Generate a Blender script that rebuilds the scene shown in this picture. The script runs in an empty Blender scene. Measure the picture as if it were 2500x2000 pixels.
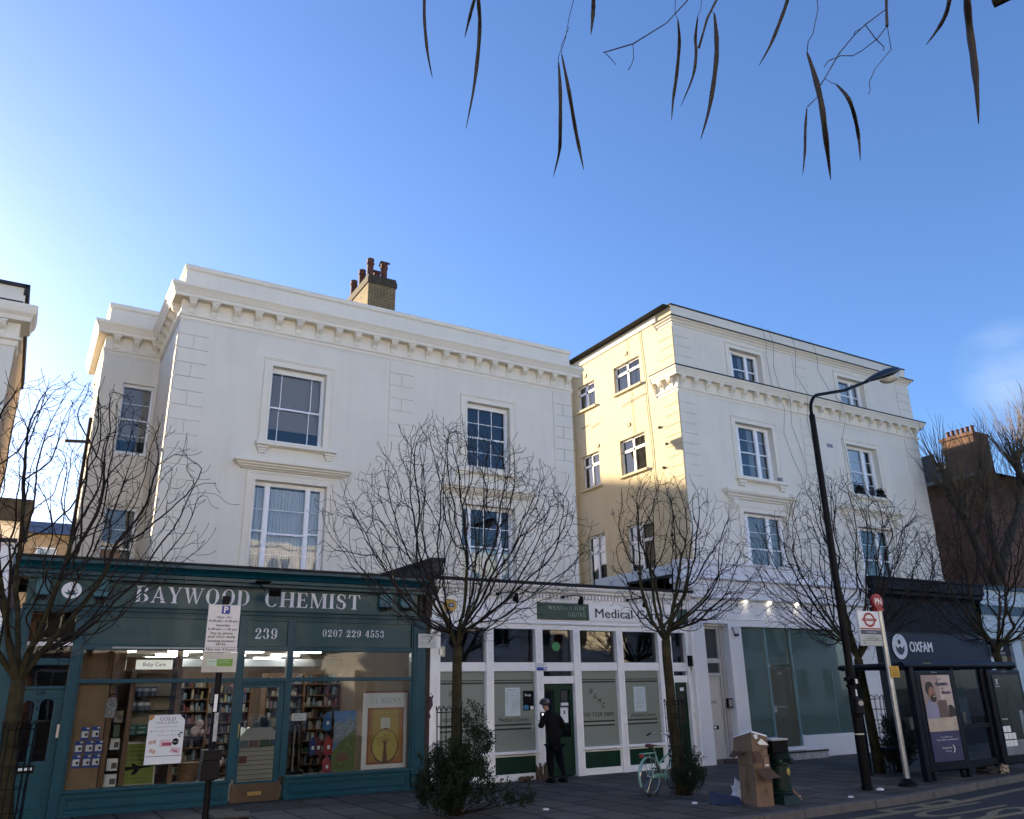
import bpy, bmesh, math, random
import numpy as np
from mathutils import Vector, Matrix
R = math.radians
random.seed(7)
scene = bpy.context.scene
C = scene.collection

# ------------------------------------------------------------------ camera
CAM = bpy.data.cameras.new('camera')
cam = bpy.data.objects.new('camera', CAM)
C.objects.link(cam)
scene.camera = cam
CAM.sensor_fit = 'HORIZONTAL'
CAM.sensor_width = 36.0
CAM.lens = 28.405
CAM.clip_start = 0.05
CAM.clip_end = 1500
_pitch, _roll, _yaw = 0.336822, -0.0191694, 0.53933
_f = Vector((math.sin(_yaw) * math.cos(_pitch), math.cos(_yaw) * math.cos(_pitch), math.sin(_pitch)))
_r = Vector((math.cos(_yaw), -math.sin(_yaw), 0))
_u = _r.cross(_f)
_r2 = _r * math.cos(_roll) + _u * math.sin(_roll)
_u2 = -_r * math.sin(_roll) + _u * math.cos(_roll)
cam.matrix_world = Matrix(((_r2.x, _u2.x, -_f.x, 0), (_r2.y, _u2.y, -_f.y, 0), (_r2.z, _u2.z, -_f.z, 1.76), (0, 0, 0, 1)))

# ------------------------------------------------------------------ sky and sun
SUN_EL, SUN_AZ = 13.5, -25.0          # degrees; azimuth from +Y, negative towards -X
world = bpy.data.worlds.new("World")
scene.world = world
world.use_nodes = True
wn = world.node_tree
wn.nodes.clear()
sky = wn.nodes.new('ShaderNodeTexSky')
sky.sky_type = 'NISHITA'
sky.sun_disc = False
sky.sun_elevation = R(SUN_EL)
sky.sun_rotation = R(SUN_AZ)
sky.altitude = 0
sky.air_density = 1.0
sky.dust_density = 0.9
sky.ozone_density = 6.5
bg = wn.nodes.new('ShaderNodeBackground')
bg.inputs['Strength'].default_value = 0.10
wo = wn.nodes.new('ShaderNodeOutputWorld')
tint = wn.nodes.new('ShaderNodeMix'); tint.data_type = 'RGBA'; tint.blend_type = 'MULTIPLY'; tint.inputs[0].default_value = 1.0
tint.inputs[7].default_value = (1.20, 0.95, 0.90, 1)      # colour correction on the sky light: takes out the cyan
wn.links.new(sky.outputs[0], tint.inputs[6])
tc = wn.nodes.new('ShaderNodeTexCoord'); cd = wn.nodes.new('ShaderNodeVectorMath'); cd.operation = 'DOT_PRODUCT'
cd.inputs[1].default_value = (0.858, 0.409, 0.310)            # one faint wisp of cloud low over the right-hand roofs
wn.links.new(tc.outputs['Generated'], cd.inputs[0])
cm = wn.nodes.new('ShaderNodeMapRange'); cm.inputs[1].default_value = 0.998; cm.inputs[2].default_value = 1.0; cm.inputs[4].default_value = 0.55
wn.links.new(cd.outputs['Value'], cm.inputs[0])
cs_ = wn.nodes.new('ShaderNodeMapping'); cs_.inputs['Scale'].default_value = (1, 1, 2.5); wn.links.new(tc.outputs['Generated'], cs_.inputs[0])
cn = wn.nodes.new('ShaderNodeTexNoise'); cn.inputs['Scale'].default_value = 9; cn.inputs['Detail'].default_value = 5; wn.links.new(cs_.outputs[0], cn.inputs['Vector'])
cr = wn.nodes.new('ShaderNodeMapRange'); cr.inputs[1].default_value = 0.35; cr.inputs[2].default_value = 0.75; wn.links.new(cn.outputs[0], cr.inputs[0])
cx = wn.nodes.new('ShaderNodeMath'); cx.operation = 'MULTIPLY'; wn.links.new(cm.outputs[0], cx.inputs[0]); wn.links.new(cr.outputs[0], cx.inputs[1])
cmix = wn.nodes.new('ShaderNodeMix'); cmix.data_type = 'RGBA'; cmix.inputs[7].default_value = (2.2, 2.6, 3.3, 1)
wn.links.new(cx.outputs[0], cmix.inputs[0]); wn.links.new(tint.outputs[2], cmix.inputs[6]); wn.links.new(cmix.outputs[2], bg.inputs['Color'])
wn.links.new(bg.outputs[0], wo.inputs[0])
sl = bpy.data.lights.new('sun', 'SUN')
sl.energy = 5.0
sl.angle = R(0.55)
sl.color = (1.0, 0.80, 0.53)
sun = bpy.data.objects.new('sun', sl)
C.objects.link(sun)
_d = Vector((math.sin(R(SUN_AZ)) * math.cos(R(SUN_EL)), math.cos(R(SUN_AZ)) * math.cos(R(SUN_EL)), math.sin(R(SUN_EL))))
sun.rotation_euler = _d.to_track_quat('Z', 'Y').to_euler()
scene.view_settings.view_transform = 'Standard'
scene.view_settings.look = 'None'
scene.view_settings.exposure = 1.90
scene.view_settings.gamma = 1.0
scene.cycles.max_bounces = 8
scene.cycles.transparent_max_bounces = 16
scene.cycles.caustics_reflective = False
scene.cycles.caustics_refractive = False
scene.cycles.sample_clamp_indirect = 6.0

# ------------------------------------------------------------------ materials
MATS = {}
def nd(nt, t, **k):
    n = nt.nodes.new(t)
    for a, b in k.items():
        if a in n.inputs.keys(): n.inputs[a].default_value = b
        else: setattr(n, a, b)
    return n
def pmat(name, col, rough=0.6, var=0.12, scale=2.5, bump=0.0, bscale=60, metal=0.0, spec=0.5, streak=0.0, dirt=0.0, emit=0.0, coat=0.0):
    if name in MATS: return MATS[name]
    m = bpy.data.materials.new(name); m.use_nodes = True
    nt = m.node_tree; p = nt.nodes['Principled BSDF']; L = nt.links.new
    p.inputs['Roughness'].default_value = rough
    p.inputs['Metallic'].default_value = metal
    p.inputs['Specular IOR Level'].default_value = spec
    p.inputs['Coat Weight'].default_value = coat
    geo = nd(nt, 'ShaderNodeNewGeometry')
    c1 = tuple(max(0, x * (1 - var)) for x in col) + (1,)
    c2 = tuple(min(1, x * (1 + var * 0.6)) for x in col) + (1,)
    n1 = nd(nt, 'ShaderNodeTexNoise', Scale=scale, Detail=6.0, Roughness=0.6)
    L(geo.outputs['Position'], n1.inputs['Vector'])
    mx = nd(nt, 'ShaderNodeMix', data_type='RGBA')
    mx.inputs[6].default_value = c1; mx.inputs[7].default_value = c2
    rmp = nd(nt, 'ShaderNodeMapRange'); rmp.inputs[1].default_value = 0.3; rmp.inputs[2].default_value = 0.7
    L(n1.outputs[0], rmp.inputs[0]); L(rmp.outputs[0], mx.inputs[0])
    out = mx.outputs[2]
    if streak > 0:
        mp = nd(nt, 'ShaderNodeMapping'); mp.inputs['Scale'].default_value = (3.2, 3.2, 0.25)
        L(geo.outputs['Position'], mp.inputs['Vector'])
        n2 = nd(nt, 'ShaderNodeTexNoise', Scale=1.6, Detail=8.0, Roughness=0.65)
        L(mp.outputs[0], n2.inputs['Vector'])
        r2 = nd(nt, 'ShaderNodeMapRange'); r2.inputs[1].default_value = 0.48; r2.inputs[2].default_value = 0.78; r2.inputs[4].default_value = streak
        L(n2.outputs[0], r2.inputs[0])
        mx2 = nd(nt, 'ShaderNodeMix', data_type='RGBA')
        L(r2.outputs[0], mx2.inputs[0]); L(out, mx2.inputs[6])
        mx2.inputs[7].default_value = tuple(x * 0.55 for x in col) + (1,)
        out = mx2.outputs[2]
    if dirt > 0:
        n3 = nd(nt, 'ShaderNodeTexNoise', Scale=9.0, Detail=10.0, Roughness=0.75)
        L(geo.outputs['Position'], n3.inputs['Vector'])
        r3 = nd(nt, 'ShaderNodeMapRange'); r3.inputs[1].default_value = 0.56; r3.inputs[2].default_value = 0.68; r3.inputs[4].default_value = dirt
        L(n3.outputs[0], r3.inputs[0])
        mx3 = nd(nt, 'ShaderNodeMix', data_type='RGBA')
        L(r3.outputs[0], mx3.inputs[0]); L(out, mx3.inputs[6])
        mx3.inputs[7].default_value = (0.10, 0.085, 0.065, 1)
        out = mx3.outputs[2]
    L(out, p.inputs['Base Color'])
    if bump > 0:
        n4 = nd(nt, 'ShaderNodeTexNoise', Scale=bscale, Detail=4.0)
        L(geo.outputs['Position'], n4.inputs['Vector'])
        b = nd(nt, 'ShaderNodeBump', Strength=bump, Distance=0.02)
        L(n4.outputs[0], b.inputs['Height']); L(b.outputs[0], p.inputs['Normal'])
    if emit > 0:
        p.inputs['Emission Color'].default_value = tuple(col) + (1,)
        p.inputs['Emission Strength'].default_value = emit
    MATS[name] = m
    return m
def brick_mat(name, c1, c2, mortar, scale=1.0, axis='XZ', msize=0.012):
    m = bpy.data.materials.new(name); m.use_nodes = True
    nt = m.node_tree; p = nt.nodes['Principled BSDF']; L = nt.links.new
    p.inputs['Roughness'].default_value = 0.9
    geo = nd(nt, 'ShaderNodeNewGeometry')
    sep = nd(nt, 'ShaderNodeSeparateXYZ'); L(geo.outputs['Position'], sep.inputs[0])
    add = nd(nt, 'ShaderNodeMath', operation='ADD'); L(sep.outputs[0], add.inputs[0]); L(sep.outputs[1], add.inputs[1])
    cmb = nd(nt, 'ShaderNodeCombineXYZ'); L(add.outputs[0], cmb.inputs[0]); L(sep.outputs[2], cmb.inputs[1])
    b = nd(nt, 'ShaderNodeTexBrick'); b.inputs['Scale'].default_value = 1.0 / scale
    b.inputs['Color1'].default_value = c1 + (1,); b.inputs['Color2'].default_value = c2 + (1,); b.inputs['Mortar'].default_value = mortar + (1,)
    b.inputs['Mortar Size'].default_value = msize; b.inputs['Brick Width'].default_value = 0.225; b.inputs['Row Height'].default_value = 0.075; b.inputs['Bias'].default_value = 0.0
    L(cmb.outputs[0], b.inputs['Vector'])
    n = nd(nt, 'ShaderNodeTexNoise', Scale=1.3, Detail=8.0, Roughness=0.7); L(geo.outputs['Position'], n.inputs['Vector'])
    hsv = nd(nt, 'ShaderNodeHueSaturation'); mr = nd(nt, 'ShaderNodeMapRange'); mr.inputs[1].default_value = .25; mr.inputs[2].default_value = .75; mr.inputs[3].default_value = 0.55; mr.inputs[4].default_value = 1.35
    L(n.outputs[0], mr.inputs[0]); L(mr.outputs[0], hsv.inputs['Value']); L(b.outputs['Color'], hsv.inputs['Color'])
    L(hsv.outputs[0], p.inputs['Base Color'])
    bp = nd(nt, 'ShaderNodeBump', Strength=0.6, Distance=0.01); bp.invert = True
    L(b.outputs['Fac'], bp.inputs['Height']); L(bp.outputs[0], p.inputs['Normal'])
    MATS[name] = m
    return m
def glass_mat(name, tint=(0.9, 0.95, 0.95), refl=1.0, base=0.0, wob=0.0):
    m = bpy.data.materials.new(name); m.use_nodes = True
    nt = m.node_tree; nt.nodes.clear(); L = nt.links.new
    o = nd(nt, 'ShaderNodeOutputMaterial')
    t = nd(nt, 'ShaderNodeBsdfTransparent'); t.inputs[0].default_value = tint + (1,)
    g = nd(nt, 'ShaderNodeBsdfGlossy'); g.inputs['Roughness'].default_value = 0.012
    f = nd(nt, 'ShaderNodeFresnel'); f.inputs[0].default_value = 1.5
    mu = nd(nt, 'ShaderNodeMath', operation='MULTIPLY_ADD'); mu.inputs[1].default_value = refl; mu.inputs[2].default_value = base
    mu.use_clamp = True
    mx = nd(nt, 'ShaderNodeMixShader')
    if wob > 0:
        geo = nd(nt, 'ShaderNodeNewGeometry')
        n = nd(nt, 'ShaderNodeTexNoise', Scale=1.1, Detail=2.0); L(geo.outputs['Position'], n.inputs['Vector'])
        b = nd(nt, 'ShaderNodeBump', Strength=wob, Distance=0.05); L(n.outputs[0], b.inputs['Height']); L(b.outputs[0], g.inputs['Normal'])
    L(f.outputs[0], mu.inputs[0]); L(mu.outputs[0], mx.inputs[0]); L(t.outputs[0], mx.inputs[1]); L(g.outputs[0], mx.inputs[2]); L(mx.outputs[0], o.inputs[0])
    MATS[name] = m
    return m

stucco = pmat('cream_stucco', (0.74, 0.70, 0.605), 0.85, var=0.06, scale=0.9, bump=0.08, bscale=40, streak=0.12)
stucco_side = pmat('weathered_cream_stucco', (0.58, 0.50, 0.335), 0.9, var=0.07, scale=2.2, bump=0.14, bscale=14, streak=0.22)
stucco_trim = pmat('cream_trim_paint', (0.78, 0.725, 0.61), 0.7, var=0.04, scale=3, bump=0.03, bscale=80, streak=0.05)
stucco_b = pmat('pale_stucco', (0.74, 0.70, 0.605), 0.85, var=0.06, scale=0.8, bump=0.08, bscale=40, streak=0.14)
white = pmat('white_paint', (0.84, 0.85, 0.86), 0.5, var=0.05, scale=6, streak=0.05)
white_worn = pmat('worn_white_paint', (0.82, 0.83, 0.84), 0.6, var=0.08, scale=5, streak=0.12, dirt=0.25, bump=0.05)
upvc = pmat('white_window_frame', (0.82, 0.83, 0.84), 0.4, var=0.03)
teal = pmat('teal_gloss_paint', (0.001, 0.054, 0.082), 0.38, var=0.15, scale=3, bump=0.03, bscale=30, coat=0.1, spec=.3, streak=0.15)
teal_panel = pmat('teal_signboard', (0.002, 0.056, 0.072), 0.34, var=0.08, scale=1.2, coat=0.08, bump=0.01, bscale=6, spec=.35)
green_paint = pmat('dark_green_paint', (0.002, 0.028, 0.014), 0.4, var=0.2, scale=4, spec=.3)
green_sign = pmat('green_sign', (0.0, 0.045, 0.034), 0.4, var=0.05)
navy = pmat('navy_paint', (0.010, 0.020, 0.045), 0.45, var=0.15, scale=2)
charcoal = pmat('charcoal_paint', (0.007, 0.009, 0.014), 0.6, var=0.2, scale=2, spec=.15)
black = pmat('black_paint', (0.0035, 0.0035, 0.0045), 0.5, var=0.2, scale=6, spec=.12)
blackm = pmat('black_metal', (0.004, 0.004, 0.005), 0.5, var=0.2, scale=8, spec=.12)
lead = pmat('lead_flashing', (0.022, 0.023, 0.027), 0.8, var=0.3, scale=3, bump=0.1, bscale=8)
slate = pmat('slate_roof', (0.05, 0.05, 0.06), 0.6, var=0.3, scale=3)
dark_int = pmat('dark_room', (0.018, 0.02, 0.026), 0.9, var=0.3)
curtain_w = pmat('white_net_curtain', (0.66, 0.70, 0.74), 0.9, var=0.06, scale=8)
curtain_g = pmat('grey_net_curtain', (0.30, 0.30, 0.28), 0.9, var=0.15, scale=8)
blind_m = pmat('slatted_blind', (0.42, 0.40, 0.38), 0.8, var=0.05)
brass = pmat('brass', (0.45, 0.33, 0.12), 0.35, metal=0.9, var=0.2)
steel = pmat('brushed_steel', (0.42, 0.43, 0.44), 0.35, metal=0.9, var=0.1)
paint_wt = pmat('sign_lettering', (0.72, 0.76, 0.80), 0.5, var=0.03)
ink = pmat('black_ink', (0.006, 0.006, 0.008), 0.6, var=0.0, spec=.1)
paper = pmat('white_paper', (0.74, 0.77, 0.80), 0.6, var=0.03)
wood = pmat('brown_wood', (0.16, 0.085, 0.04), 0.55, var=0.25, scale=5, streak=0.3)
wood_l = pmat('tan_board', (0.25, 0.16, 0.09), 0.6, var=0.15, scale=3, streak=0.2)
win_glass = glass_mat('window_glass', (0.86, 0.9, 0.92), 1.25, 0.02, 0.05)
shop_glass = glass_mat('shop_glass', (0.80, 0.84, 0.84), 0.85, 0.01, 0.03)
brick_y = brick_mat('london_stock_brick', (0.15, 0.105, 0.045), (0.085, 0.06, 0.03), (0.26, 0.22, 0.14), 1.0)
brick_r = brick_mat('red_brown_brick', (0.19, 0.085, 0.048), (0.13, 0.06, 0.035), (0.17, 0.12, 0.09), 1.0)
brick_t = brick_mat('tan_brick', (0.42, 0.29, 0.15), (0.32, 0.22, 0.12), (0.42, 0.35, 0.25), 1.0)
terracotta = pmat('terracotta', (0.10, 0.036, 0.022), 0.8, var=0.3, scale=6, bump=0.1)

# ------------------------------------------------------------------ mesh helpers
class MB:
    def __init__(s): s.v = []; s.f = []; s.mi = []; s.cur = 0
    def mat(s, i): s.cur = i; return s
    def face(s, pts):
        n = len(s.v); s.v += [tuple(p) for p in pts]; s.f.append(tuple(range(n, n + len(pts)))); s.mi.append(s.cur)
    def raw(s, vs, fs):
        n = len(s.v); s.v += [tuple(p) for p in vs]
        for f in fs: s.f.append(tuple(i + n for i in f)); s.mi.append(s.cur)
    def box(s, x0, x1, y0, y1, z0, z1):
        if x0 > x1: x0, x1 = x1, x0
        if y0 > y1: y0, y1 = y1, y0
        if z0 > z1: z0, z1 = z1, z0
        s.raw([(x0, y0, z0), (x1, y0, z0), (x1, y1, z0), (x0, y1, z0), (x0, y0, z1), (x1, y0, z1), (x1, y1, z1), (x0, y1, z1)],
              [(0, 3, 2, 1), (4, 5, 6, 7), (0, 1, 5, 4), (1, 2, 6, 5), (2, 3, 7, 6), (3, 0, 4, 7)])
    def rbox(s, c, d, rot=None, taper=1.0):
        M = rot if rot is not None else Matrix.Identity(3)
        vs = []
        for z in (-1, 1):
            k = taper if z > 0 else 1.0
            for x, y in ((-1, -1), (1, -1), (1, 1), (-1, 1)):
                vs.append(Vector(c) + M @ Vector((x * d[0] / 2 * k, y * d[1] / 2 * k, z * d[2] / 2)))
        s.raw(vs, [(0, 3, 2, 1), (4, 5, 6, 7), (0, 1, 5, 4), (1, 2, 6, 5), (2, 3, 7, 6), (3, 0, 4, 7)])
    def tube(s, pts, rad, n=6, cap=True, flat=1.0):
        pts = [Vector(p) for p in pts]
        if not hasattr(rad, '__len__'): rad = [rad] * len(pts)
        base = len(s.v); ref = None
        for i, p in enumerate(pts):
            if i == 0: t = pts[1] - p
            elif i == len(pts) - 1: t = p - pts[i - 1]
            else: t = pts[i + 1] - pts[i - 1]
            if t.length < 1e-9: t = Vector((0, 0, 1))
            t.normalize()
            if ref is None:
                ref = Vector((0, 0, 1)) if abs(t.z) < 0.9 else Vector((1, 0, 0))
            a = ref - t * ref.dot(t)
            if a.length < 1e-6: a = Vector((1, 0.3, 0)) - t * t.x
            a.normalize(); b = t.cross(a); ref = a
            for k in range(n):
                an = 2 * math.pi * k / n
                s.v.append(tuple(p + a * (math.cos(an) * rad[i]) + b * (math.sin(an) * rad[i] * flat)))
        for i in range(len(pts) - 1):
            for k in range(n):
                k2 = (k + 1) % n
                s.f.append((base + i * n + k, base + i * n + k2, base + (i + 1) * n + k2, base + (i + 1) * n + k)); s.mi.append(s.cur)
        if cap:
            s.f.append(tuple(base + k for k in reversed(range(n)))); s.mi.append(s.cur)
            e = base + (len(pts) - 1) * n
            s.f.append(tuple(e + k for k in range(n))); s.mi.append(s.cur)
    def lathe(s, cx, cy, prof, n=20, z0=0.0, a0=0.0):
        base = len(s.v)
        for r, z in prof:
            for k in range(n):
                a = a0 + 2 * math.pi * k / n
                s.v.append((cx + r * math.cos(a), cy + r * math.sin(a), z0 + z))
        for i in range(len(prof) - 1):
            for k in range(n):
                k2 = (k + 1) % n
                s.f.append((base + i * n + k, base + i * n + k2, base + (i + 1) * n + k2, base + (i + 1) * n + k)); s.mi.append(s.cur)
        s.f.append(tuple(base + k for k in reversed(range(n)))); s.mi.append(s.cur)
        e = base + (len(prof) - 1) * n
        s.f.append(tuple(e + k for k in range(n))); s.mi.append(s.cur)
    def prof(s, pts, x0, x1, ax='X'):
        """extrude a closed (y,z) outline along x (or (x,z) along y)"""
        n = len(pts); base = len(s.v)
        for xx in (x0, x1):
            for (a, b) in pts: s.v.append((xx, a, b) if ax == 'X' else (a, xx, b))
        for k in range(n):
            k2 = (k + 1) % n
            s.f.append((base + k, base + k2, base + n + k2, base + n + k)); s.mi.append(s.cur)
        s.f.append(tuple(base + k for k in reversed(range(n)))); s.mi.append(s.cur)
        s.f.append(tuple(base + n + k for k in range(n))); s.mi.append(s.cur)
    def sweep(s, path, prof, closed=False):
        """mitred sweep of an (out,z) profile along an XY path; outward = right of travel"""
        P = [Vector((p[0], p[1])) for p in path]; ds = []
        for i in range(len(P)):
            if i == 0: d = (P[1] - P[0]).normalized(); nn = Vector((d.y, -d.x)); k = 1
            elif i == len(P) - 1: d = (P[i] - P[i - 1]).normalized(); nn = Vector((d.y, -d.x)); k = 1
            else:
                d1 = (P[i] - P[i - 1]).normalized(); d2 = (P[i + 1] - P[i]).normalized()
                n1 = Vector((d1.y, -d1.x)); n2 = Vector((d2.y, -d2.x)); nn = (n1 + n2).normalized(); k = 1 / max(0.2, nn.dot(n1))
            ds.append((nn, k))
        base = len(s.v); m = len(prof)
        for p, (nn, k) in zip(P, ds):
            for o, z in prof: s.v.append((p.x + nn.x * o * k, p.y + nn.y * o * k, z))
        for i in range(len(P) - 1):
            for j in range(m - 1):
                s.f.append((base + i * m + j, base + (i + 1) * m + j, base + (i + 1) * m + j + 1, base + i * m + j + 1)); s.mi.append(s.cur)
        s.f.append(tuple(base + j for j in range(m))); s.mi.append(s.cur)
        e = base + (len(P) - 1) * m
        s.f.append(tuple(e + j for j in reversed(range(m)))); s.mi.append(s.cur)
    def holed(s, u0, u1, v0, v1, holes, fn, depth=0.18):
        us = sorted(set([u0, u1] + [h[0] for h in holes] + [h[1] for h in holes]))
        vs = sorted(set([v0, v1] + [h[2] for h in holes] + [h[3] for h in holes]))
        for i in range(len(us) - 1):
            run = None
            for j in range(len(vs) - 1):
                cu = (us[i] + us[i + 1]) / 2; cv = (vs[j] + vs[j + 1]) / 2
                inh = any(h[0] < cu < h[1] and h[2] < cv < h[3] for h in holes)
                if not inh:
                    if run is None: run = [vs[j], vs[j + 1]]
                    else: run[1] = vs[j + 1]
                if (inh or j == len(vs) - 2) and run is not None:
                    s.face([fn(us[i], run[0], 0), fn(us[i + 1], run[0], 0), fn(us[i + 1], run[1], 0), fn(us[i], run[1], 0)]); run = None
        for a, b, c, d in [h[:4] for h in holes]:
            for p, q in (((a, c), (b, c)), ((b, c), (b, d)), ((b, d), (a, d)), ((a, d), (a, c))):
                s.face([fn(p[0], p[1], 0), fn(q[0], q[1], 0), fn(q[0], q[1], depth), fn(p[0], p[1], depth)])
    def ellips(s, c, r, nu=12, nv=8):
        vs = []; fs = []
        for j in range(nv + 1):
            t = math.pi * j / nv
            for i in range(nu):
                a = 2 * math.pi * i / nu
                vs.append((c[0] + r[0] * math.sin(t) * math.cos(a), c[1] + r[1] * math.sin(t) * math.sin(a), c[2] + r[2] * math.cos(t)))
        for j in range(nv):
            for i in range(nu):
                i2 = (i + 1) % nu
                fs.append((j * nu + i, (j + 1) * nu + i, (j + 1) * nu + i2, j * nu + i2))
        s.raw(vs, fs)
    def build(s, name, mats, parent=None, smooth=False, bevel=0.0, origin=None):
        o0 = Vector(origin) if origin is not None else (Vector(ORG[parent.name]) if parent is not None else Vector((0, 0, 0)))
        me = bpy.data.meshes.new(name)
        me.from_pydata([(x - o0.x, y - o0.y, z - o0.z) for x, y, z in s.v], [], s.f)
        if not isinstance(mats, (list, tuple)): mats = [mats]
        for m in mats: me.materials.append(m)
        if len(mats) > 1: me.polygons.foreach_set('material_index', [min(i, len(mats) - 1) for i in s.mi])
        if smooth: me.polygons.foreach_set('use_smooth', [True] * len(me.polygons))
        me.validate(); me.update()
        o = bpy.data.objects.new(name, me); C.objects.link(o)
        if parent is not None: o.parent = parent; ORG[o.name] = ORG[parent.name]
        else: o.location = o0; ORG[o.name] = tuple(o0)
        if bevel > 0:
            b = o.modifiers.new('bevel', 'BEVEL'); b.width = bevel; b.segments = 2; b.limit_method = 'ANGLE'; b.angle_limit = R(40)
        return o
ORG = {}
def tag(o, label=None, cat=None, group=None, kind=None):
    if label: o['label'] = label
    if cat: o['category'] = cat
    if group: o['group'] = group
    if kind: o['kind'] = kind
    return o
def thing(name, label, cat, loc=(0, 0, 0), group=None):
    o = bpy.data.objects.new(name, None); C.objects.link(o); o.empty_display_size = 0.2
    o.location = loc; ORG[o.name] = tuple(loc)
    return tag(o, label, cat, group)
def kids(o): return [c for c in C.objects if c.parent == o]
def copy_tree(o, loc=None, label=None, group=None, rz=None, sc=None, parent=None, delta=None):
    ch = kids(o); c = o.copy(); C.objects.link(c); ORG[c.name] = ORG.get(o.name, (0, 0, 0))
    if loc is not None: c.location = loc
    if delta is not None: c.location = Vector(c.location) + Vector(delta)
    if rz is not None: c.rotation_euler.z = rz
    if sc is not None: c.scale = sc
    if label: c['label'] = label
    if group: c['group'] = group
    if parent is not None: c.parent = parent
    for k in ch: copy_tree(k, parent=c)
    return c
def shift_copy(o, dx, dy, dz):
    c = o.copy(); C.objects.link(c); c.parent = o.parent; c.location = Vector(o.location) + Vector((dx, dy, dz)); ORG[c.name] = ORG.get(o.name, (0, 0, 0)); return c
# text ------------------------------------------------------------------
def text_geo(s, extr=0.0, sx=1.0):
    cu = bpy.data.curves.new('t', 'FONT'); cu.body = s; cu.extrude = extr; cu.resolution_u = 3
    o = bpy.data.objects.new('t', cu); C.objects.link(o)
    dg = bpy.context.evaluated_depsgraph_get(); me = bpy.data.meshes.new_from_object(o.evaluated_get(dg))
    v = [tuple(p.co) for p in me.vertices]; f = [tuple(p.vertices) for p in me.polygons]
    bpy.data.objects.remove(o); bpy.data.curves.remove(cu); bpy.data.meshes.remove(me)
    return v, f
CAPH = 0.0
def put_text(mb, s, o, w=None, h=0.1, u=(1, 0, 0), v=(0, 0, 1), align='C', slant=0.0, bold=0.0):
    """lettering with cap height h; o = anchor on the baseline; w = fitted width"""
    global CAPH
    if not CAPH:
        vv, _ = text_geo('H'); CAPH = max(p[1] for p in vv)
    vs, fs = text_geo(s)
    if not vs: return
    x0 = min(p[0] for p in vs); x1 = max(p[0] for p in vs)
    k = h / CAPH; kx = (w / (x1 - x0)) if w else k
    wd = (x1 - x0) * kx; off = {'C': -wd / 2, 'L': 0, 'R': -wd}[align]
    u = Vector(u); v = Vector(v); o = Vector(o)
    reps = [(0, 0)] if bold == 0 else [(0, 0), (bold, 0), (bold * .5, bold * .4)]
    nrm = u.cross(v)
    for r, (bx, by) in enumerate(reps):
        mb.raw([o + u * ((p[0] - x0) * kx + off + slant * p[1] * k + bx) + v * (p[1] * k + by) + nrm * (0.0004 * r) for p in vs], fs)
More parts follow.
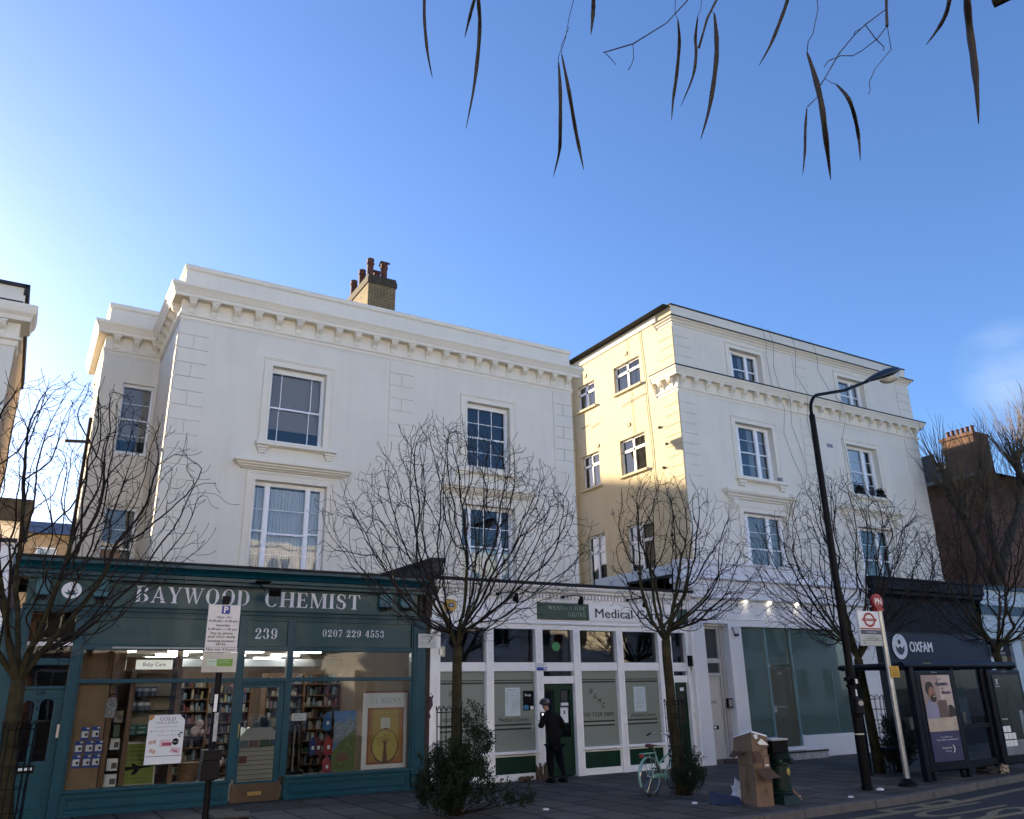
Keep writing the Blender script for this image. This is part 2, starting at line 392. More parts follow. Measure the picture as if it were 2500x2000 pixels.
# serif glyphs, built from stems, hairlines, slabs and swelling arcs ------
def _arc(cx, cy, rx, ry, a0, a1, tk, th, n=18):
    out = []
    for i in range(n + 1):
        a = R(a0 + (a1 - a0) * i / n); c, s_ = math.cos(a), math.sin(a)
        t = th + (tk - th) * abs(c) ** 1.6
        out.append(((cx + rx * c, cy + ry * s_), (cx + (rx - t) * c, cy + (ry - t * 0.72) * s_)))
    return [[out[i][0], out[i + 1][0], out[i + 1][1], out[i][1]] for i in range(n)]
def glyph(ch, S=0.17, H=0.055):
    r = lambda a, b, c, d: [(a, b), (c, b), (c, d), (a, d)]
    sl = H * 0.8
    def stem(x, w=S, y0=0, y1=1, sb=True, st=True, e=0.075):
        q = [r(x, y0, x + w, y1)]
        if sb: q.append(r(x - e, y0, x + w + e, y0 + sl))
        if st: q.append(r(x - e, y1 - sl, x + w + e, y1))
        return q
    dg = lambda x0, y0, x1, y1, w: [(x0, y0), (x0 + w, y0), (x1 + w, y1), (x1, y1)]
    ser = lambda x, y, w: r(x - w / 2, y, x + w / 2, y + sl)
    G = {
    'I': (0.33, stem(0.08)),
    'H': (0.86, stem(0.08) + stem(0.61) + [r(.2, .48, .66, .48 + H)]),
    'E': (0.70, stem(0.08) + [r(.2, 0, .62, sl), r(.2, 1 - sl, .6, 1), r(.2, .49, .48, .49 + H), [(.62, 0), (.66, .26), (.62, .26), (.54, sl), (.5, 0)], [(.6, 1), (.63, .76), (.59, .76), (.52, 1 - sl), (.5, 1)], r(.46, .4, .49, .63)]),
    'L': (0.66, stem(0.08) + [r(.2, 0, .6, sl), [(.6, 0), (.64, .28), (.6, .28), (.5, sl), (.5, 0)]]),
    'T': (0.76, stem(0.295, st=False) + [r(.05, 1 - sl, .71, 1), [(.05, 1), (.02, .72), (.06, .72), (.14, 1 - sl), (.16, 1)], [(.71, 1), (.74, .72), (.70, .72), (.62, 1 - sl), (.6, 1)]]),
    'M': (1.02, stem(0.09, w=H) + stem(0.76) + [dg(.30, 0.0, .10, 1, .17)[:0] or [(.05, 1), (.25, 1), (.52, .12), (.46, 0), (.42, 0)], [(.46, 0), (.50, 0), (.80, 1), (.76, 1), (.50, .16)]]),
    'A': (0.80, [[(.38, 1), (.45, 1), (.78, 0), (.58, 0)], [(.38, 1), (.42, .9), (.14, 0), (.08, 0)], r(.2, .3, .56, .3 + H), ser(.11, 0, .24), ser(.68, 0, .30)]),
    'Y': (0.80, [r(.32, 0, .32 + S, .46), [(.05, 1), (.26, 1), (.48, .42), (.33, .42)], [(.44, .44), (.48, .40), (.72, 1), (.66, 1)], ser(.405, 0, .34), ser(.15, 1 - sl, .30), ser(.68, 1 - sl, .24)]),
    'V': (0.78, [[(.06, 1), (.26, 1), (.44, 0), (.37, 0)], [(.37, 0), (.43, .04), (.71, 1), (.66, 1)], ser(.15, 1 - sl, .30), ser(.68, 1 - sl, .22)]),
    'W': (1.16, [[(.06, 1), (.25, 1), (.40, 0), (.34, 0)], [(.34, 0), (.39, .03), (.60, .96), (.56, 1)], [(.46, 1), (.65, 1), (.80, 0), (.74, 0)], [(.74, 0), (.80, .03), (1.08, 1), (1.03, 1)], ser(.15, 1 - sl, .30), ser(.56, 1 - sl, .30), ser(1.05, 1 - sl, .22)]),
    'N': (0.88, stem(0.10, w=H, ) + [r(.71, 0, .71 + H, 1), ser(.73, 1 - sl, .22), [(.05, 1), (.25, 1), (.76, .0), (.71, .0)]]),
    'O': (0.84, _arc(.42, .5, .38, .52, 0, 360, S, H, 30)),
    'D': (0.80, stem(0.08) + _arc(.34, .5, .42, .5, -90, 90, S, H) + [r(.2, 0, .36, H * .72), r(.2, 1 - H * .72, .36, 1)]),
    'C': (0.76, _arc(.42, .5, .38, .52, 42, 318, S, H, 26) + [[(.70, .62), (.73, .62), (.73, .98), (.66, .86)]]),
    'G': (0.84, _arc(.42, .5, .38, .52, 42, 318, S, H, 26) + [[(.70, .62), (.73, .62), (.73, .98), (.66, .86)], r(.58, .05, .58 + S, .42), ser(.665, .40, .3)]),
    'B': (0.76, stem(0.08) + _arc(.38, .755, .28, .245, -90, 90, S, H) + _arc(.38, .26, .33, .26, -90, 90, S * 1.05, H) + [r(.2, 0, .4, H * .72), r(.2, 1 - H * .72, .4, 1), r(.2, .49, .4, .49 + H * .72)]),
    'R': (0.82, stem(0.08) + _arc(.38, .745, .28, .255, -90, 90, S, H) + [r(.2, 1 - H * .72, .4, 1), r(.2, .47, .4, .47 + H * .72), [(.38, .5), (.50, .5), (.80, 0), (.62, 0)], ser(.72, 0, .2)]),
    'U': (0.84, [r(.09, .3, .09 + S, 1), r(.66, .3, .66 + H, 1), ser(.17, 1 - sl, .32), ser(.69, 1 - sl, .22)] + _arc(.405, .32, .315, .34, 180, 360, S * .8, H)),
    'S': (0.66, _arc(.32, .745, .26, .27, 40, 250, S * .9, H) + _arc(.34, .26, .28, .28, -140, 70, S * .95, H) + [[(.17, .62), (.30, .43), (.50, .50), (.45, .56), (.22, .72)], [(.53, .68), (.56, .68), (.56, 1.0), (.50, .9)], [(.06, 0), (.12, .1), (.09, .34), (.06, .34)]]),
    '0': (0.64, _arc(.32, .5, .27, .52, 0, 360, S * .8, H, 26)),
    '1': (0.44, stem(.16, st=False) + [[(.16, 1), (.16, .9), (.04, .84), (.04, .88)]]),
    '2': (0.64, _arc(.31, .72, .26, .29, -35, 190, S * .85, H) + [[(.40, .58), (.54, .62), (.22, .14), (.04, .0), (.04, .06)], [(.06, 0), (.56, 0), (.60, .28), (.56, .28), (.50, .15), (.14, .12)]] + _arc(.13, .70, .09, .09, 0, 360, .09, .09, 10)),
    '3': (0.64, _arc(.30, .755, .24, .255, -80, 165, S * .8, H) + _arc(.31, .27, .28, .28, -165, 85, S * .9, H) + _arc(.13, .74, .085, .085, 0, 360, .085, .085, 10) + _arc(.12, .23, .085, .085, 0, 360, .085, .085, 10)),
    '4': (0.66, [r(.36, 0, .36 + S * .8, 1), r(.03, .25, .62, .25 + H * 1.2), [(.36, 1), (.44, 1), (.10, .28), (.03, .28)], ser(.43, 0, .34)]),
    '5': (0.62, _arc(.29, .31, .28, .33, -160, 130, S * .85, H) + [[(.10, 1), (.52, 1), (.50, .86), (.12, .90)], r(.10, .5, .10 + H, .95)] + _arc(.12, .22, .085, .085, 0, 360, .085, .085, 10)),
    '7': (0.60, [[(.06, 1), (.56, 1), (.56, .94), (.30, 0), (.14, 0), (.48, .86), (.06, .86)], r(.06, .70, .10, 1)]),
    '9': (0.64, _arc(.32, .67, .27, .34, 0, 360, S * .8, H, 24) + _arc(.28, .40, .31, .41, -130, 25, S * .85, H) + _arc(.15, .19, .085, .085, 0, 360, .085, .085, 10)),
    ' ': (0.38, [])}
    return G.get(ch, G['I'])
def put_serif(mb, s, o, w, h, u=(1, 0, 0), v=(0, 0, 1), align='L', S=0.17, H=0.055):
    tot = sum(glyph(c)[0] + 0.09 for c in s); k = w / tot
    u = Vector(u); v = Vector(v); o = Vector(o); nrm = u.cross(v)
    x = 0 if align == 'L' else -tot / 2
    for c in s:
        wd, polys = glyph(c, S, H)
        for i, q in enumerate(polys):
            mb.face([o + u * ((x + a) * k) + v * (b * h) + nrm * (0.00025 * (i % 5)) for a, b in q])
        x += wd + 0.09
# ================================================================== SETTING: ground, road, kerb
def ground_mats():
    # paving slabs: staggered rectangular flags
    m = bpy.data.materials.new('paving_slabs'); m.use_nodes = True; nt = m.node_tree; p = nt.nodes['Principled BSDF']; L = nt.links.new
    geo = nd(nt, 'ShaderNodeNewGeometry')
    b = nd(nt, 'ShaderNodeTexBrick'); b.inputs['Scale'].default_value = 1.0; b.inputs['Brick Width'].default_value = 0.86; b.inputs['Row Height'].default_value = 0.60
    b.inputs['Mortar Size'].default_value = 0.026; b.inputs['Mortar Smooth'].default_value = 0.2; b.inputs['Bias'].default_value = -0.2
    b.inputs['Color1'].default_value = (0.060, 0.056, 0.051, 1); b.inputs['Color2'].default_value = (0.120, 0.110, 0.097, 1); b.inputs['Mortar'].default_value = (0.004, 0.004, 0.004, 1)
    mp = nd(nt, 'ShaderNodeMapping'); mp.inputs['Rotation'].default_value = (0, 0, R(90)); L(geo.outputs['Position'], mp.inputs[0]); L(mp.outputs[0], b.inputs['Vector'])
    n = nd(nt, 'ShaderNodeTexNoise', Scale=0.9, Detail=9.0, Roughness=0.7); L(geo.outputs['Position'], n.inputs['Vector'])
    mr = nd(nt, 'ShaderNodeMapRange'); mr.inputs[1].default_value = .3; mr.inputs[2].default_value = .7; mr.inputs[3].default_value = 0.5; mr.inputs[4].default_value = 1.25
    L(n.outputs[0], mr.inputs[0]); hsv = nd(nt, 'ShaderNodeHueSaturation'); L(mr.outputs[0], hsv.inputs['Value']); L(b.outputs['Color'], hsv.inputs['Color'])
    n2 = nd(nt, 'ShaderNodeTexVoronoi', Scale=7.0); L(geo.outputs['Position'], n2.inputs['Vector'])
    r2 = nd(nt, 'ShaderNodeMapRange'); r2.inputs[1].default_value = 0.06; r2.inputs[2].default_value = 0.10; r2.inputs[3].default_value = 0.35; r2.inputs[4].default_value = 0.0; L(n2.outputs['Distance'], r2.inputs[0])
    mx = nd(nt, 'ShaderNodeMix', data_type='RGBA'); L(r2.outputs[0], mx.inputs[0]); L(hsv.outputs[0], mx.inputs[6]); mx.inputs[7].default_value = (0.03, 0.028, 0.026, 1)
    L(mx.outputs[2], p.inputs['Base Color']); p.inputs['Specular IOR Level'].default_value = .3
    rr = nd(nt, 'ShaderNodeMapRange'); rr.inputs[3].default_value = 0.62; rr.inputs[4].default_value = 0.9; L(n.outputs[0], rr.inputs[0]); L(rr.outputs[0], p.inputs['Roughness'])
    n3 = nd(nt, 'ShaderNodeTexNoise', Scale=60.0, Detail=3.0); L(geo.outputs['Position'], n3.inputs['Vector'])
    ad = nd(nt, 'ShaderNodeMath', operation='MULTIPLY_ADD'); ad.inputs[1].default_value = 0.15; L(n3.outputs[0], ad.inputs[0]); 
    iv = nd(nt, 'ShaderNodeMath', operation='SUBTRACT'); iv.inputs[0].default_value = 1; L(b.outputs['Fac'], iv.inputs[1]); L(iv.outputs[0], ad.inputs[2])
    bp = nd(nt, 'ShaderNodeBump', Strength=0.7, Distance=0.012); L(ad.outputs[0], bp.inputs['Height']); L(bp.outputs[0], p.inputs['Normal'])
    return m
slab = ground_mats()
asphalt = pmat('asphalt', (0.022, 0.022, 0.025), 0.8, var=0.25, scale=1.5, bump=0.5, bscale=160)
kerb_m = pmat('granite_kerb', (0.085, 0.082, 0.08), 0.75, var=0.25, scale=7, bump=0.2, bscale=40)
yellow = pmat('yellow_road_paint', (0.19, 0.155, 0.085), 0.7, var=0.3, scale=12)
pave_brick = brick_mat('block_paving', (0.10, 0.075, 0.06), (0.07, 0.055, 0.05), (0.02, 0.02, 0.02), 1.0)
KERB = [(-30, 9.35), (4, 9.35), (9, 9.42), (12, 9.5), (13.4, 9.55), (14.8, 9.75), (16.4, 10.0), (18.5, 10.25), (22, 10.5), (60, 10.8)]
def kerby(x):
    for (a, b), (c, d) in zip(KERB, KERB[1:]):
        if a <= x <= c: return b + (d - b) * (x - a) / (c - a)
    return KERB[-1][1]
g = MB(); g.face([(-300, -300, -0.14), (400, -300, -0.14), (400, 500, -0.14), (-300, 500, -0.14)])
g.build('ground', asphalt)['kind'] = 'structure'
g = MB()
kk = [(-30, 9.35), (4, 9.35)] + KERB[2:]
for (a, b), (c, d) in zip(KERB, KERB[1:]): g.face([(a, b + .15, 0), (c, d + .15, 0), (c, 16.2, 0), (a, 16.2, 0)])
g.face([(-30, 16.2, 0), (60, 16.2, 0), (60, 60, 0), (-30, 60, 0)])
g.build('pavement', slab)['kind'] = 'structure'
g = MB()
for (a, b), (c, d) in zip(KERB, KERB[1:]):   # road sheet up to the kerb foot
    g.face([(a, -3.4, -0.12), (c, -3.4, -0.12), (c, d, -0.12), (a, b, -0.12)])
g.build('road', asphalt)['kind'] = 'structure'
g = MB(); x = -6.0
while x < 40:
    L_ = 0.88; a, c = x, x + L_ - 0.012; ya, yc = kerby(a), kerby(c)
    j = random.uniform(-0.006, 0.006)
    g.raw([(a, ya + j, -.12), (c, yc + j, -.12), (c, yc + .15, -.12), (a, ya + .15, -.12), (a, ya + .018 + j, .0 + j / 2), (c, yc + .018 + j, 0 + j / 2), (c, yc + .15, .0), (a, ya + .15, .0)],
          [(4, 5, 6, 7), (0, 1, 5, 4), (1, 2, 6, 5), (3, 0, 4, 7)])
    x += L_
g.build('kerb', kerb_m, bevel=0.012)['kind'] = 'structure'
g = MB(); g.box(-30, 60, -3.6, -3.45, -.12, 0); g.face([(-30, -30, 0), (60, -30, 0), (60, -3.6, 0), (-30, -3.6, 0)])
g.build('pavement', slab)['kind'] = 'structure'
# block paving apron in front of the chemist's door
g = MB(); g.face([(3.5, 14.55, .004), (5.0, 14.75, .004), (4.62, 15.99, .004), (3.62, 15.99, .004)])
g.build('paving', pave_brick)['kind'] = 'structure'
# yellow line and BUS lettering
g = MB()
for (a, b), (c, d) in zip(KERB, KERB[1:]):
    g.face([(a, b - .62, -.116), (c, d - .62, -.116), (c, d - .45, -.116), (a, b - .45, -.116)])
g.build('road_marking', yellow)['kind'] = 'structure'
g = MB()
put_text(g, 'BUS', (12.05, 9.0, -.115), w=1.5, h=2.15, u=(-.02, -1, 0), v=(1, 0.06, 0), align='C')
for v_ in range(len(g.v)):   # seat the three letters between the kerb and the lane
    x_, y_, z_ = g.v[v_]; g.v[v_] = (x_ + .1, y_ - 0.42, -.115)
g.box(11.6, 16.5, 7.80, 7.92, -.119, -.114)
g.build('road_marking', yellow)['kind'] = 'structure'

# ================================================================== WINDOWS
def sash(par, x0, x1, z0, z1, y, cols, zt, zm, zb, bars_t=(), bars_b=(), mid_cols=None, cover='dark', depth=0.18, glass=None, fm=None, axis='Y', x_face=0, room=True, zm_side=None):
    """box sash window in an opening. cols = list of (glass x0, glass x1, [vertical bars]); axis 'Y' faces -Y"""
    F = (lambda u, v, w: (u, y + w, v)) if axis == 'Y' else (lambda u, v, w: (x_face + w, u, v))
    fm = fm or upvc
    def bx(mb, a, b, c, d, e, f):   # u0,u1,v0,v1,w0,w1
        p = F(a, c, e); q = F(b, d, f); mb.box(p[0], q[0], p[1], q[1], p[2], q[2])
    w0 = depth - 0.02
    m = MB()
    ztop = zt; zbot = zb
    # outer frame
    bx(m, x0, x1, ztop, z1, w0, w0 + .1); bx(m, x0, x1, z0, zbot, w0, w0 + .1)
    xs = [x0] + [q for c in cols for q in (c[0], c[1])] + [x1]
    for i in range(0, len(xs), 2):
        if xs[i + 1] - xs[i] > 0.004: bx(m, xs[i], xs[i + 1], zbot, ztop, w0, w0 + .1)
    for ci, c in enumerate(cols):
        mz = (zm_side if (zm_side and (ci != len(cols) // 2 or len(cols) == 1)) else zm)
        a, b = c[0], c[1]
        if mz: bx(m, a, b, mz - .022, mz + .022, w0 + .02, w0 + .075)
        for bz in bars_t: bx(m, a, b, bz - .009, bz + .009, w0 + .03, w0 + .055)
        for bz in bars_b: bx(m, a, b, bz - .009, bz + .009, w0 + .05, w0 + .075)
        for vx in c[2]:
            if mz:
                bx(m, vx - .009, vx + .009, mz + .022, ztop, w0 + .03, w0 + .055)
                bx(m, vx - .009 - .02, vx + .009 - .02, zbot, mz - .022, w0 + .05, w0 + .075)
            else: bx(m, vx - .009, vx + .009, zbot, ztop, w0 + .03, w0 + .055)
        # thin sash stiles give each light its own edge
        for e in (a, b - .014): bx(m, e, e + .014, zbot, ztop, w0 + .025, w0 + .08)
        if mz and len(c) > 3 and c[3]:
            for hx in (a + (b - a) * .2, a + (b - a) * .78): bx(m, hx - .035, hx + .035, mz - .045, mz - .03, w0 + .0, w0 + .02)
    win = m.build('window', fm, par)
    gl = MB()
    for c in cols:
        gl.face([F(c[0], zbot, w0 + .058), F(c[1], zbot, w0 + .058), F(c[1], ztop, w0 + .058), F(c[0], ztop, w0 + .058)])
    gl.build('glass', glass or win_glass, win)
    if cover in ('white', 'grey', 'half', 'drape'):
        cu = MB()
        def wavy(a, b, z_a, z_b, n, amp, ph=0):
            k = max(8, int(n)); prev = None
            for i in range(k + 1):
                uu = a + (b - a) * i / k; ww = w0 + .16 + amp * math.sin(i * 1.9 + ph) + amp * .6 * math.sin(i * 0.73 + ph)
                cur = (F(uu, z_a, ww), F(uu, z_b, ww * 0.97 + .01))
                if prev: cu.face([prev[0], cur[0], cur[1], prev[1]])
                prev = cur
        for ci, c in enumerate(cols):
            wdt = c[1] - c[0]
            if cover in ('white', 'grey'): wavy(c[0] - .02, c[1] + .02, zbot - .02, ztop - (.02 if cover == 'white' else 0), wdt * 60, .018, ci)
            elif cover == 'half': 
                wavy(c[1] - wdt * .30, c[1] + .01, zbot, ztop, 14, .012, ci)
                if ci == len(cols) - 1: wavy(c[0], c[1], zbot, ztop, 16, .012, ci)
            elif cover == 'drape' and ci != 1: wavy(c[0], c[0] + wdt * .55, zbot, ztop, 12, .012, ci)
        cu.build('curtain', curtain_w if cover == 'white' else curtain_g, win)
    if cover in ('blind', 'shade'):
        cu = MB()
        if cover == 'blind':
            zz = zbot + .33
            while zz < ztop - .02:
                for c in [(x0 + .03, x1 - .03)]:
                    cu.face([F(c[0], zz, w0 + .14), F(c[1], zz, w0 + .14), F(c[1], zz + .022, w0 + .118), F(c[0], zz + .022, w0 + .118)])
                zz += .027
        else:
            cu.face([F(x0 + .3, zbot + (ztop - zbot) * .28, w0 + .14), F(x1 - .3, zbot + (ztop - zbot) * .28, w0 + .14), F(x1 - .3, ztop, w0 + .14), F(x0 + .3, ztop, w0 + .14)])
        cu.build('blind', blind_m if cover == 'blind' else curtain_w, win)
    if room:
        r = MB(); a, b, c, d, e, f = x0 - .2, x1 + .2, z0 - .1, z1 + .1, w0 + .1, w0 + 1.5
        q = lambda u, v, w: F(u, v, w)
        r.face([q(a, c, f), q(b, c, f), q(b, d, f), q(a, d, f)]); r.face([q(a, c, e), q(a, c, f), q(a, d, f), q(a, d, e)])
        r.face([q(b, c, e), q(b, d, e), q(b, d, f), q(b, c, f)]); r.face([q(a, c, e), q(b, c, e), q(b, c, f), q(a, c, f)])
        r.face([q(a, d, e), q(a, d, f), q(b, d, f), q(b, d, e)])
        # plaster shoulders close the gap between the opening and the room
        for (u0, u1, v0, v1) in ((a, x0, c, d), (x1, b, c, d), (x0, x1, c, z0), (x0, x1, z1, d)): r.face([q(u0, v0, e), q(u1, v0, e), q(u1, v1, e), q(u0, v1, e)])
        r.build('room', dark_int, win)
    return win
def architrave(mb, x0, x1, z0, z1, y, w=.22, bottom=False):
    """stepped moulded surround outside an opening"""
    for k, (off, pr) in enumerate(((0, .03), (.07, .022), (.15, .034), (.19, .045))):
        nx = (.07, .08, .04, .03)[k]
        a0, a1 = x0 - off, x1 + off; t = z1 + off
        mb.box(a0 - nx, a0, y - pr, y + .001, z0, t + nx); mb.box(a1, a1 + nx, y - pr, y + .001, z0, t + nx)
        mb.box(a0, a1, y - pr, y + .001, t, t + nx)
def quoins(par, x0, x1, ztop, zbot, y, pitch, split=True, ph=0, name='quoins', mat=None):
    m = MB(); z = ztop; i = ph
    while z > zbot:
        zz = max(z - pitch, zbot)
        if split and i % 2 == 1:
            md = x0 + (x1 - x0) * .5
            m.box(x0, md - .008, y - .022, y + .01, zz + .010, z - .010); m.box(md + .008, x1, y - .022, y + .01, zz + .010, z - .010)
        else: m.box(x0, x1, y - .022, y + .01, zz + .010, z - .010)
        z -= pitch; i += 1
    return m.build(name, mat or stucco, par, bevel=.006)
def bracket_mesh(par, x, y, z0, z1, w=.2, d=.22, mat=None):
    """scrolled console: cap slab, bulging upper scroll, tapering tail"""
    m = MB(); h = z1 - z0
    out = [(0, z0)]
    for i in range(15):
        t = i / 14; zz = z0 + h * .86 * t
        dd = d * (0.10 + 0.16 * math.sin(t * math.pi * .9) if t < .42 else 0.28 + .60 * math.sin((t - .42) / .58 * math.pi * .62))
        out.append((-dd, zz))
    out += [(-d * .80, z0 + h * .86), (0, z0 + h * .86)]
    m.prof([(y + a, b) for a, b in out], x - w * .36, x + w * .36)
    m.prof([(y + a * 1.06, b) for a, b in out], x - w * .10, x + w * .10)
    m.box(x - w / 2, x + w / 2, y - d, y, z0 + h * .87, z1); m.box(x - w * .43, x + w * .43, y - d * .9, y, z0 + h * .80, z0 + h * .87 - .002)
    return m.build('bracket', mat or stucco_trim, par)

# ================================================================== VILLA 1
YF = 19.8
v1 = thing('stucco_villa', 'cream stucco villa with heavy bracketed cornice and one brick chimney stack behind its parapet', 'house', (8.2, YF, 0))
wA = [(4.65, 6.08, 7.86, 9.87), (4.46, 6.27, 4.2, 6.82), (10.32, 11.75, 7.92, 9.85), (10.15, 11.88, 4.2, 6.78)]
m = MB()
m.holed(2.3, 14.05, 4.0, 12.1, wA, lambda u, v, w: (u, YF + w, v), .19)
m.holed(0.87, 2.3, 4.0, 12.1, [(1.45, 2.24, 7.95, 9.95), (1.45, 2.24, 4.3, 6.55)], lambda u, v, w: (u, 23.05 + w, v), .12)
m.face([(2.3, YF, 4), (2.3, YF, 12.1), (2.3, 23.05, 12.1), (2.3, 23.05, 4)])
m.face([(14.05, YF, 0), (14.05, 23.05, 0), (14.05, 23.05, 12.1), (14.05, YF, 12.1)])
m.face([(14.05, 23.05, 0), (15.5, 23.05, 0), (15.5, 23.05, 12.1), (14.05, 23.05, 12.1)])
m.face([(15.5, 23.05, 0), (15.5, 26.4, 0), (15.5, 26.4, 12.1), (15.5, 23.05, 12.1)])
m.face([(.87, 26.4, 0), (.87, 23.05, 0), (.87, 23.05, 12.1), (.87, 26.4, 12.1)])
m.face([(.87, 26.4, 0), (.87, 26.4, 12.1), (15.5, 26.4, 12.1), (15.5, 26.4, 0)])
m.build('wall', stucco, v1)
r = MB(); r.face([(2.4, YF + .1, 11.7), (13.95, YF + .1, 11.7), (13.95, 26.3, 11.7), (2.4, 26.3, 11.7)]); r.face([(.95, 23.2, 11.7), (2.4, 23.2, 11.7), (2.4, 26.3, 11.7), (.95, 26.3, 11.7)])
r.face([(13.95, 23.2, 11.7), (15.4, 23.2, 11.7), (15.4, 26.3, 11.7), (13.95, 26.3, 11.7)])
rf = r.build('roof', lead, v1)
PATH1 = [(.87, 26.4), (.87, 23.05), (2.3, 23.05), (2.3, YF), (14.05, YF), (14.05, 23.05), (15.5, 23.05), (15.5, 26.4)]
m = MB()
m.sweep([(a, b) for a, b in PATH1], [(.02, 10.70), (.02, 10.79), (.05, 10.80), (.06, 10.85), (.035, 10.87), (.02, 10.875), (.02, 11.22), (.22, 11.22), (.235, 11.24), (.235, 11.32), (.25, 11.33), (.27, 11.38), (.31, 11.45), (.335, 11.48), (.335, 11.545), (.32, 11.565), (.02, 11.62)])
m.build('cornice', stucco_trim, v1)
m = MB(); m.sweep(PATH1, [(.0, 12.06), (.03, 12.08), (.05, 12.10), (.05, 12.19), (.03, 12.22), (-.3, 12.22), (-.3, 11.7)])
m.build('parapet_coping', stucco_trim, v1)
b0 = bracket_mesh(v1, 2.52, YF - .02, 10.88, 11.215, w=.21, d=.2)
for i in range(1, 22):
    x = 2.52 + i * (13.88 - 2.52) / 21
    shift_copy(b0, x - 2.52, 0, 0)
for x in (1.12, 1.62, 2.1): shift_copy(b0, x - 2.52, 23.05 - YF, 0)
for y in (20.2, 20.72, 21.25, 21.8, 22.35, 22.85):
    c = shift_copy(b0, 0, 0, 0); c.rotation_euler.z = R(-90)
    o = Vector(ORG[v1.name]); p = Vector((2.52, YF - .02, 0)) - o; p.z = 0
    q = Vector((2.28, y, 0)) - o; q.z = 0
    rp = Matrix.Rotation(R(-90), 3, 'Z') @ p; c.location = q - rp
quoins(v1, 2.3, 3.02, 10.66, 4.0, YF, .3685, ph=0)
quoins(v1, 7.88, 8.6, 10.66, 4.0, YF, .3685, ph=0)
quoins(v1, 13.34, 14.05, 10.66, 4.0, YF, .3685, ph=0)
m = MB()
for z in np.arange(10.66 - .3685, 4.2, -.3685): m.box(2.278, 2.30, YF + .02, YF + .36, z - .36 + .01, z - .012)
m.build('quoins', stucco, v1, bevel=.005)
for q in ((4.65, 6.08, 7.80, 9.87), (10.32, 11.75, 7.80, 9.85), (4.46, 6.27, 4.0, 6.82), (10.15, 11.88, 4.0, 6.78)):
    m = MB(); architrave(m, *q, YF); m.build('window_surround', stucco_trim, v1, bevel=.006)
for cx, za in ((5.40, 7.70), (11.03, 7.70)):
    m = MB(); m.box(cx - 1.03, cx + 1.03, YF - .16, YF + .1, za, za + .10); m.box(cx - .98, cx + .98, YF - .10, YF, za - .02, za - .001)
    for bx_ in (cx - .86, cx + .86):
        m.box(bx_ - .14, bx_ + .14, YF - .11, YF, za - .07, za - .022); m.box(bx_ - .11, bx_ + .11, YF - .085, YF, za - .13, za - .072); m.box(bx_ - .09, bx_ + .09, YF - .06, YF, za - .19, za - .132)
    m.build('window_sill', stucco_trim, v1, bevel=.008)
for cx in (5.365, 11.015):
    m = MB(); w_ = 1.49
    m.sweep([(cx - w_ + .25, YF + .01), (cx - w_ + .25, YF), (cx + w_ - .25, YF), (cx + w_ - .25, YF + .01)][0:4], [(0, 7.06), (.05, 7.07), (.07, 7.10), (.12, 7.115), (.13, 7.15), (.18, 7.165), (.19, 7.20), (.24, 7.22), (.25, 7.26), (.0, 7.29)])
    m.build('window_hood', stucco_trim, v1)
sash(v1, 4.65, 6.08, 7.82, 9.87, YF, [(4.69, 6.02, [4.955, 5.75], 1)], 9.74, 8.80, 7.92, cover='blind')
sash(v1, 10.32, 11.75, 7.90, 9.85, YF, [(10.36, 11.68, [10.80, 11.24], 1)], 9.72, 8.83, 7.97, (9.275,), (8.40,), cover='none')
sash(v1, 4.46, 6.27, 4.2, 6.82, YF, [(4.50, 4.76, []), (4.87, 5.79, [], 1), (5.89, 6.17, [])], 6.72, 5.55, 4.3, (6.14,), (5.04,), cover='white', zm_side=5.60)
wl = sash(v1, 10.15, 11.88, 4.2, 6.78, YF, [(10.19, 10.42, []), (10.52, 11.40, [10.95]), (11.51, 11.79, [])], 6.68, 5.63, 4.3, (6.17,), (), cover='none')
m = MB(); m.box(10.20, 11.78, YF + .27, YF + .28, 4.3, 5.58); m.build('frosted_film', pmat('frosted_film', (0.45, 0.66, 0.74), 0.35, var=.05, emit=0.0), wl)
m = MB(); m.lathe(11.12, YF + .45, [(.02, 0), (.10, .02), (.14, .09), (.14, .16)], 12, 5.82); m.tube([(11.12, YF + .45, 5.98), (11.12, YF + .45, 6.7)], .008)
m.build('hanging_pot', black, wl)
sash(v1, 1.45, 2.24, 7.95, 9.95, 23.05, [(1.49, 2.20, [])], 9.86, 8.95, 8.05, (9.4,), (8.5,), cover='blind', depth=.12)
sash(v1, 1.45, 2.24, 4.3, 6.55, 23.05, [(1.49, 2.20, [])], 6.46, 5.45, 4.4, (5.95,), (), cover='grey', depth=.12)
m = MB(); m.tube([(.80, 24.1, 8.45), (.30, 24.0, 8.38)], .045, 8); m.tube([(.82, 23.6, 4), (.82, 23.6, 9.0)], .045, 8); m.build('drain_pipe', lead, v1)
# fine hairline cracks and the conduit on the front
m = MB(); m.box(3.62, 3.632, YF - .008, YF, 4.0, 7.5); m.tube([(13.25, YF - .015, 6.9), (14.06, YF - .015, 6.85)], .006, 4); m.build('conduit', stucco_trim, v1)
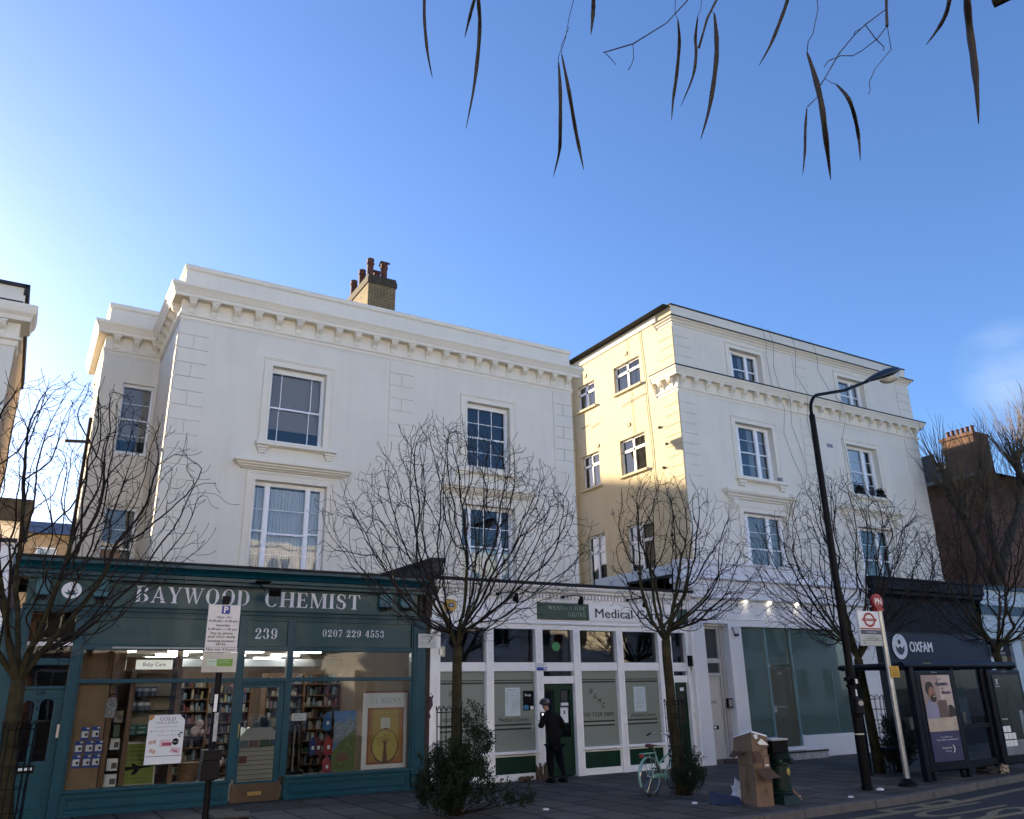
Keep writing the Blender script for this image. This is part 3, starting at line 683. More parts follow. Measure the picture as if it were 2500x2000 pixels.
# chimney stack
ch = MB(); cy0 = 23.6
ch.box(8.5, 9.5, cy0, cy0 + 3.0, 11.7, 15.1); ch.build('chimney', brick_y, v1)
chim = [o for o in C.objects if o.name.startswith('chimney')][-1]
cp = MB(); cp.box(8.46, 9.54, cy0 - .04, cy0 + 3.04, 15.1, 15.30); cp.box(8.49, 9.51, cy0 - .01, cy0 + 3.01, 15.30, 15.42)
cp.build('chimney_cap', brick_mat('sooty_brick', (.05, .04, .028), (.035, .03, .022), (.06, .055, .04)), chim)
pr = [(.15, 0), (.15, .02), (.13, .06), (.115, .12), (.112, .55), (.135, .57), (.14, .62), (.115, .66), (.125, .70), (.125, .78), (.10, .79)]
pots = [(8.67, .35, 1.0, 0), (8.67, 1.15, .93, 0), (8.67, 2.0, .9, 0), (9.18, .35, .92, 1), (9.18, 1.05, .9, 1)]
for i, (px_, dy, sc_, hood) in enumerate(pots):
    q = MB(); q.lathe(px_, cy0 + dy, [(r_, z_ * sc_) for r_, z_ in pr], 16, 15.42)
    if hood:
        for k in range(7):
            a = math.pi * k / 6
            if k < 6:
                a2 = math.pi * (k + 1) / 6
                q.face([(px_ - .14, cy0 + dy + .15 * math.cos(a), 15.42 + .72 * sc_ + .15 * math.sin(a)), (px_ + .17, cy0 + dy + .15 * math.cos(a), 15.42 + .72 * sc_ + .15 * math.sin(a)),
                        (px_ + .17, cy0 + dy + .15 * math.cos(a2), 15.42 + .72 * sc_ + .15 * math.sin(a2)), (px_ - .14, cy0 + dy + .15 * math.cos(a2), 15.42 + .72 * sc_ + .15 * math.sin(a2))])
    q.build('chimney_pot', terracotta, chim, smooth=False)

# ================================================================== VILLA 2
v2 = thing('stucco_villa', 'taller pale stucco villa with sunlit yellow side wall and trailing wires on its front', 'house', (25.4, YF, 0))
DX = 6.08
w1 = [(21.40, 23.05, 12.55, 13.86), (21.27, 23.17, 8.9, 10.91), (21.17, 23.35, 4.9, 7.58)]
holes = w1 + [(a + DX, b + DX, c, d) for a, b, c, d in w1]
m = MB()
m.holed(18.65, 32.25, 0, 15.0, holes, lambda u, v, w: (u, YF + w, v), .22)
m.face([(32.25, YF, 0), (32.25, 46, 0), (32.25, 46, 15), (32.25, YF, 15)]); m.face([(18.65, 46, 0), (18.65, 46, 15), (32.25, 46, 15), (32.25, 46, 0)])  # unseen rear stretched far back to keep sun off the brick house
m.build('wall', stucco_b, v2)
sd = [(21.74, 23.32, 12.63, 13.74), (24.60, 25.82, 12.66, 13.74), (21.75, 23.22, 9.33, 10.71), (24.55, 25.72, 9.34, 10.71), (21.66, 23.14, 5.50, 7.44), (24.46, 25.62, 5.50, 7.44)]
m = MB()
m.holed(YF, 26.1, 0, 15.0, sd, lambda u, v, w: (18.65 + w, u, v), .16)
m.face([(18.65, 26.1, 0), (18.65, 26.1, 15.0), (18.3, 26.1, 15.0), (18.3, 26.1, 0)]); m.face([(18.3, 26.1, 0), (18.3, 26.1, 15.0), (18.3, 46, 15.0), (18.3, 46, 0)])
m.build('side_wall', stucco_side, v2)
m = MB(); m.face([(18.3, YF, 14.95), (32.25, YF, 14.95), (32.25, 46, 14.95), (18.3, 46, 14.95)]); m.build('roof', lead, v2)
m = MB()
m.sweep([(18.65, 20.6), (18.65, YF), (32.25, YF), (32.25, 20.6)], [(0, 14.22), (.03, 14.24), (.05, 14.30), (.10, 14.33), (.12, 14.38), (.17, 14.40), (.2, 14.44), (.22, 14.45)])
m.mat(1); m.sweep([(18.65, 20.6), (18.65, YF), (32.25, YF), (32.25, 20.6)], [(.22, 14.452), (.23, 14.46), (.23, 14.50), (0, 14.56)])
m.build('string_course', [stucco_trim, lead], v2)
m = MB()
P2 = [(18.65, 20.9), (18.65, YF), (32.25, YF), (32.25, 20.9)]
m.sweep(P2, [(.02, 11.66), (.02, 11.75), (.06, 11.77), (.07, 11.83), (.03, 11.85), (.03, 12.20), (.22, 12.20), (.23, 12.26), (.25, 12.27), (.27, 12.33), (.31, 12.39), (.33, 12.42), (.33, 12.46)])
m.mat(1); m.sweep(P2, [(.331, 12.462), (.345, 12.47), (.345, 12.51), (0, 12.58)])
m.build('cornice', [stucco_trim, lead], v2)
m = MB(); m.sweep([(18.65, 46), (18.65, YF), (32.25, YF), (32.25, 46)], [(0, 15.0), (.035, 15.005), (.035, 15.05), (-.25, 15.06), (-.25, 14.9)])
m.build('parapet_coping', lead, v2)
m = MB(); m.sweep([(18.65, 26.1), (18.65, 20.62)], [(0.0, 14.62), (.05, 14.64), (.05, 14.88), (0, 14.898)]); m.build('eaves_band', stucco_trim, v2)
m = MB(); m.box(18.4, 18.56, 20.2, 20.62, 14.9, 15.12)
b0 = bracket_mesh(v2, 18.80, YF - .03, 11.86, 12.195, w=.22, d=.19)
n2 = 22
for i in range(1, n2 + 1):
    shift_copy(b0, i * (32.1 - 18.80) / n2, 0, 0)
for y in (20.05, 20.55):
    c = shift_copy(b0, 0, 0, 0); c.rotation_euler.z = R(-90); o = Vector(ORG[v2.name])
    p = Vector((18.80, YF - .03, 0)) - o; p.z = 0; q = Vector((18.62, y, 0)) - o; q.z = 0
    c.location = q - Matrix.Rotation(R(-90), 3, 'Z') @ p
quoins(v2, 18.65, 19.40, 11.62, 4.9, YF, .3745, split=False, mat=stucco_b); quoins(v2, 31.32, 32.25, 11.62, 4.9, YF, .3745, split=False, mat=stucco_b)
quoins(v2, 24.84, 25.60, 11.62, 4.9, YF, .3745, split=False, mat=stucco_b)
for a, b in ((18.65, 19.42), (24.86, 25.62), (31.35, 32.25)): quoins(v2, a, b, 14.15, 12.65, YF, .375, split=False, mat=stucco_b)
for zz_ in (np.arange(11.62, 5, -.3745), np.arange(14.15, 12.9, -.375)):
    m = MB()
    for z in zz_: m.box(18.628, 18.65, YF + .01, 20.62, z - .3745 + .012, z - .012)
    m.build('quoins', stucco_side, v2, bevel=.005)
for dx in (0, DX):
    for q in ((21.27, 23.17, 8.86, 10.91), (21.40, 23.05, 12.5, 13.86), (21.17, 23.35, 4.9, 7.58)):
        m = MB(); architrave(m, q[0] + dx, q[1] + dx, q[2], q[3], YF); m.build('window_surround', stucco_trim, v2, bevel=.006)
for dx in (0, DX):
    cx = 22.26 + dx; m = MB(); m.box(cx - 1.28, cx + 1.28, YF - .17, YF + .1, 8.72, 8.84); m.box(cx - 1.2, cx + 1.2, YF - .1, YF, 8.69, 8.719)
    for q in (cx - 1.02, cx + 1.02): m.box(q - .17, q + .17, YF - .13, YF, 8.60, 8.688); m.box(q - .13, q + .13, YF - .09, YF, 8.50, 8.598)
    m.build('window_sill', stucco_trim, v2, bevel=.008)
    cx = 22.1 + dx; m = MB()
    m.sweep([(cx - 1.55, YF + .01), (cx - 1.55, YF), (cx + 1.55, YF), (cx + 1.55, YF + .01)], [(0, 8.0), (.06, 8.01), (.08, 8.06), (.14, 8.08), (.15, 8.13), (.22, 8.16), (.26, 8.20), (.28, 8.26), (.28, 8.31), (0, 8.36)])
    hd = m.build('window_hood', stucco_trim, v2)
    for q in (cx - 1.43, cx + 1.43): bracket_mesh(hd, q, YF, 7.38, 7.99, w=.26, d=.24)
m = MB(); m.sweep([(18.65, YF), (32.25, YF)], [(0, 5.60), (.05, 5.62), (.06, 5.68), (0, 5.72)]); m.build('sill_band', stucco_trim, v2)
G2 = glass_mat('window_glass_dark', (0.82, 0.88, 0.92), 1.5, 0.02, 0.04)
for k, dx in enumerate((0, DX)):
    sash(v2, 21.40 + dx, 23.05 + dx, 12.55, 13.86, YF, [(21.44 + dx, 21.60 + dx, []), (21.73 + dx, 22.37 + dx, [], 1), (22.50 + dx, 22.90 + dx, [])], 13.74, 13.15, 12.6, cover=('half', 'white')[k], depth=.22, glass=G2)
    sash(v2, 21.27 + dx, 23.17 + dx, 8.9, 10.91, YF, [(21.32 + dx, 21.50 + dx, []), (21.62 + dx, 22.43 + dx, [], 1), (22.58 + dx, 23.00 + dx, [])], 10.80, 9.87, 8.98, (10.34,), (9.40,), cover=('half', 'shade')[k], depth=.22, glass=G2)
    sash(v2, 21.17 + dx, 23.35 + dx, 4.9, 7.58, YF, [(21.22 + dx, 21.42 + dx, []), (21.58 + dx, 22.48 + dx, [], 1), (22.64 + dx, 23.15 + dx, [])], 7.48, 6.35, 5.0, (6.94,), (), cover=('grey', 'drape')[k], depth=.22, glass=G2)
# casements in the sunlit side wall
for i, (a, b, c, d) in enumerate(sd):
    mid = (a + b) / 2 + .02; tr = d - (d - c) * .33; wd = .05
    F2 = MB()
    def sb(u0, u1, v0, v1, e=.10, f=.17): F2.box(18.65 + e, 18.65 + f, u0, u1, v0, v1)
    sb(a, b, c, c + .07); sb(a, b, d - .07, d); sb(a, a + .07, c, d); sb(b - .07, b, c, d); sb(mid - .05, mid + .05, c, d); sb(a, b, tr - .05, tr + .05)
    cs = F2.build('window', upvc, v2)
    gl = MB(); gl.face([(18.79, b, c), (18.79, a, c), (18.79, a, d), (18.79, b, d)]); gl.build('glass', win_glass, cs)
    cu = MB(); n_ = 14
    for (ua, ub) in ((a + .08, mid - .05), (mid + .05, b - .08)):
        for k in range(n_):
            t0, t1 = k / n_, (k + 1) / n_
            cu.face([(18.9 + .012 * math.sin(k * 1.7), ua + (ub - ua) * t0, c), (18.9 + .012 * math.sin(k * 1.7 + 1.7), ua + (ub - ua) * t1, c), (18.9 + .012 * math.sin(k * 1.7 + 1.7), ua + (ub - ua) * t1, d), (18.9 + .012 * math.sin(k * 1.7), ua + (ub - ua) * t0, d)])
    cu.build('curtain', curtain_g, cs)
    rm = MB(); rm.box(18.82, 20.0, a - .1, b + .1, c - .1, d + .1); rm.f = [f for k, f in enumerate(rm.f) if k != 5]; rm.mi = rm.mi[:5]; rm.build('room', dark_int, cs)
    sl_ = MB(); sl_.box(18.55, 18.66, a - .08, b + .06, c - .09, c - .005); sl_.build('sill', stucco_side, cs)
# small vents, pipes, light fittings on the side wall
for (y, z) in ((22.5, 14.07), (25.2, 14.08), (22.6, 11.2), (24.6, 10.9), (23.9, 8.05)): m = MB(); m.box(18.62, 18.66, y - .09, y + .09, z - .07, z + .07); m.build('vent', pmat('dull_vent', (.35, .30, .22), .8), v2)
m = MB()
def wirey(pts, r_=.012): m.tube(pts, r_, 5)
rs = random.Random(3)
wirey([(18.62, 21.55 - .02 * i + .02 * math.sin(i * 1.3), 14.9 - i * .55) for i in range(15)], .010)
wirey([(18.62, 22.35 - .01 * i, 14.9 - i * .9) for i in range(8)], .007)
wirey([(18.62, 22.9, 12.0), (18.60, 22.6, 12.06), (18.62, 21.5, 12.1)], .011)
wirey([(18.62, 25.6, 11.9), (18.60, 25.1, 11.93)], .012); wirey([(18.62, 24.9, 11.75), (18.60, 24.4, 11.82)], .012)
for (y, z) in ((20.9, 10.6), (20.6, 9.9), (20.85, 9.1), (20.7, 6.7)): m.box(18.60, 18.65, y - .05, y + .05, z - .04, z + .04); m.tube([(18.60, y, z), (18.54, y - .10, z + .03)], .014, 5)
wirey([(18.62, 20.55, 7.5), (18.62, 20.58, 5.6)], .02)
m.build('side_cables', lead, v2)
m = MB()
for pts in ([(23.05, 15.0), (23.2, 14.4), (23.35, 13.9), (23.45, 12.7), (23.6, 11.7), (23.75, 10.8), (24.05, 9.9), (24.4, 9.2), (24.45, 8.95), (24.3, 8.85)],
            [(23.4, 15.0), (23.6, 14.4), (23.68, 13.5), (23.85, 12.7), (24.0, 12.2), (24.25, 11.2), (24.6, 10.2), (24.75, 9.6), (24.65, 9.1), (24.35, 8.85)],
            [(24.7, 15.0), (24.85, 14.4), (24.9, 13.4), (25.05, 12.5), (25.2, 11.6), (25.3, 10.8), (25.55, 10.0), (25.7, 9.3), (25.95, 8.5), (26.1, 7.9)],
            [(25.9, 15.0), (26.1, 14.4), (26.3, 13.8), (26.8, 13.1), (27.0, 12.5), (27.1, 11.8), (27.15, 11.1), (27.25, 10.2), (27.3, 9.5)]):
    for k in range(len(pts) - 1):
        pass
    m.tube([(a, YF - (.06 if z < 11.6 else (.37 if 11.6 < z < 12.6 else (.26 if z > 14.2 else .05))), z) for a, z in pts], .0085, 4)
m.build('trailing_wires', pmat('grey_wire', (.16, .15, .14), .7), v2)
m = MB(); m.box(26.22, 26.54, YF - .015, YF, 10.62, 10.76); m.build('air_brick', pmat('air_brick', (.22, .25, .30), .8, var=.4, scale=30), v2)
m = MB(); m.box(23.12, 23.28, YF - .12, YF - .02, 8.842, 9.0); m.build('box_on_sill', pmat('grey_box', (.22, .22, .21), .6), v2)
# ================================================================== CHEMIST SHOP (Y = 16 front)
YS = 16.0
s1 = thing('chemist_shop', 'teal painted chemist shopfront with white serif sign lettering', 'shop', (3.6, YS, 0))
m = MB()
# solid walls and flat roof behind the front
m.box(-.22, -.1, YS + .15, YF, 0, 4.0); m.box(7.28, 7.36, YS + .15, YF, 0, 4.0)
m.box(-.22, 7.36, YS + .2, YF - .01, 3.9, 4.0)
m.build('wall', pmat('shop_party_wall', (.12, .11, .10), .9), s1)
m = MB(); b_ = lambda *a: m.box(*a)
b_(-.205, .165, YS - .03, YS + .2, 0, 3.23); b_(.835, .985, YS - .03, YS + .2, 0, 3.19); b_(7.085, 7.36, YS - .04, YS + .2, 0, 3.30)       # pilasters
b_(-.17, .13, YS - .045, YS - .03, .3, 3.0); b_(7.14, 7.32, YS - .055, YS - .04, .4, 3.0); b_(7.085, 7.36, YS - .075, YS - .04, .0, .30)
b_(-.205, .165, YS - .06, YS - .03, 0, .25)
b_(.985, 3.62, YS + .0, YS + .2, 0, .37); b_(4.60, 7.085, YS + .0, YS + .2, 0, .37)                            # stall risers
b_(.96, 3.64, YS - .05, YS + .2, .345, .395); b_(4.58, 7.10, YS - .05, YS + .2, .345, .395)                # sills
b_(.985, 3.62, YS - .02, YS, 0, .055); b_(4.60, 7.085, YS - .02, YS, 0, .055)
for (a, c) in ((1.05, 3.55), (4.68, 7.02)):                                                            # raised panel mouldings
    for k, e in ((0, .012), (.045, .02)):
        for q in ((a + k, c - k, .265 - k * .5, .28 - k * .5), (a + k, c - k, .085 + k * .5, .10 + k * .5)): b_(q[0], q[1], YS - e, YS, q[2], q[3])
        b_(a + k, a + k + .015, YS - e, YS, .10 + k * .5, .265 - k * .5); b_(c - k - .015, c - k, YS - e, YS, .10 + k * .5, .265 - k * .5)
for a, c in ((.985, 1.02), (3.56, 3.70), (4.49, 4.61), (7.05, 7.085)): b_(a, c, YS - .01, YS + .12, .395, 3.19)   # mullions
for a, c in ((1.02, 3.56), (3.70, 4.49), (4.61, 7.05)):
    b_(a, c, YS - .02, YS + .12, 2.03, 2.10); b_(a, c, YS - .0, YS + .12, 2.575, 2.66)
b_(.165, .835, YS + .02, YS + .12, 2.33, 2.44)
b_(3.70, 4.49, YS + .0, YS + .12, 1.99, 2.03)
m.build('shop_frame', teal, s1, bevel=.006)
m = MB(); m.box(.165, .835, YS + .03, YS + .1, 2.64, 2.70); m.build('fanlight_rail', white_worn, s1)
m = MB(); m.box(1.45, 3.56, YS - .025, YS + .0, 2.60, 2.632); m.build('blind_strip', pmat('old_white_blind', (.35, .38, .36), .6), s1)
for a, c in ((1.02, 3.56), (3.72, 4.47), (4.63, 7.05)): m = MB(); m.box(a, c, YS + .03, YS + .1, 2.66, 3.17); m.build('sign_panel', teal_panel, s1)
m = MB()
for a, c in ((1.0, 3.58), (3.70, 4.49), (4.60, 7.07)):
    m.box(a, c, YS - .005, YS + .03, 3.13, 3.19); m.box(a, c, YS - .005, YS + .03, 2.66, 2.68); m.box(a, a + .02, YS - .004, YS + .03, 2.68, 3.13); m.box(c - .02, c, YS - .004, YS + .03, 2.68, 3.13)
prof = [(0.2, 3.19), (-.02, 3.19), (-.02, 3.215), (-.055, 3.225), (-.055, 3.25), (-.03, 3.26), (-.03, 3.285), (-.075, 3.295), (-.075, 3.31), (-.01, 3.32), (.2, 3.32)]
m.prof([(YS + a, b) for a, b in prof], -.0, 7.16)
# cornice box over the fascia
prof = [(.25, 3.745), (-.10, 3.745), (-.10, 3.80), (-.16, 3.81), (-.16, 3.87), (-.20, 3.88), (-.22, 3.93), (-.26, 3.97), (-.30, 3.99), (-.30, 4.045), (.25, 4.05)]
m.prof([(YS + a, b) for a, b in prof], -.18, 7.30)
m.build('cornice', teal, s1)
m = MB(); m.prof([(YS + a, b) for a, b in [(.3, 4.051), (-.32, 4.051), (-.33, 4.07), (-.33, 4.09), (.3, 4.14)]], -.22, 7.34); m.build('roof_flashing', lead, s1)
m = MB(); m.face([(-.2, YS + .25, 4.1), (7.3, YS + .25, 4.1), (7.3, YF, 4.3), (-.2, YF, 4.3)]); m.build('roof', lead, s1)
m = MB(); m.box(.03, 7.16, YS + .0, YS + .2, 3.32, 3.745); fas = m.build('fascia', teal_panel, s1)
m = MB()
put_serif(m, 'BAYWOOD', (1.70, YS - .012, 3.395), 1.93 + .1, .285, S=.19); put_serif(m, 'CHEMIST', (3.97, YS - .012, 3.395), 1.96, .285, S=.19)
m.build('lettering', paint_wt, s1)
m = MB(); put_serif(m, '239', (3.85, YS + .027, 2.80), .45, .195, S=.2); m.build('lettering', paint_wt, s1)
m = MB(); put_serif(m, '0207 229 4553', (5.155, YS + .027, 2.86), 1.31, .135, S=.19); m.build('lettering', paint_wt, s1)
m = MB()   # round white emblem with leaf cut-outs
for k in range(26):
    a0, a1 = 2 * math.pi * k / 26, 2 * math.pi * (k + 1) / 26
    m.face([(.69, YS - .008, 3.555), (.69 + .155 * math.cos(a0), YS - .008, 3.555 + .14 * math.sin(a0)), (.69 + .155 * math.cos(a1), YS - .008, 3.555 + .14 * math.sin(a1))])
em = m.build('emblem', paint_wt, s1)
m = MB()
for k in range(5):
    a = R(25 + k * 32); c_, s_ = math.cos(a), math.sin(a)
    m.face([(.69, YS - .011, 3.47), (.69 + .06 * c_ - .018 * s_, YS - .011, 3.47 + .06 * s_ + .018 * c_), (.69 + .125 * c_, YS - .011, 3.47 + .125 * s_), (.69 + .06 * c_ + .018 * s_, YS - .011, 3.47 + .06 * s_ - .018 * c_)])
m.build('leaf_motif', teal_panel, em)
# fixed shutter boxes either side of the sign
for a, c in ((.155, .35), (1.04, 1.25), (6.29, 6.56), (6.75, 7.03)):
    m = MB(); m.box(a, c, YS - .09, YS, 3.46, 3.74); m.mat(1); m.box(a + .02, c - .02, YS - .11, YS - .03, 3.41, 3.458)
    for k in range(2): m.tube([(a + .06 + k * .08, YS - .06, 3.42), (a + .06 + k * .08, YS - .06, 3.36)], .012, 6)
    m.build('sign_box', [pmat('bright_teal', (.005, .12, .17), .35), black], s1, bevel=.006)
# door 238 on the left
d8 = MB(); yd = YS + .06
d8.box(.165, .835, yd, yd + .05, .0, .62); d8.box(.165, .835, yd, yd + .05, .62, .85); d8.box(.165, .835, yd, yd + .05, 1.80, 1.95)
d8.box(.165, .255, yd, yd + .05, .85, 1.80); d8.box(.42, .50, yd, yd + .05, .85, 1.80); d8.box(.70, .835, yd, yd + .05, .85, 1.80)
for x0_, x1_ in ((.255, .42), (.50, .70)):
    cx_ = (x0_ + x1_) / 2; r_ = (x1_ - x0_) / 2
    for k in range(8):
        a0, a1 = math.pi * k / 8, math.pi * (k + 1) / 8
        d8.raw([(cx_ + r_ * math.cos(a0), yd, 1.70 + r_ * math.sin(a0)), (cx_ + r_ * math.cos(a1), yd, 1.70 + r_ * math.sin(a1)), (cx_ + r_ * math.cos(a1), yd, 1.801), (cx_ + r_ * math.cos(a0), yd, 1.801)], [(0, 3, 2, 1)])
d8.box(.23, .42, yd - .015, yd, .15, .55); d8.box(.50, .74, yd - .015, yd, .15, .55)
d8.box(.165, .835, YS + .03, YS + .1, 1.95, 2.0)
dr = d8.build('door', teal, s1, bevel=.005)
m = MB(); m.face([(.25, yd + .03, .85), (.70, yd + .03, .85), (.70, yd + .03, 1.85), (.25, yd + .03, 1.85)]); m.build('glass', shop_glass, dr)
m = MB(); m.face([(.165, YS + .08, 2.0), (.835, YS + .08, 2.0), (.835, YS + .08, 3.19), (.165, YS + .08, 3.19)]); m.build('fanlight', shop_glass, s1)
m = MB(); m.box(.29, .56, yd - .01, yd, .68, .80); m.mat(1); m.box(.34, .53, yd - .02, yd - .01, .725, .765); m.build('letter_plate', [black, paper], dr)
m = MB(); m.box(.79, .83, YS - .045, YS - .03, 1.20, 1.40); m.build('door_bell', steel, s1)
m = MB(); put_text(m, '238', (.48, yd - .004, 1.865), h=.055, w=.13); put_text(m, 'A', (.46, yd - .004, 1.74), h=.05); put_text(m, 'B', (.46, yd - .004, 1.63), h=.05); m.build('lettering', ink, dr)
m = MB(); m.box(.12, .88, YS + .8, YS + .85, 0, 3.3); m.box(.0, .15, YS + .12, YS + .85, 0, 3.3); m.box(.85, .93, YS + .12, YS + .85, 0, 3.3); m.build('hallway', dark_int, s1)
# shop door 239
m = MB(); yd = YS + .02
m.box(3.70, 3.745, yd, yd + .05, .31, 1.99); m.box(4.385, 4.49, yd, yd + .05, .31, 1.99); m.box(3.745, 4.385, yd, yd + .05, 1.93, 1.99); m.box(3.745, 4.385, yd, yd + .05, .31, .345)
dd = m.build('door', teal, s1, bevel=.004)
m = MB(); m.box(3.66, 4.52, yd - .01, yd + .05, .012, .31); m.build('kick_plate', pmat('old_brass_plate', (.075, .050, .028), .5, var=.35, scale=4, metal=.3), dd)
m = MB(); m.box(3.95, 4.19, yd - .02, yd - .01, .115, .175); m.box(3.97, 4.17, yd - .026, yd - .02, .13, .16); m.build('letter_plate', brass, dd)
m = MB(); m.tube([(3.70, yd - .01, 1.30), (3.70, yd - .05, 1.30), (3.695, yd - .05, 1.09), (3.695, yd - .01, 1.09)], .011, 6); m.lathe(3.68, yd - .0, [(.01, 0), (.02, .005)], 8, 1.5)
m.build('handle', brass, dd)
m = MB(); m.face([(3.745, yd + .025, .345), (4.385, yd + .025, .345), (4.385, yd + .025, 1.93), (3.745, yd + .025, 1.93)]); m.build('glass', shop_glass, dd)
for a, c, z0, z1 in ((1.02, 3.56, .395, 2.03), (4.61, 7.05, .395, 2.03), (1.02, 3.56, 2.10, 2.575), (3.70, 4.49, 2.10, 2.575), (4.61, 7.05, 2.10, 2.575)):
    m = MB(); m.face([(a, YS + .06, z0), (c, YS + .06, z0), (c, YS + .06, z1), (a, YS + .06, z1)]); m.build('shop_window', shop_glass, s1)
# interior shell
m = MB(); x0, x1, y0, y1, zc = .95, 7.2, YS + .12, 26.3, 2.78
m.face([(x0, y0, .04), (x1, y0, .04), (x1, y1, .04), (x0, y1, .04)]); m.mat(1)
m.face([(x0, y0, zc), (x0, y1, zc), (x1, y1, zc), (x1, y0, zc)]); m.mat(2)
m.face([(x0, y0, 0), (x0, y1, 0), (x0, y1, zc), (x0, y0, zc)]); m.face([(x1, y0, 0), (x1, y0, zc), (x1, y1, zc), (x1, y1, 0)]); m.face([(x0, y1, 0), (x1, y1, 0), (x1, y1, zc), (x0, y1, zc)])
m.mat(3); m.box(.96, 3.56, YS + .10, YS + .75, .3, .36); m.box(4.6, 7.1, YS + .1, YS + .75, .3, .36)
m.build('interior', [pmat('shop_floor', (.25, .23, .2), .5), pmat('shop_ceiling', (.22, .22, .21), .9), pmat('shop_wall', (.13, .09, .06), .8), wood], s1)
tubem = pmat('ceiling_tube', (1, .98, .93), .5, var=0, emit=8.0)
lt = thing('ceiling_light', 'white strip light on the chemist ceiling', 'ceiling light', (1.9, 17.9, zc), group='strip lights on the chemist ceiling')
m = MB(); m.box(1.55, 2.25, 17.85, 17.97, zc - .05, zc - .005); m.build('tube', tubem, lt)
for i in range(5):
    for j in range(4):
        if i or j: copy_tree(lt, loc=(1.9 + j * 1.35, 17.9 + i * 1.75, zc))
m = MB(); m.box(1.0, 7.1, 20.3, 20.42, 2.45, 2.62); m.build('ceiling_duct', steel, s1)
# display joinery
m = MB(); yb = YS + .14
m.box(.99, 1.50, YS + .115, YS + .13, .36, 2.03); m.box(.99, 1.75, YS + .5, YS + .55, 2.0, 2.7)
for k in range(14): m.box(.99, 1.50, YS + .108, YS + .114, .40 + k * .115, .406 + k * .115)
m.build('display_board', wood_l, s1)
m = MB(); yb = YS + .95
m.box(1.52, 1.60, YS + .14, yb, .36, 2.7); m.box(1.84, 1.92, YS + .2, yb, .36, 2.25); m.box(2.62, 2.70, YS + .3, yb, .36, 2.3); m.box(1.6, 2.7, yb, yb + .04, .36, 2.5); m.box(1.86, 2.68, YS + .55, yb, 2.2, 2.27)
m.box(2.62, 2.72, YS + .6, YS + .66, .36, 2.7)
m.build('display_case', wood, s1)
m = MB()
for z in (.62, .95, 1.15, 1.38, 1.60): m.box(1.60, 1.84, YS + .2, YS + .5, z, z + .012)
m.mat(1); m.box(1.92, 2.62, yb - .02, yb - .005, .5, 2.2); m.mat(0)
for z in (1.34 - .18, 1.56, 1.80): m.box(1.92, 2.62, YS + .45, yb, z, z + .015)
m.build('display_shelf', [black, pmat('cream_back_panel', (.50, .47, .38), .7)], s1)
glowsign = pmat('lit_sign', (.62, .62, .58), .5, var=.03, emit=.25)
for a, c, y_, t in ((1.93, 2.55, YS + .6, 'Baby Care'), (1.60, 1.77, YS + .62, 'by Care')):
    o_ = thing('hanging_sign', ('white "Baby Care" sign over the chemist display case' if t[0] == 'B' else 'smaller cut-off sign reading "by Care" left of the Baby Care sign'), 'sign', (a, y_, 2.27))
    m = MB(); m.box(a, c, y_, y_ + .03, 2.275, 2.44); m.build('board', glowsign, o_)
    m = MB(); put_text(m, t, ((a + c) / 2, y_ - .004, 2.33), h=.065, w=(c - a) * .62); m.build('lettering', ink, o_)
rs = random.Random(11)
PC = [(.30, .30, .29), (.24, .21, .16), (.05, .08, .15), (.16, .04, .04), (.05, .11, .07), (.24, .21, .10), (.03, .03, .035), (.14, .20, .24), (.22, .13, .14)]
PM = [pmat('product_%s' % n, c, .5, var=.1) for n, c in zip(['white', 'cream', 'blue', 'red', 'green', 'yellow', 'black', 'pale', 'pink'], PC)]
def shelf_unit(x, y, w, h, d, facing, label, rows=9):
    u = thing('shelf_unit', label, 'shelves', (x, y, .04))
    m = MB(); m.box(x - w / 2, x - w / 2 + .03, y, y + d, .04, h); m.box(x + w / 2 - .03, x + w / 2, y, y + d, .04, h); m.box(x - w / 2, x + w / 2, y + d - .02, y + d, .04, h)
    for k in range(rows): m.box(x - w / 2 + .03, x + w / 2 - .03, y + .02, y + d - .02, .1 + k * (h - .1) / rows, .115 + k * (h - .1) / rows)
    m.build('frame', wood, u)
    st = MB(); rh = (h - .1) / rows
    for k in range(rows):
        xx = x - w / 2 + .05
        while xx < x + w / 2 - .08:
            pw = rs.uniform(.018, .075); ph = rs.uniform(.3, .85) * rh; st.mat(rs.choice([0, 0, 1, 1, 2, 3, 4, 5, 6, 7, 8, 6, 6, 6, 7]))
            z0_ = .116 + k * rh
            if rs.random() < .88: st.box(xx, xx + pw, y + .04 + rs.uniform(0, .06), y + d * .7, z0_, z0_ + ph)
            xx += pw + rs.uniform(.004, .03)
    o = st.build('assorted_products', PM, u); o['kind'] = 'stuff'
    return u
shelf_unit(3.15, 18.6, 1.0, 2.2, .4, 0, 'tall wooden shelf unit of bottles behind the parking sign, left of the chemist door')
shelf_unit(2.45, 21.2, 1.3, 2.2, .4, 0, 'wooden shelf unit far back behind the chemist baby display')
shelf_unit(4.45, 20.8, 1.2, 2.1, .4, 0, 'wooden shelf unit seen through the chemist door glass')
shelf_unit(5.15, 18.3, .85, 2.25, .4, 0, 'wooden shelf unit behind the hot-water bottles, first right of the chemist door')
shelf_unit(6.15, 18.9, .95, 2.25, .4, 0, 'wooden shelf unit behind the alpine poster')
shelf_unit(7.1 - .3, 21.0, .6, 2.2, .4, 0, 'narrow shelf unit in the far right corner of the chemist')
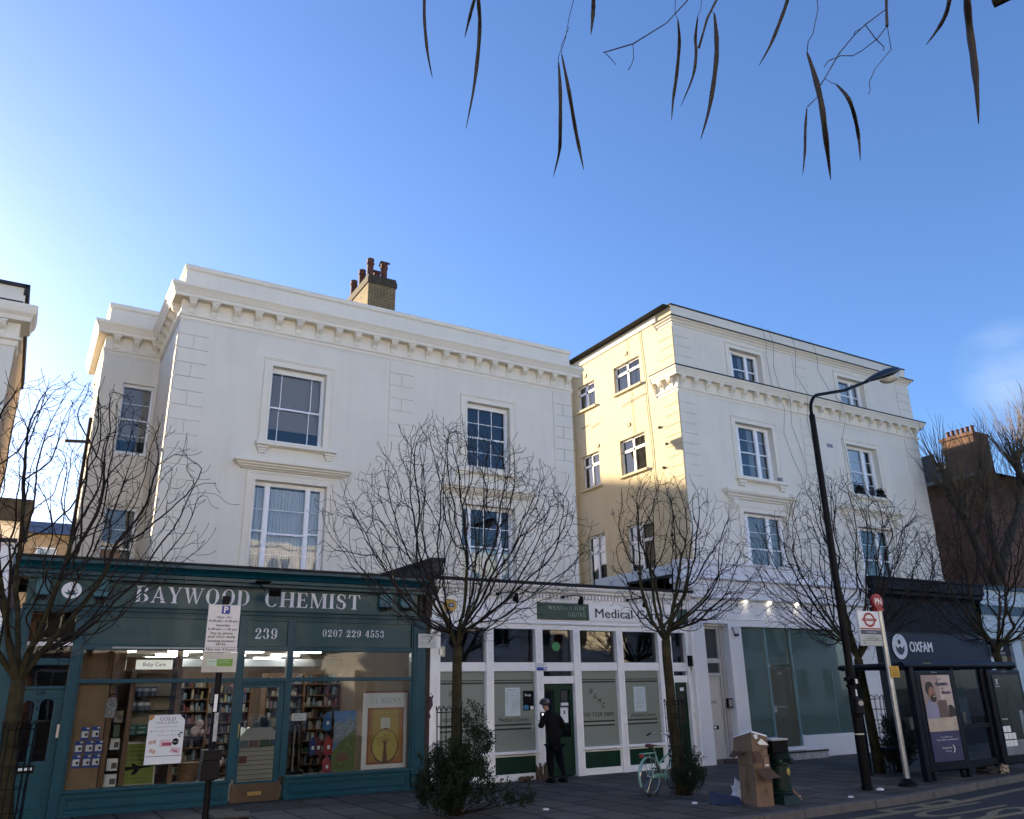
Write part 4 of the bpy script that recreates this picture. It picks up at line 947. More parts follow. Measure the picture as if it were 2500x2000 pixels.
# blue mask packs pinned on the board
bk = thing('mask_pack', 'blue and white pack hanging on the slatted board in the chemist window', 'pack', (1.165, YS + .10, 1.145), group='blue packs hanging on the slatted board')
m = MB(); m.box(1.165, 1.285, YS + .085, YS + .105, 1.145, 1.345); m.mat(1); m.box(1.175, 1.275, YS + .082, YS + .085, 1.18, 1.28); m.mat(2)
m.lathe(1.245, YS + .081, [(.001, 0), (.02, .012), (.02, .04), (.001, .052)], 8, 1.20); m.mat(1); m.box(1.24, 1.28, YS + .082, YS + .085, 1.31, 1.335)
m.build('pack', [pmat('pack_blue', (.01, .06, .36), .35), paper, pmat('skin_tone_print', (.06, .04, .035), .6)], bk)
for x_, z_ in ((1.325, 1.15), (1.10, .93), (1.255, .93), (1.395, .93), (1.09, .715), (1.245, .715), (1.385, .715)): copy_tree(bk, loc=(x_, YS + .10, z_))
# tins
tn = thing('formula_tin', 'blue and silver tin on a glass shelf under the Baby Care sign', 'tin', (2.05, YS + .7, 1.815), group='six tins on the two upper shelves')
m = MB(); m.lathe(2.05, YS + .7, [(.055, 0), (.055, .05), (.056, .13), (.055, .15), (.05, .16)], 14, 1.816); m.build('tin', pmat('tin_blue', (.12, .17, .25), .4, var=.4, scale=14), tn)
m = MB(); m.lathe(2.05, YS + .7, [(.0562, 0), (.0562, .05)], 14, 1.90); m.build('band', paper, tn)
for x_, z_ in ((2.17, 1.815), (2.29, 1.815), (1.97, 1.576), (2.09, 1.576), (2.21, 1.576)): copy_tree(tn, loc=(x_, YS + .7, z_))
for i, x_ in enumerate((1.985, 2.165)):
    o_ = thing('nappy_box', ('left', 'right')[i] + ' of the two green boxes on the shelf below the tins', 'box', (x_, YS + .7, 1.18), group='green boxes below the tins')
    m = MB(); m.box(x_ - .08, x_ + .08, YS + .62, YS + .75, 1.176, 1.34); m.mat(1); m.box(x_ - .07, x_ + .05, YS + .617, YS + .62, 1.20, 1.23); m.box(x_ - .05, x_ + .06, YS + .617, YS + .62, 1.28, 1.30)
    m.build('box', [pmat('box_green', (.02, .22, .15), .4), paper], o_)
for i, (z_, w_) in enumerate(((.39, .19), (.635, .17), (.965, .15), (1.165, .1), (1.395, .14))):
    o_ = thing('boxed_product', ['grey and white boxes standing on the floor of the narrow display column', 'white carton with a dark picture on the lowest narrow shelf', 'white carton with a framed picture on the middle narrow shelf', 'small green bottle on the upper narrow shelf', 'beige carton on the top narrow shelf'][i], 'carton', (1.72, YS + .3, z_))
    m = MB(); m.box(1.72 - w_ / 2, 1.72 + w_ / 2, YS + .28, YS + .38, z_ , z_ + .19); m.mat(1); m.box(1.72 - .01, 1.72 + w_ / 2 - .015, YS + .277, YS + .28, z_ + .03, z_ + .12)
    m.build('carton', [[paper, paper, paper, PM[4], PM[1]][i], pmat('picture_dark', (.08, .07, .07), .5)], o_)
# patterned bag hanging
o_ = thing('patterned_bag', 'black and silver patterned bag hanging at the top of the slatted board', 'bag', (1.56, YS + .12, 1.48))
m = MB(); m.prof([(1.47, 1.48), (1.63, 1.48), (1.66, 1.70), (1.62, 1.80), (1.50, 1.80), (1.475, 1.70)], YS + .08, YS + .13, ax='Y'); m.build('bag', pmat('bag_pattern', (.28, .29, .32), .4, var=.95, scale=45), o_)
m = MB(); m.tube([(1.52, YS + .1, 1.80), (1.54, YS + .1, 1.86), (1.60, YS + .1, 1.86), (1.61, YS + .1, 1.80)], .012, 6); m.build('handle', black, o_)
# poster on the glass
def flat(mb, x0, x1, z0, z1, y, k=0): mb.face([(x0, y - .0006 * k, z0), (x1, y - .0006 * k, z0), (x1, y - .0006 * k, z1), (x0, y - .0006 * k, z1)])
o_ = thing('poster', 'white GOLD COLLAGEN poster stuck on the chemist window', 'poster', (2.48, YS + .05, .70))
X0, X1, Z0, Z1, yp = 2.185, 2.78, .71, 1.50, YS + .052
m = MB(); m.box(X0, X1, yp, yp + .004, Z0, Z1); pb = m.build('sheet', paper, o_)
m = MB(); put_serif(m, 'GOLD', (2.36, yp - .001, 1.405), .27, .062, S=.13); put_serif(m, 'COLLAGEN', (2.31, yp - .001, 1.355), .36, .036, S=.13)
put_text(m, 'THE COLLAGEN EXPERT SINCE 2011', (2.48, yp - .001, 1.30), h=.012, w=.36)
for k in range(3): put_text(m, 'award winning', (2.32 + k * .17, yp - .001, 1.235), h=.011, w=.1)
for k in range(3): m.lathe(2.245 + k * .17, yp - .001, [(.001, 0), (.012, .012), (.001, .024)], 8, 1.228)
put_text(m, 'beauty from within every day', (2.50, yp - .001, 1.165), h=.011, w=.30)
for k in range(16):
    a0, a1 = 2 * math.pi * k / 16, 2 * math.pi * (k + 1) / 16; m.face([(2.655, yp - .001, 1.06), (2.655 + .055 * math.cos(a0), yp - .001, 1.06 + .055 * math.sin(a0)), (2.655 + .055 * math.cos(a1), yp - .001, 1.06 + .055 * math.sin(a1))])
flat(m, 2.20, 2.77, .832, .84, yp, 1); m.face([(2.69, yp - .001, 1.498), (2.778, yp - .001, 1.41), (2.778, yp - .001, 1.498)])
m.build('print_black', ink, pb)
m = MB(); flat(m, 2.44, 2.60, 1.0, 1.05, yp, 2); m.mat(1); flat(m, 2.40, 2.575, .985, 1.10, yp, 1); m.mat(2)
for k in range(5):
    a0, a1 = -math.pi / 2 + math.pi / 2 * k / 5 , -math.pi / 2 + math.pi / 2 * (k + 1) / 5
    m.face([(X0 + .002, yp - .001, 1.498), (X0 + .002 + .085 * math.cos(a0), yp - .001, 1.498 + .085 * math.sin(a0)), (X0 + .002 + .085 * math.cos(a1), yp - .001, 1.498 + .085 * math.sin(a1))])
m.mat(3)
for q in ((2.25, 1.06), (2.31, 1.07), (2.27, .93), (2.32, .91)): m.face([(q[0] - .035, yp - .001, q[1] - .02), (q[0] + .02, yp - .001, q[1] - .035), (q[0] + .035, yp - .001, q[1] + .02), (q[0] - .01, yp - .001, q[1] + .035)])
m.mat(1); m.face([(2.57, yp - .001, .90), (2.73, yp - .001, .86), (2.75, yp - .001, .95), (2.60, yp - .001, .98)]); m.mat(0); m.face([(2.62, yp - .002, .91), (2.70, yp - .002, .89), (2.705, yp - .002, .91), (2.625, yp - .002, .93)])
m.mat(4)
for q in ((2.70, 1.17, .03), (2.735, 1.20, .035), (2.72, 1.14, .025)): m.face([(q[0] - q[2], yp - .001, q[1]), (q[0], yp - .001, q[1] - q[2] * .5), (q[0] + q[2], yp - .001, q[1] + .01), (q[0], yp - .001, q[1] + q[2] * .6)])
m.build('print_colour', [pmat('print_crimson', (.35, .05, .12), .5), pmat('print_pink', (.68, .50, .56), .5), pmat('print_orange', (.42, .20, .05), .5), pmat('print_skin', (.50, .36, .30), .5), PM[4]], pb)
m = MB(); put_text(m, '3 for 2', (2.655, yp - .003, 1.05), h=.022, w=.085); m.build('print_white', paper, pb)
# green notice board behind
o_ = thing('notice', 'green COVID-19 antigen test notice in a grey frame in the chemist window', 'notice', (2.14, YS + .3, .36))
m = MB(); m.box(1.865, 2.42, YS + .30, YS + .31, .37, 1.07); m.mat(1); m.box(1.895, 2.39, YS + .296, YS + .30, .40, 1.04); m.build('board', [steel, pmat('notice_green', (.16, .22, .02), .5, var=.1)], o_)
m = MB()
for k, t in enumerate(('COVID-19', 'ANTIGEN', 'FIT TO FLY', 'AVAILABLE')): put_text(m, t, (2.11, YS + .294, .97 - k * .068), h=.036, w=.26 - .01 * k)
m.face([(1.93, YS + .294, .62), (2.10, YS + .294, .64), (2.10, YS + .294, .68), (1.93, YS + .294, .68)]); m.face([(2.03, YS + .293, .54), (2.11, YS + .293, .56), (2.18, YS + .293, .66), (2.10, YS + .293, .70)]); m.face([(2.02, YS + .292, .73), (2.06, YS + .292, .73), (2.14, YS + .292, .68), (2.05, YS + .292, .66)])
m.face([(2.10, YS + .294, .64), (2.34, YS + .294, .66), (2.34, YS + .294, .672), (2.10, YS + .294, .69)])
put_text(m, 'ask in store for details', (2.14, YS + .294, .48), h=.02, w=.36); put_text(m, 'results same day', (2.2, YS + .294, .43), h=.02, w=.22)
m.build('lettering', ink, o_)
# balloons
pinkb = pmat('balloon_pink', (.62, .45, .43), .25, var=.03, coat=.3)
for nm, bl in (('cluster of three pale pink balloons higher on the chemist window', [(3.05, 1.33, .07), (2.985, 1.21, .085), (3.10, 1.20, .045)]), ('pair of pale pink balloons low behind the parking post', [(3.42, .80, .07), (3.455, .69, .085)])):
    o_ = thing('balloon_cluster', nm, 'balloons', (bl[0][0], YS + .13, bl[0][1]))
    for x_, z_, r_ in bl:
        m = MB(); m.ellips((x_, YS + .16 + r_ * .1, z_), (r_, r_, r_ * 1.05), 16, 10); m.build('balloon', pinkb, o_, smooth=True)
# wicker basket
o_ = thing('wicker_basket', 'brown wicker basket on the chemist window floor', 'basket', (2.98, YS + .45, .36))
m = MB()
for k in range(9):
    t = k / 8; r_ = .135 + .055 * t
    m.lathe(2.98, YS + .45, [(r_, 0), (r_ + .008, .017), (r_, .034)], 22, .365 + k * .036)
m.build('basket', pmat('wicker', (.22, .12, .055), .7, var=.5, scale=40, bump=.4, bscale=70), o_)
# right window: framed bottle advert
o_ = thing('framed_advert', 'white framed CLARINS perfume advert in the chemist right-hand window', 'advert', (6.6, YS + .2, .38))
ya = YS + .18
m = MB(); m.box(6.125, 7.06, ya, ya + .03, .40, 1.80); m.mat(1); m.box(6.125, 7.06, ya - .004, ya + .03, 1.80, 1.835); fr = m.build('frame', [paper, pmat('frame_top', (.20, .07, .06), .5)], o_)
m = MB()
n = 10
am = [pmat('advert_amber_%s' % s_, c_, .4, var=.08, scale=5) for s_, c_ in (('rust', (.30, .09, .035)), ('orange', (.36, .17, .045)), ('gold', (.42, .30, .06)))]
for i, (q0, q1) in enumerate(((0, 1), (.05, .95), (.14, .86))):
    m.mat(i); flat(m, 6.22 + .77 * q0, 6.22 + .77 * q1, .48 + 1.04 * q0 * .8, 1.52 - 1.04 * q0 * .3, ya, i + 1)
m.build('picture', am, fr)
bm_ = [pmat('advert_glass_yellow', (.48, .40, .10), .3, var=.1), pmat('advert_brown', (.12, .05, .03), .5), pmat('advert_cap', (.60, .62, .55), .3)]
m = MB(); cx_, cz_ = 6.60, .80
def disc(mb, cx, cz, rx, rz, y, k, n=26):
    for i in range(n):
        a0, a1 = 2 * math.pi * i / n, 2 * math.pi * (i + 1) / n
        mb.face([(cx, y - .0006 * k, cz), (cx + rx * math.cos(a0), y - .0006 * k, cz + rz * math.sin(a0)), (cx + rx * math.cos(a1), y - .0006 * k, cz + rz * math.sin(a1))])
m.mat(1); disc(m, cx_, cz_, .285, .315, ya, 5); m.mat(0); disc(m, cx_, cz_ + .012, .262, .292, ya, 6); m.mat(1)
for k in range(9):
    a = R(200 - k * 27); c_, s_ = math.cos(a), math.sin(a); L_ = .10 + .03 * (k % 3)
    m.face([(cx_ - .012, ya - .0045, .85), (cx_ + .012, ya - .0045, .85), (cx_ + L_ * c_ + .004, ya - .0045, .86 + L_ * s_ * .9), (cx_ + L_ * c_ - .004, ya - .0045, .86 + L_ * s_ * .9)])
    disc(m, cx_ + (L_ + .02) * c_, .86 + (L_ + .02) * s_ * .9, .014, .01, ya, 8, 6)
m.face([(cx_ - .05, ya - .0045, .52), (cx_ + .06, ya - .0045, .52), (cx_ + .018, ya - .0045, .87), (cx_ - .018, ya - .0045, .87)])
m.mat(2); flat(m, 6.50, 6.70, 1.13, 1.33, ya, 6); m.mat(1); flat(m, 6.57, 6.65, 1.12, 1.14, ya, 7)
m.build('bottle_picture', bm_, fr)
m = MB(); put_serif(m, 'CLARINS', (6.28, ya - .003, 1.60), .66, .105, S=.10, H=.05); m.build('lettering', pmat('pale_print', (.30, .34, .36), .5), fr)
m = MB(); put_text(m, 'eau dynamisante', (6.61, ya - .0035, 1.42), h=.035, w=.5); m.build('lettering', pmat('print_gold', (.55, .42, .12), .5), fr)
# alpine poster
o_ = thing('landscape_poster', 'alpine meadow poster with a wooden hut beside the framed advert', 'poster', (5.82, YS + .4, .36))
yq = YS + .36; m = MB(); flat(m, 5.60, 6.05, .38, 1.48, yq)
m.mat(1); m.face([(5.60, yq - .001, 1.25), (5.72, yq - .001, 1.30), (5.80, yq - .001, 1.22), (5.9, yq - .001, 1.36), (5.98, yq - .001, 1.30), (6.05, yq - .001, 1.38), (6.05, yq - .001, .9), (5.60, yq - .001, .9)])
m.mat(2); m.face([(5.60, yq - .002, .38), (6.05, yq - .002, .38), (6.05, yq - .002, 1.15), (5.88, yq - .002, 1.02), (5.74, yq - .002, .92), (5.60, yq - .002, .74)])
m.mat(3); m.face([(5.68, yq - .003, .56), (5.90, yq - .003, .56), (5.94, yq - .003, .66), (5.78, yq - .003, .73), (5.66, yq - .003, .65)])
m.build('poster', [pmat('poster_sky', (.08, .20, .45), .5, var=.3, scale=7), pmat('poster_rock', (.22, .28, .34), .5, var=.7, scale=22), pmat('poster_grass', (.10, .15, .04), .5, var=.5, scale=14), pmat('poster_hut', (.16, .08, .05), .5, var=.3)], o_)
# hot-water bottles and walking sticks
def hwb(x, z, h, w, col, label):
    o = thing('hot_water_bottle', label, 'hot-water bottle', (x, YS + .4, z))
    m = MB(); m.prof([(x - w / 2, z + h * .05), (x - w * .4, z), (x + w * .4, z), (x + w / 2, z + h * .05), (x + w / 2, z + h * .72), (x + w * .3, z + h * .84), (x + w * .14, z + h * .88), (x + w * .16, z + h), (x - w * .16, z + h), (x - w * .14, z + h * .88), (x - w * .3, z + h * .84), (x - w / 2, z + h * .72)], YS + .36, YS + .40, ax='Y')
    m.build('body', pmat('hwb_' + col[0], col[1], .6, var=.25, scale=30), o)
    m = MB(); flat(m, x - .02, x + .03, z + h * .3, z + h * .5, YS + .358); m.build('label', paper, o)
hwb(5.47, 1.13, .34, .15, ('blue', (.01, .10, .30)), 'bright blue hot-water bottle hanging highest')
hwb(5.20, .70, .32, .13, ('navy', (.012, .03, .16)), 'navy hot-water bottle hanging lowest left'); hwb(5.31, .70, .32, .12, ('wine', (.12, .012, .03)), 'dark wine hot-water bottle between the navy and red ones')
hwb(5.51, .69, .34, .16, ('red', (.28, .015, .03)), 'red hot-water bottle beside the alpine poster'); hwb(5.50, .36, .30, .17, ('stripe', (.30, .04, .06)), 'lowest red striped hot-water bottle near the floor')
sk = thing('walking_stick_rack', 'rack of black and silver walking sticks inside the chemist window', 'rack', (4.82, YS + .5, .36))
for k in range(9):
    x_ = 4.66 + k * .043; m = MB(); t_ = rs.uniform(-.04, .05)
    m.tube([(x_ + t_, YS + .45 + rs.uniform(0, .12), .37), (x_, YS + .5, 1.15), (x_, YS + .5, 1.22), (x_ + .04, YS + .47, 1.25), (x_ + .07, YS + .45, 1.22)], .011, 6)
    m.build('walking_stick', [blackm, steel, black, pmat('patterned_stick', (.12, .12, .13), .4, var=.9, scale=40)][k % 4], sk)
m = MB(); m.box(4.64, 5.06, YS + .4, YS + .6, .36, .42); m.build('tray', black, sk)
o_ = thing('price_card', 'small white card reading UMBRELLA from 8.99 above the sticks', 'card', (4.82, YS + .1, 1.33))
m = MB(); flat(m, 4.68, 4.96, 1.33, 1.46, YS + .1); m.build('card', paper, o_); m = MB(); put_text(m, 'UMBRELLA', (4.80, YS + .098, 1.41), h=.022, w=.16); put_text(m, 'from 8.99', (4.81, YS + .098, 1.355), h=.028, w=.18); m.build('lettering', pmat('card_print', (.05, .05, .10), .5), o_)
# counter behind the door
o_ = thing('shop_counter', 'white slatted counter with chamfered top behind the chemist door', 'counter', (4.36, 17.1, .04))
m = MB(); m.prof([(3.98, .05), (4.76, .05), (4.76, 1.02), (4.60, 1.20), (4.14, 1.20), (3.98, 1.04)], 17.1, 17.7, ax='Y'); m.mat(1)
for k in range(10): m.box(3.98, 4.76, 17.092, 17.1, .12 + k * .082, .128 + k * .082)
m.build('counter', [pmat('counter_white', (.50, .50, .46), .5), black], o_)
for i, (x_, w_, c_) in enumerate(((4.02, .12, 7), (4.18, .16, 8), (4.38, .18, 4), (4.60, .14, 2))):
    m = MB(); m.box(x_, x_ + w_, 17.05, 17.09, .86, .98); o2 = m.build('sweet_packet', PM[c_]); tag(o2, ['pale packet hung leftmost on the counter front', 'pink packet second on the counter front', 'green packet third on the counter front', 'blue packet hung rightmost on the counter front'][i], 'packet')
m = MB(); m.box(4.0, 4.14, 17.04, 17.09, .58, .70); tag(m.build('packet', PM[3]), 'red packet low on the counter front', 'packet')
st = MB()
for k in range(22): st.mat(rs.choice([0, 0, 1, 7])); x_ = rs.uniform(4.05, 4.62); h_ = rs.uniform(.06, .2); st.box(x_, x_ + rs.uniform(.02, .09), 17.2, 17.3, 1.2, 1.2 + h_)
o2 = st.build('counter_clutter', PM); tag(o2, 'jumble of white boxes and papers on top of the counter', 'clutter', kind='stuff')
# external lamp / camera on the fascia, and cable
o_ = thing('fascia_spotlight', 'black floodlight on a bracket hanging before the chemist sign', 'spotlight', (3.86, YS - .3, 3.85))
m = MB(); m.box(3.72, 3.98, YS - .42, YS - .24, 3.80, 3.83); m.tube([(3.76, YS - .3, 3.80), (3.82, YS - .5, 3.66), (3.86, YS - .5, 3.62)], .012, 6); m.build('bracket', blackm, o_)
m = MB(); m.rbox((4.03, YS - .5, 3.60), (.2, .12, .12), Matrix.Rotation(R(20), 3, 'X')); m.build('lamp_head', black, o_, bevel=.01)
m = MB(); m.tube([(1.2 + i * .48, YS - .13, 3.735 - .025 * math.sin(i * 1.1) ** 2) for i in range(13)], .010, 5); m.build('cable', black, s1)
# party wall pier at the right end with lead cap
pw = thing('party_wall', 'dark brick party wall pier with sloping lead cap between the two shops', 'wall', (7.45, YS, 0))
m = MB(); m.box(7.365, 7.50, YS - .02, YF, 3.30, 3.75); m.box(7.365, 7.50, YS - .01, YF, 0, 3.30); m.build('pier', pmat('sooty_brickwork', (.045, .032, .024), .9, var=.4, scale=12, bump=.3), pw)
m = MB(); m.prof([(YS - .28, 4.15), (YS - .28, 4.42), (YF, 4.46), (YF, 4.15)], 7.36, 7.62); m.mat(1); m.prof([(YS - .32, 4.42), (YS - .32, 4.50), (YF, 4.54), (YF, 4.46)], 7.33, 7.66)
m.prof([(YS - .05, 3.75), (YS - .12, 3.8), (YS - .22, 4.15), (YF, 4.15), (YF, 3.75)], 7.36, 7.56)
m.build('coping', [pmat('sooty_render', (.05, .048, .05), .9, var=.3), lead], pw)

# ================================================================== MEDICAL CENTRE SHOP
s2 = thing('medical_centre_shop', 'white fluted timber medical centre front with green panels', 'shop', (11, YS, 0))
m = MB(); m.box(7.50, 7.56, YS + .1, YF, 0, 4.0); m.box(14.58, 14.64, YS + .1, YF, 0, 4.0); m.box(7.5, 14.6, YS + .2, YF - .01, 3.9, 4.0); m.build('wall', white_worn, s2)
m = MB(); b_ = lambda *a: m.box(*a)
PIL = [(7.47, 7.70), (8.80, 8.98), (10.06, 10.25), (11.09, 11.28), (12.34, 12.53), (13.62, 14.05), (14.52, 14.64)]
for a, c in PIL: b_(a, c, YS - .03, YS + .15, 0, 3.12)
WB = [(7.70, 8.80), (8.98, 10.06), (11.28, 12.34), (12.53, 13.62)]
for a, c in WB: b_(a, c, YS - .0, YS + .15, .0, .11); b_(a, c, YS + .02, YS + .15, 2.20, 2.385)
b_(10.25, 11.09, YS + .02, YS + .15, 2.20, 2.385); b_(10.25, 11.09, YS + .02, YS + .15, 1.93, 2.09); b_(14.05, 14.52, YS + .02, YS + .15, 1.92, 2.08); b_(14.05, 14.52, YS + .02, YS + .15, 2.18, 2.385)
b_(7.47, 14.64, YS - .02, YS + .15, 3.10, 3.20)
for a, c in WB: b_(a, c, YS + .0, YS + .05, .11, .135); b_(a, c, YS, YS + .05, .475, .50); b_(a, a + .03, YS, YS + .05, .135, .475); b_(c - .03, c, YS, YS + .05, .135, .475)
m.prof([(YS + a, b) for a, b in [(.15, 3.20), (-.03, 3.20), (-.06, 3.22), (-.06, 3.25), (-.02, 3.265), (-.02, 3.78), (-.09, 3.90), (-.09, 3.905), (-.16, 3.91), (-.18, 3.97), (-.23, 4.0), (-.25, 4.05), (.15, 4.06)][:5] + [(-.02, 3.78), (.15, 3.78)]], 7.47, 14.66)
m.prof([(YS + a, b) for a, b in [(.15, 3.90), (-.10, 3.90), (-.16, 3.93), (-.17, 3.97), (-.22, 3.99), (-.25, 4.03), (-.25, 4.06), (.15, 4.065)]], 7.47, 14.66)
b_(7.47, 14.66, YS - .03, YS + .15, 3.78, 3.90)
for k in range(int((14.62 - 7.52) / .098)): b_(7.53 + k * .098, 7.53 + k * .098 + .055, YS - .085, YS - .03, 3.805, 3.895)
m.build('shop_frame', white, s2, bevel=.004)
for a, c in PIL:      # flutes as proud ribs
    m = MB(); w_ = c - a
    for (z0, z1) in ((.35, 1.05), (2.45, 2.62), (2.66, 3.05), (1.2, 2.1)):
        for k in range(3): xx = a + w_ / 2 + (k - 1) * .036; m.box(xx - .008, xx + .008, YS - .038, YS - .03, z0, z1)
    m.box(a - .004, c + .004, YS - .042, YS - .03, 0, .16)
    m.build('fluting', white_worn, s2)
m = MB()
for a, c in ((7.585, 10.10), (7.60, 10.09)): pass
m.box(7.60, 14.64, YS - .035, YS - .02, 3.72, 3.745); m.box(7.60, 14.64, YS - .035, YS - .02, 3.29, 3.315); m.box(7.60, 7.625, YS - .035, YS - .02, 3.315, 3.72)
m.build('fascia_moulding', white_worn, s2)
m = MB(); m.prof([(YS + a, b) for a, b in [(.3, 4.07), (-.27, 4.07), (-.28, 4.13), (.3, 4.16)]], 7.47, 14.70); m.face([(7.5, YS + .3, 4.15), (14.7, YS + .3, 4.15), (14.7, YF, 4.3), (7.5, YF, 4.3)]); m.build('roof_flashing', pmat('black_felt', (.012, .012, .014), .8), s2)
for a, c in WB: m = MB(); m.box(a, c, YS + .04, YS + .08, .135, .475); m.build('green_panel', green_paint, s2)
for a, c in WB:
    m = MB(); m.box(a - .05, c + .03, YS - .07, YS + .1, .52, .575); m.build('window_sill', white_worn, s2, bevel=.008)
up_glass = glass_mat('tinted_window_glass', (.50, .55, .60), 1.3, .05, .05)
for a, c, z0, z1 in [(q[0], q[1], 2.385, 3.10) for q in WB + [(10.25, 11.09), (14.05, 14.52)]] + [(10.25, 11.09, 2.09, 2.20), (14.05, 14.52, 2.08, 2.18)]:
    m = MB(); m.face([(a, YS + .09, z0), (c, YS + .09, z0), (c, YS + .09, z1), (a, YS + .09, z1)]); m.build('upper_window', up_glass, s2)
frost = bpy.data.materials.new('frosted_glass'); frost.use_nodes = True; fp = frost.node_tree.nodes['Principled BSDF']
fp.inputs['Base Color'].default_value = (.20, .23, .20, 1); fp.inputs['Roughness'].default_value = .42; fp.inputs['Coat Weight'].default_value = .45; fp.inputs['Coat Roughness'].default_value = .02
frost_l = pmat('frosted_strip', (.24, .27, .25), .45); frost_d = pmat('clear_strip', (.03, .034, .03), .3, spec=.3)
for i, (a, c) in enumerate(WB):
    m = MB(); m.box(a, c, YS + .08, YS + .09, .575, 2.20); fw = m.build('frosted_window', frost, s2)
    m = MB(); yf = YS + .078
    for z0, z1 in ((1.94, 1.975), (2.0, 2.02), (1.0, 1.035), (1.085, 1.12)):
        gap = (a + .03, c - .03) if z0 > 1.5 else (a + .03, c - .10)
        m.box(gap[0], gap[1], yf, yf + .002, z0, z1)
    m.build('glazing_stripe', frost_d, fw)
    m = MB(); m.box(a + .02, c - .02, yf, yf + .002, 1.04, 1.08); m.build('glazing_stripe', frost_l, fw)
m = MB()
for bx_ in (7.93, 11.52):
    for k, ch_ in enumerate('WGMC'): put_text(m, ch_, (bx_ + .06 + k * .115, YS + .075, 1.69 - k * .10), h=.105 + (.02 if k == 0 else 0), w=.085 if ch_ != 'W' else .12, slant=.28)
put_text(m, '020 7229 5800', (8.25, YS + .075, 1.205), h=.07, w=.88); put_text(m, '020 7229 5800', (11.78, YS + .075, 1.215), h=.075, w=.88)
put_text(m, 'Medical Centre', (9.51, YS + .075, 1.17), h=.075, w=.76, slant=.3); put_text(m, 'Medical Centre', (13.1, YS + .075, 1.17), h=.075, w=.74, slant=.3)
m.build('window_lettering', pmat('etched_black', (.006, .008, .008), .6, spec=.1), s2)
# signboards
m = MB(); m.box(10.125, 11.55, YS - .06, YS - .02, 3.325, 3.70); gs = m.build('signboard', green_sign, s2)
m = MB(); put_serif(m, 'WESTBOURNE', (10.40, YS - .064, 3.545), 1.07, .085, S=.10, H=.05); put_serif(m, 'GROVE', (10.95, YS - .064, 3.40), .53, .10, S=.10, H=.05); m.build('lettering', pmat('pale_lettering', (.35, .50, .42), .5), gs)
m = MB(); m.box(11.552, 14.25, YS - .055, YS - .02, 3.325, 3.70); ms = m.build('signboard', white, s2)
m = MB(); put_text(m, 'Medical Centre', (11.73, YS - .06, 3.40), h=.205, w=2.33, align='L', bold=.012); m.build('lettering', pmat('sign_green_black', (.008, .03, .045), .4), ms)
m = MB(); m.box(14.255, 14.64, YS - .06, YS - .02, 3.325, 3.68); m.build('signboard', green_sign, s2)
# door
yd = YS + .08
m = MB(); m.box(10.25, 10.33, yd, yd + .05, .02, 1.93); m.box(11.0, 11.09, yd, yd + .05, .02, 1.93); m.box(10.33, 11.0, yd, yd + .05, .02, .80); m.box(10.33, 11.0, yd, yd + .05, 1.81, 1.93); m.box(10.58, 10.735, yd, yd + .05, .80, 1.81)
m.box(10.36, 10.60, yd - .012, yd, .12, .55); m.box(10.70, 10.96, yd - .012, yd, .12, .55)
md = m.build('door', green_paint, s2, bevel=.005)
m = MB(); m.face([(10.33, yd + .03, .80), (11.0, yd + .03, .80), (11.0, yd + .03, 1.81), (10.33, yd + .03, 1.81)]); m.build('glass', shop_glass, md)
m = MB(); m.box(10.74, 10.94, yd + .0, yd + .01, 1.10, 1.42); m.box(10.76, 10.96, yd, yd + .01, 1.46, 1.52); m.mat(1); m.box(10.76, 10.93, yd, yd + .01, 1.55, 1.78); m.mat(2); m.box(10.82, 10.86, yd - .002, yd, 1.28, 1.36); m.build('notice', [paper, PM[6], PM[2]], md)
m = MB(); m.box(14.05, 14.52, yd, yd + .05, .02, 1.92); m.box(14.12, 14.26, yd - .012, yd, .15, .8); m.box(14.32, 14.46, yd - .012, yd, .15, .8); m.mat(1); m.box(14.30, 14.42, yd - .01, yd, 1.72, 1.8)
m.mat(2); m.box(14.20, 14.42, yd - .003, yd, .95, 1.68); m.build('side_door', [green_paint, paper, frost_d], s2)
# interior, dim
m = MB(); x0, x1 = 7.6, 14.5; m.box(x0, x1, YS + 2.8, YS + 2.85, 0, 3.2); m.face([(x0, YS + .16, 3.15), (x0, YS + 2.8, 3.15), (x1, YS + 2.8, 3.15), (x1, YS + .16, 3.15)]); m.face([(x0, YS + .16, .02), (x1, YS + .16, .02), (x1, YS + 2.8, .02), (x0, YS + 2.8, .02)])
m.face([(x0, YS + .16, 0), (x0, YS + 2.8, 0), (x0, YS + 2.8, 3.2), (x0, YS + .16, 3.2)]); m.face([(x1, YS + .16, 0), (x1, YS + .16, 3.2), (x1, YS + 2.8, 3.2), (x1, YS + 2.8, 0)])
m.build('interior', pmat('grey_room', (.16, .16, .15), .9), s2)
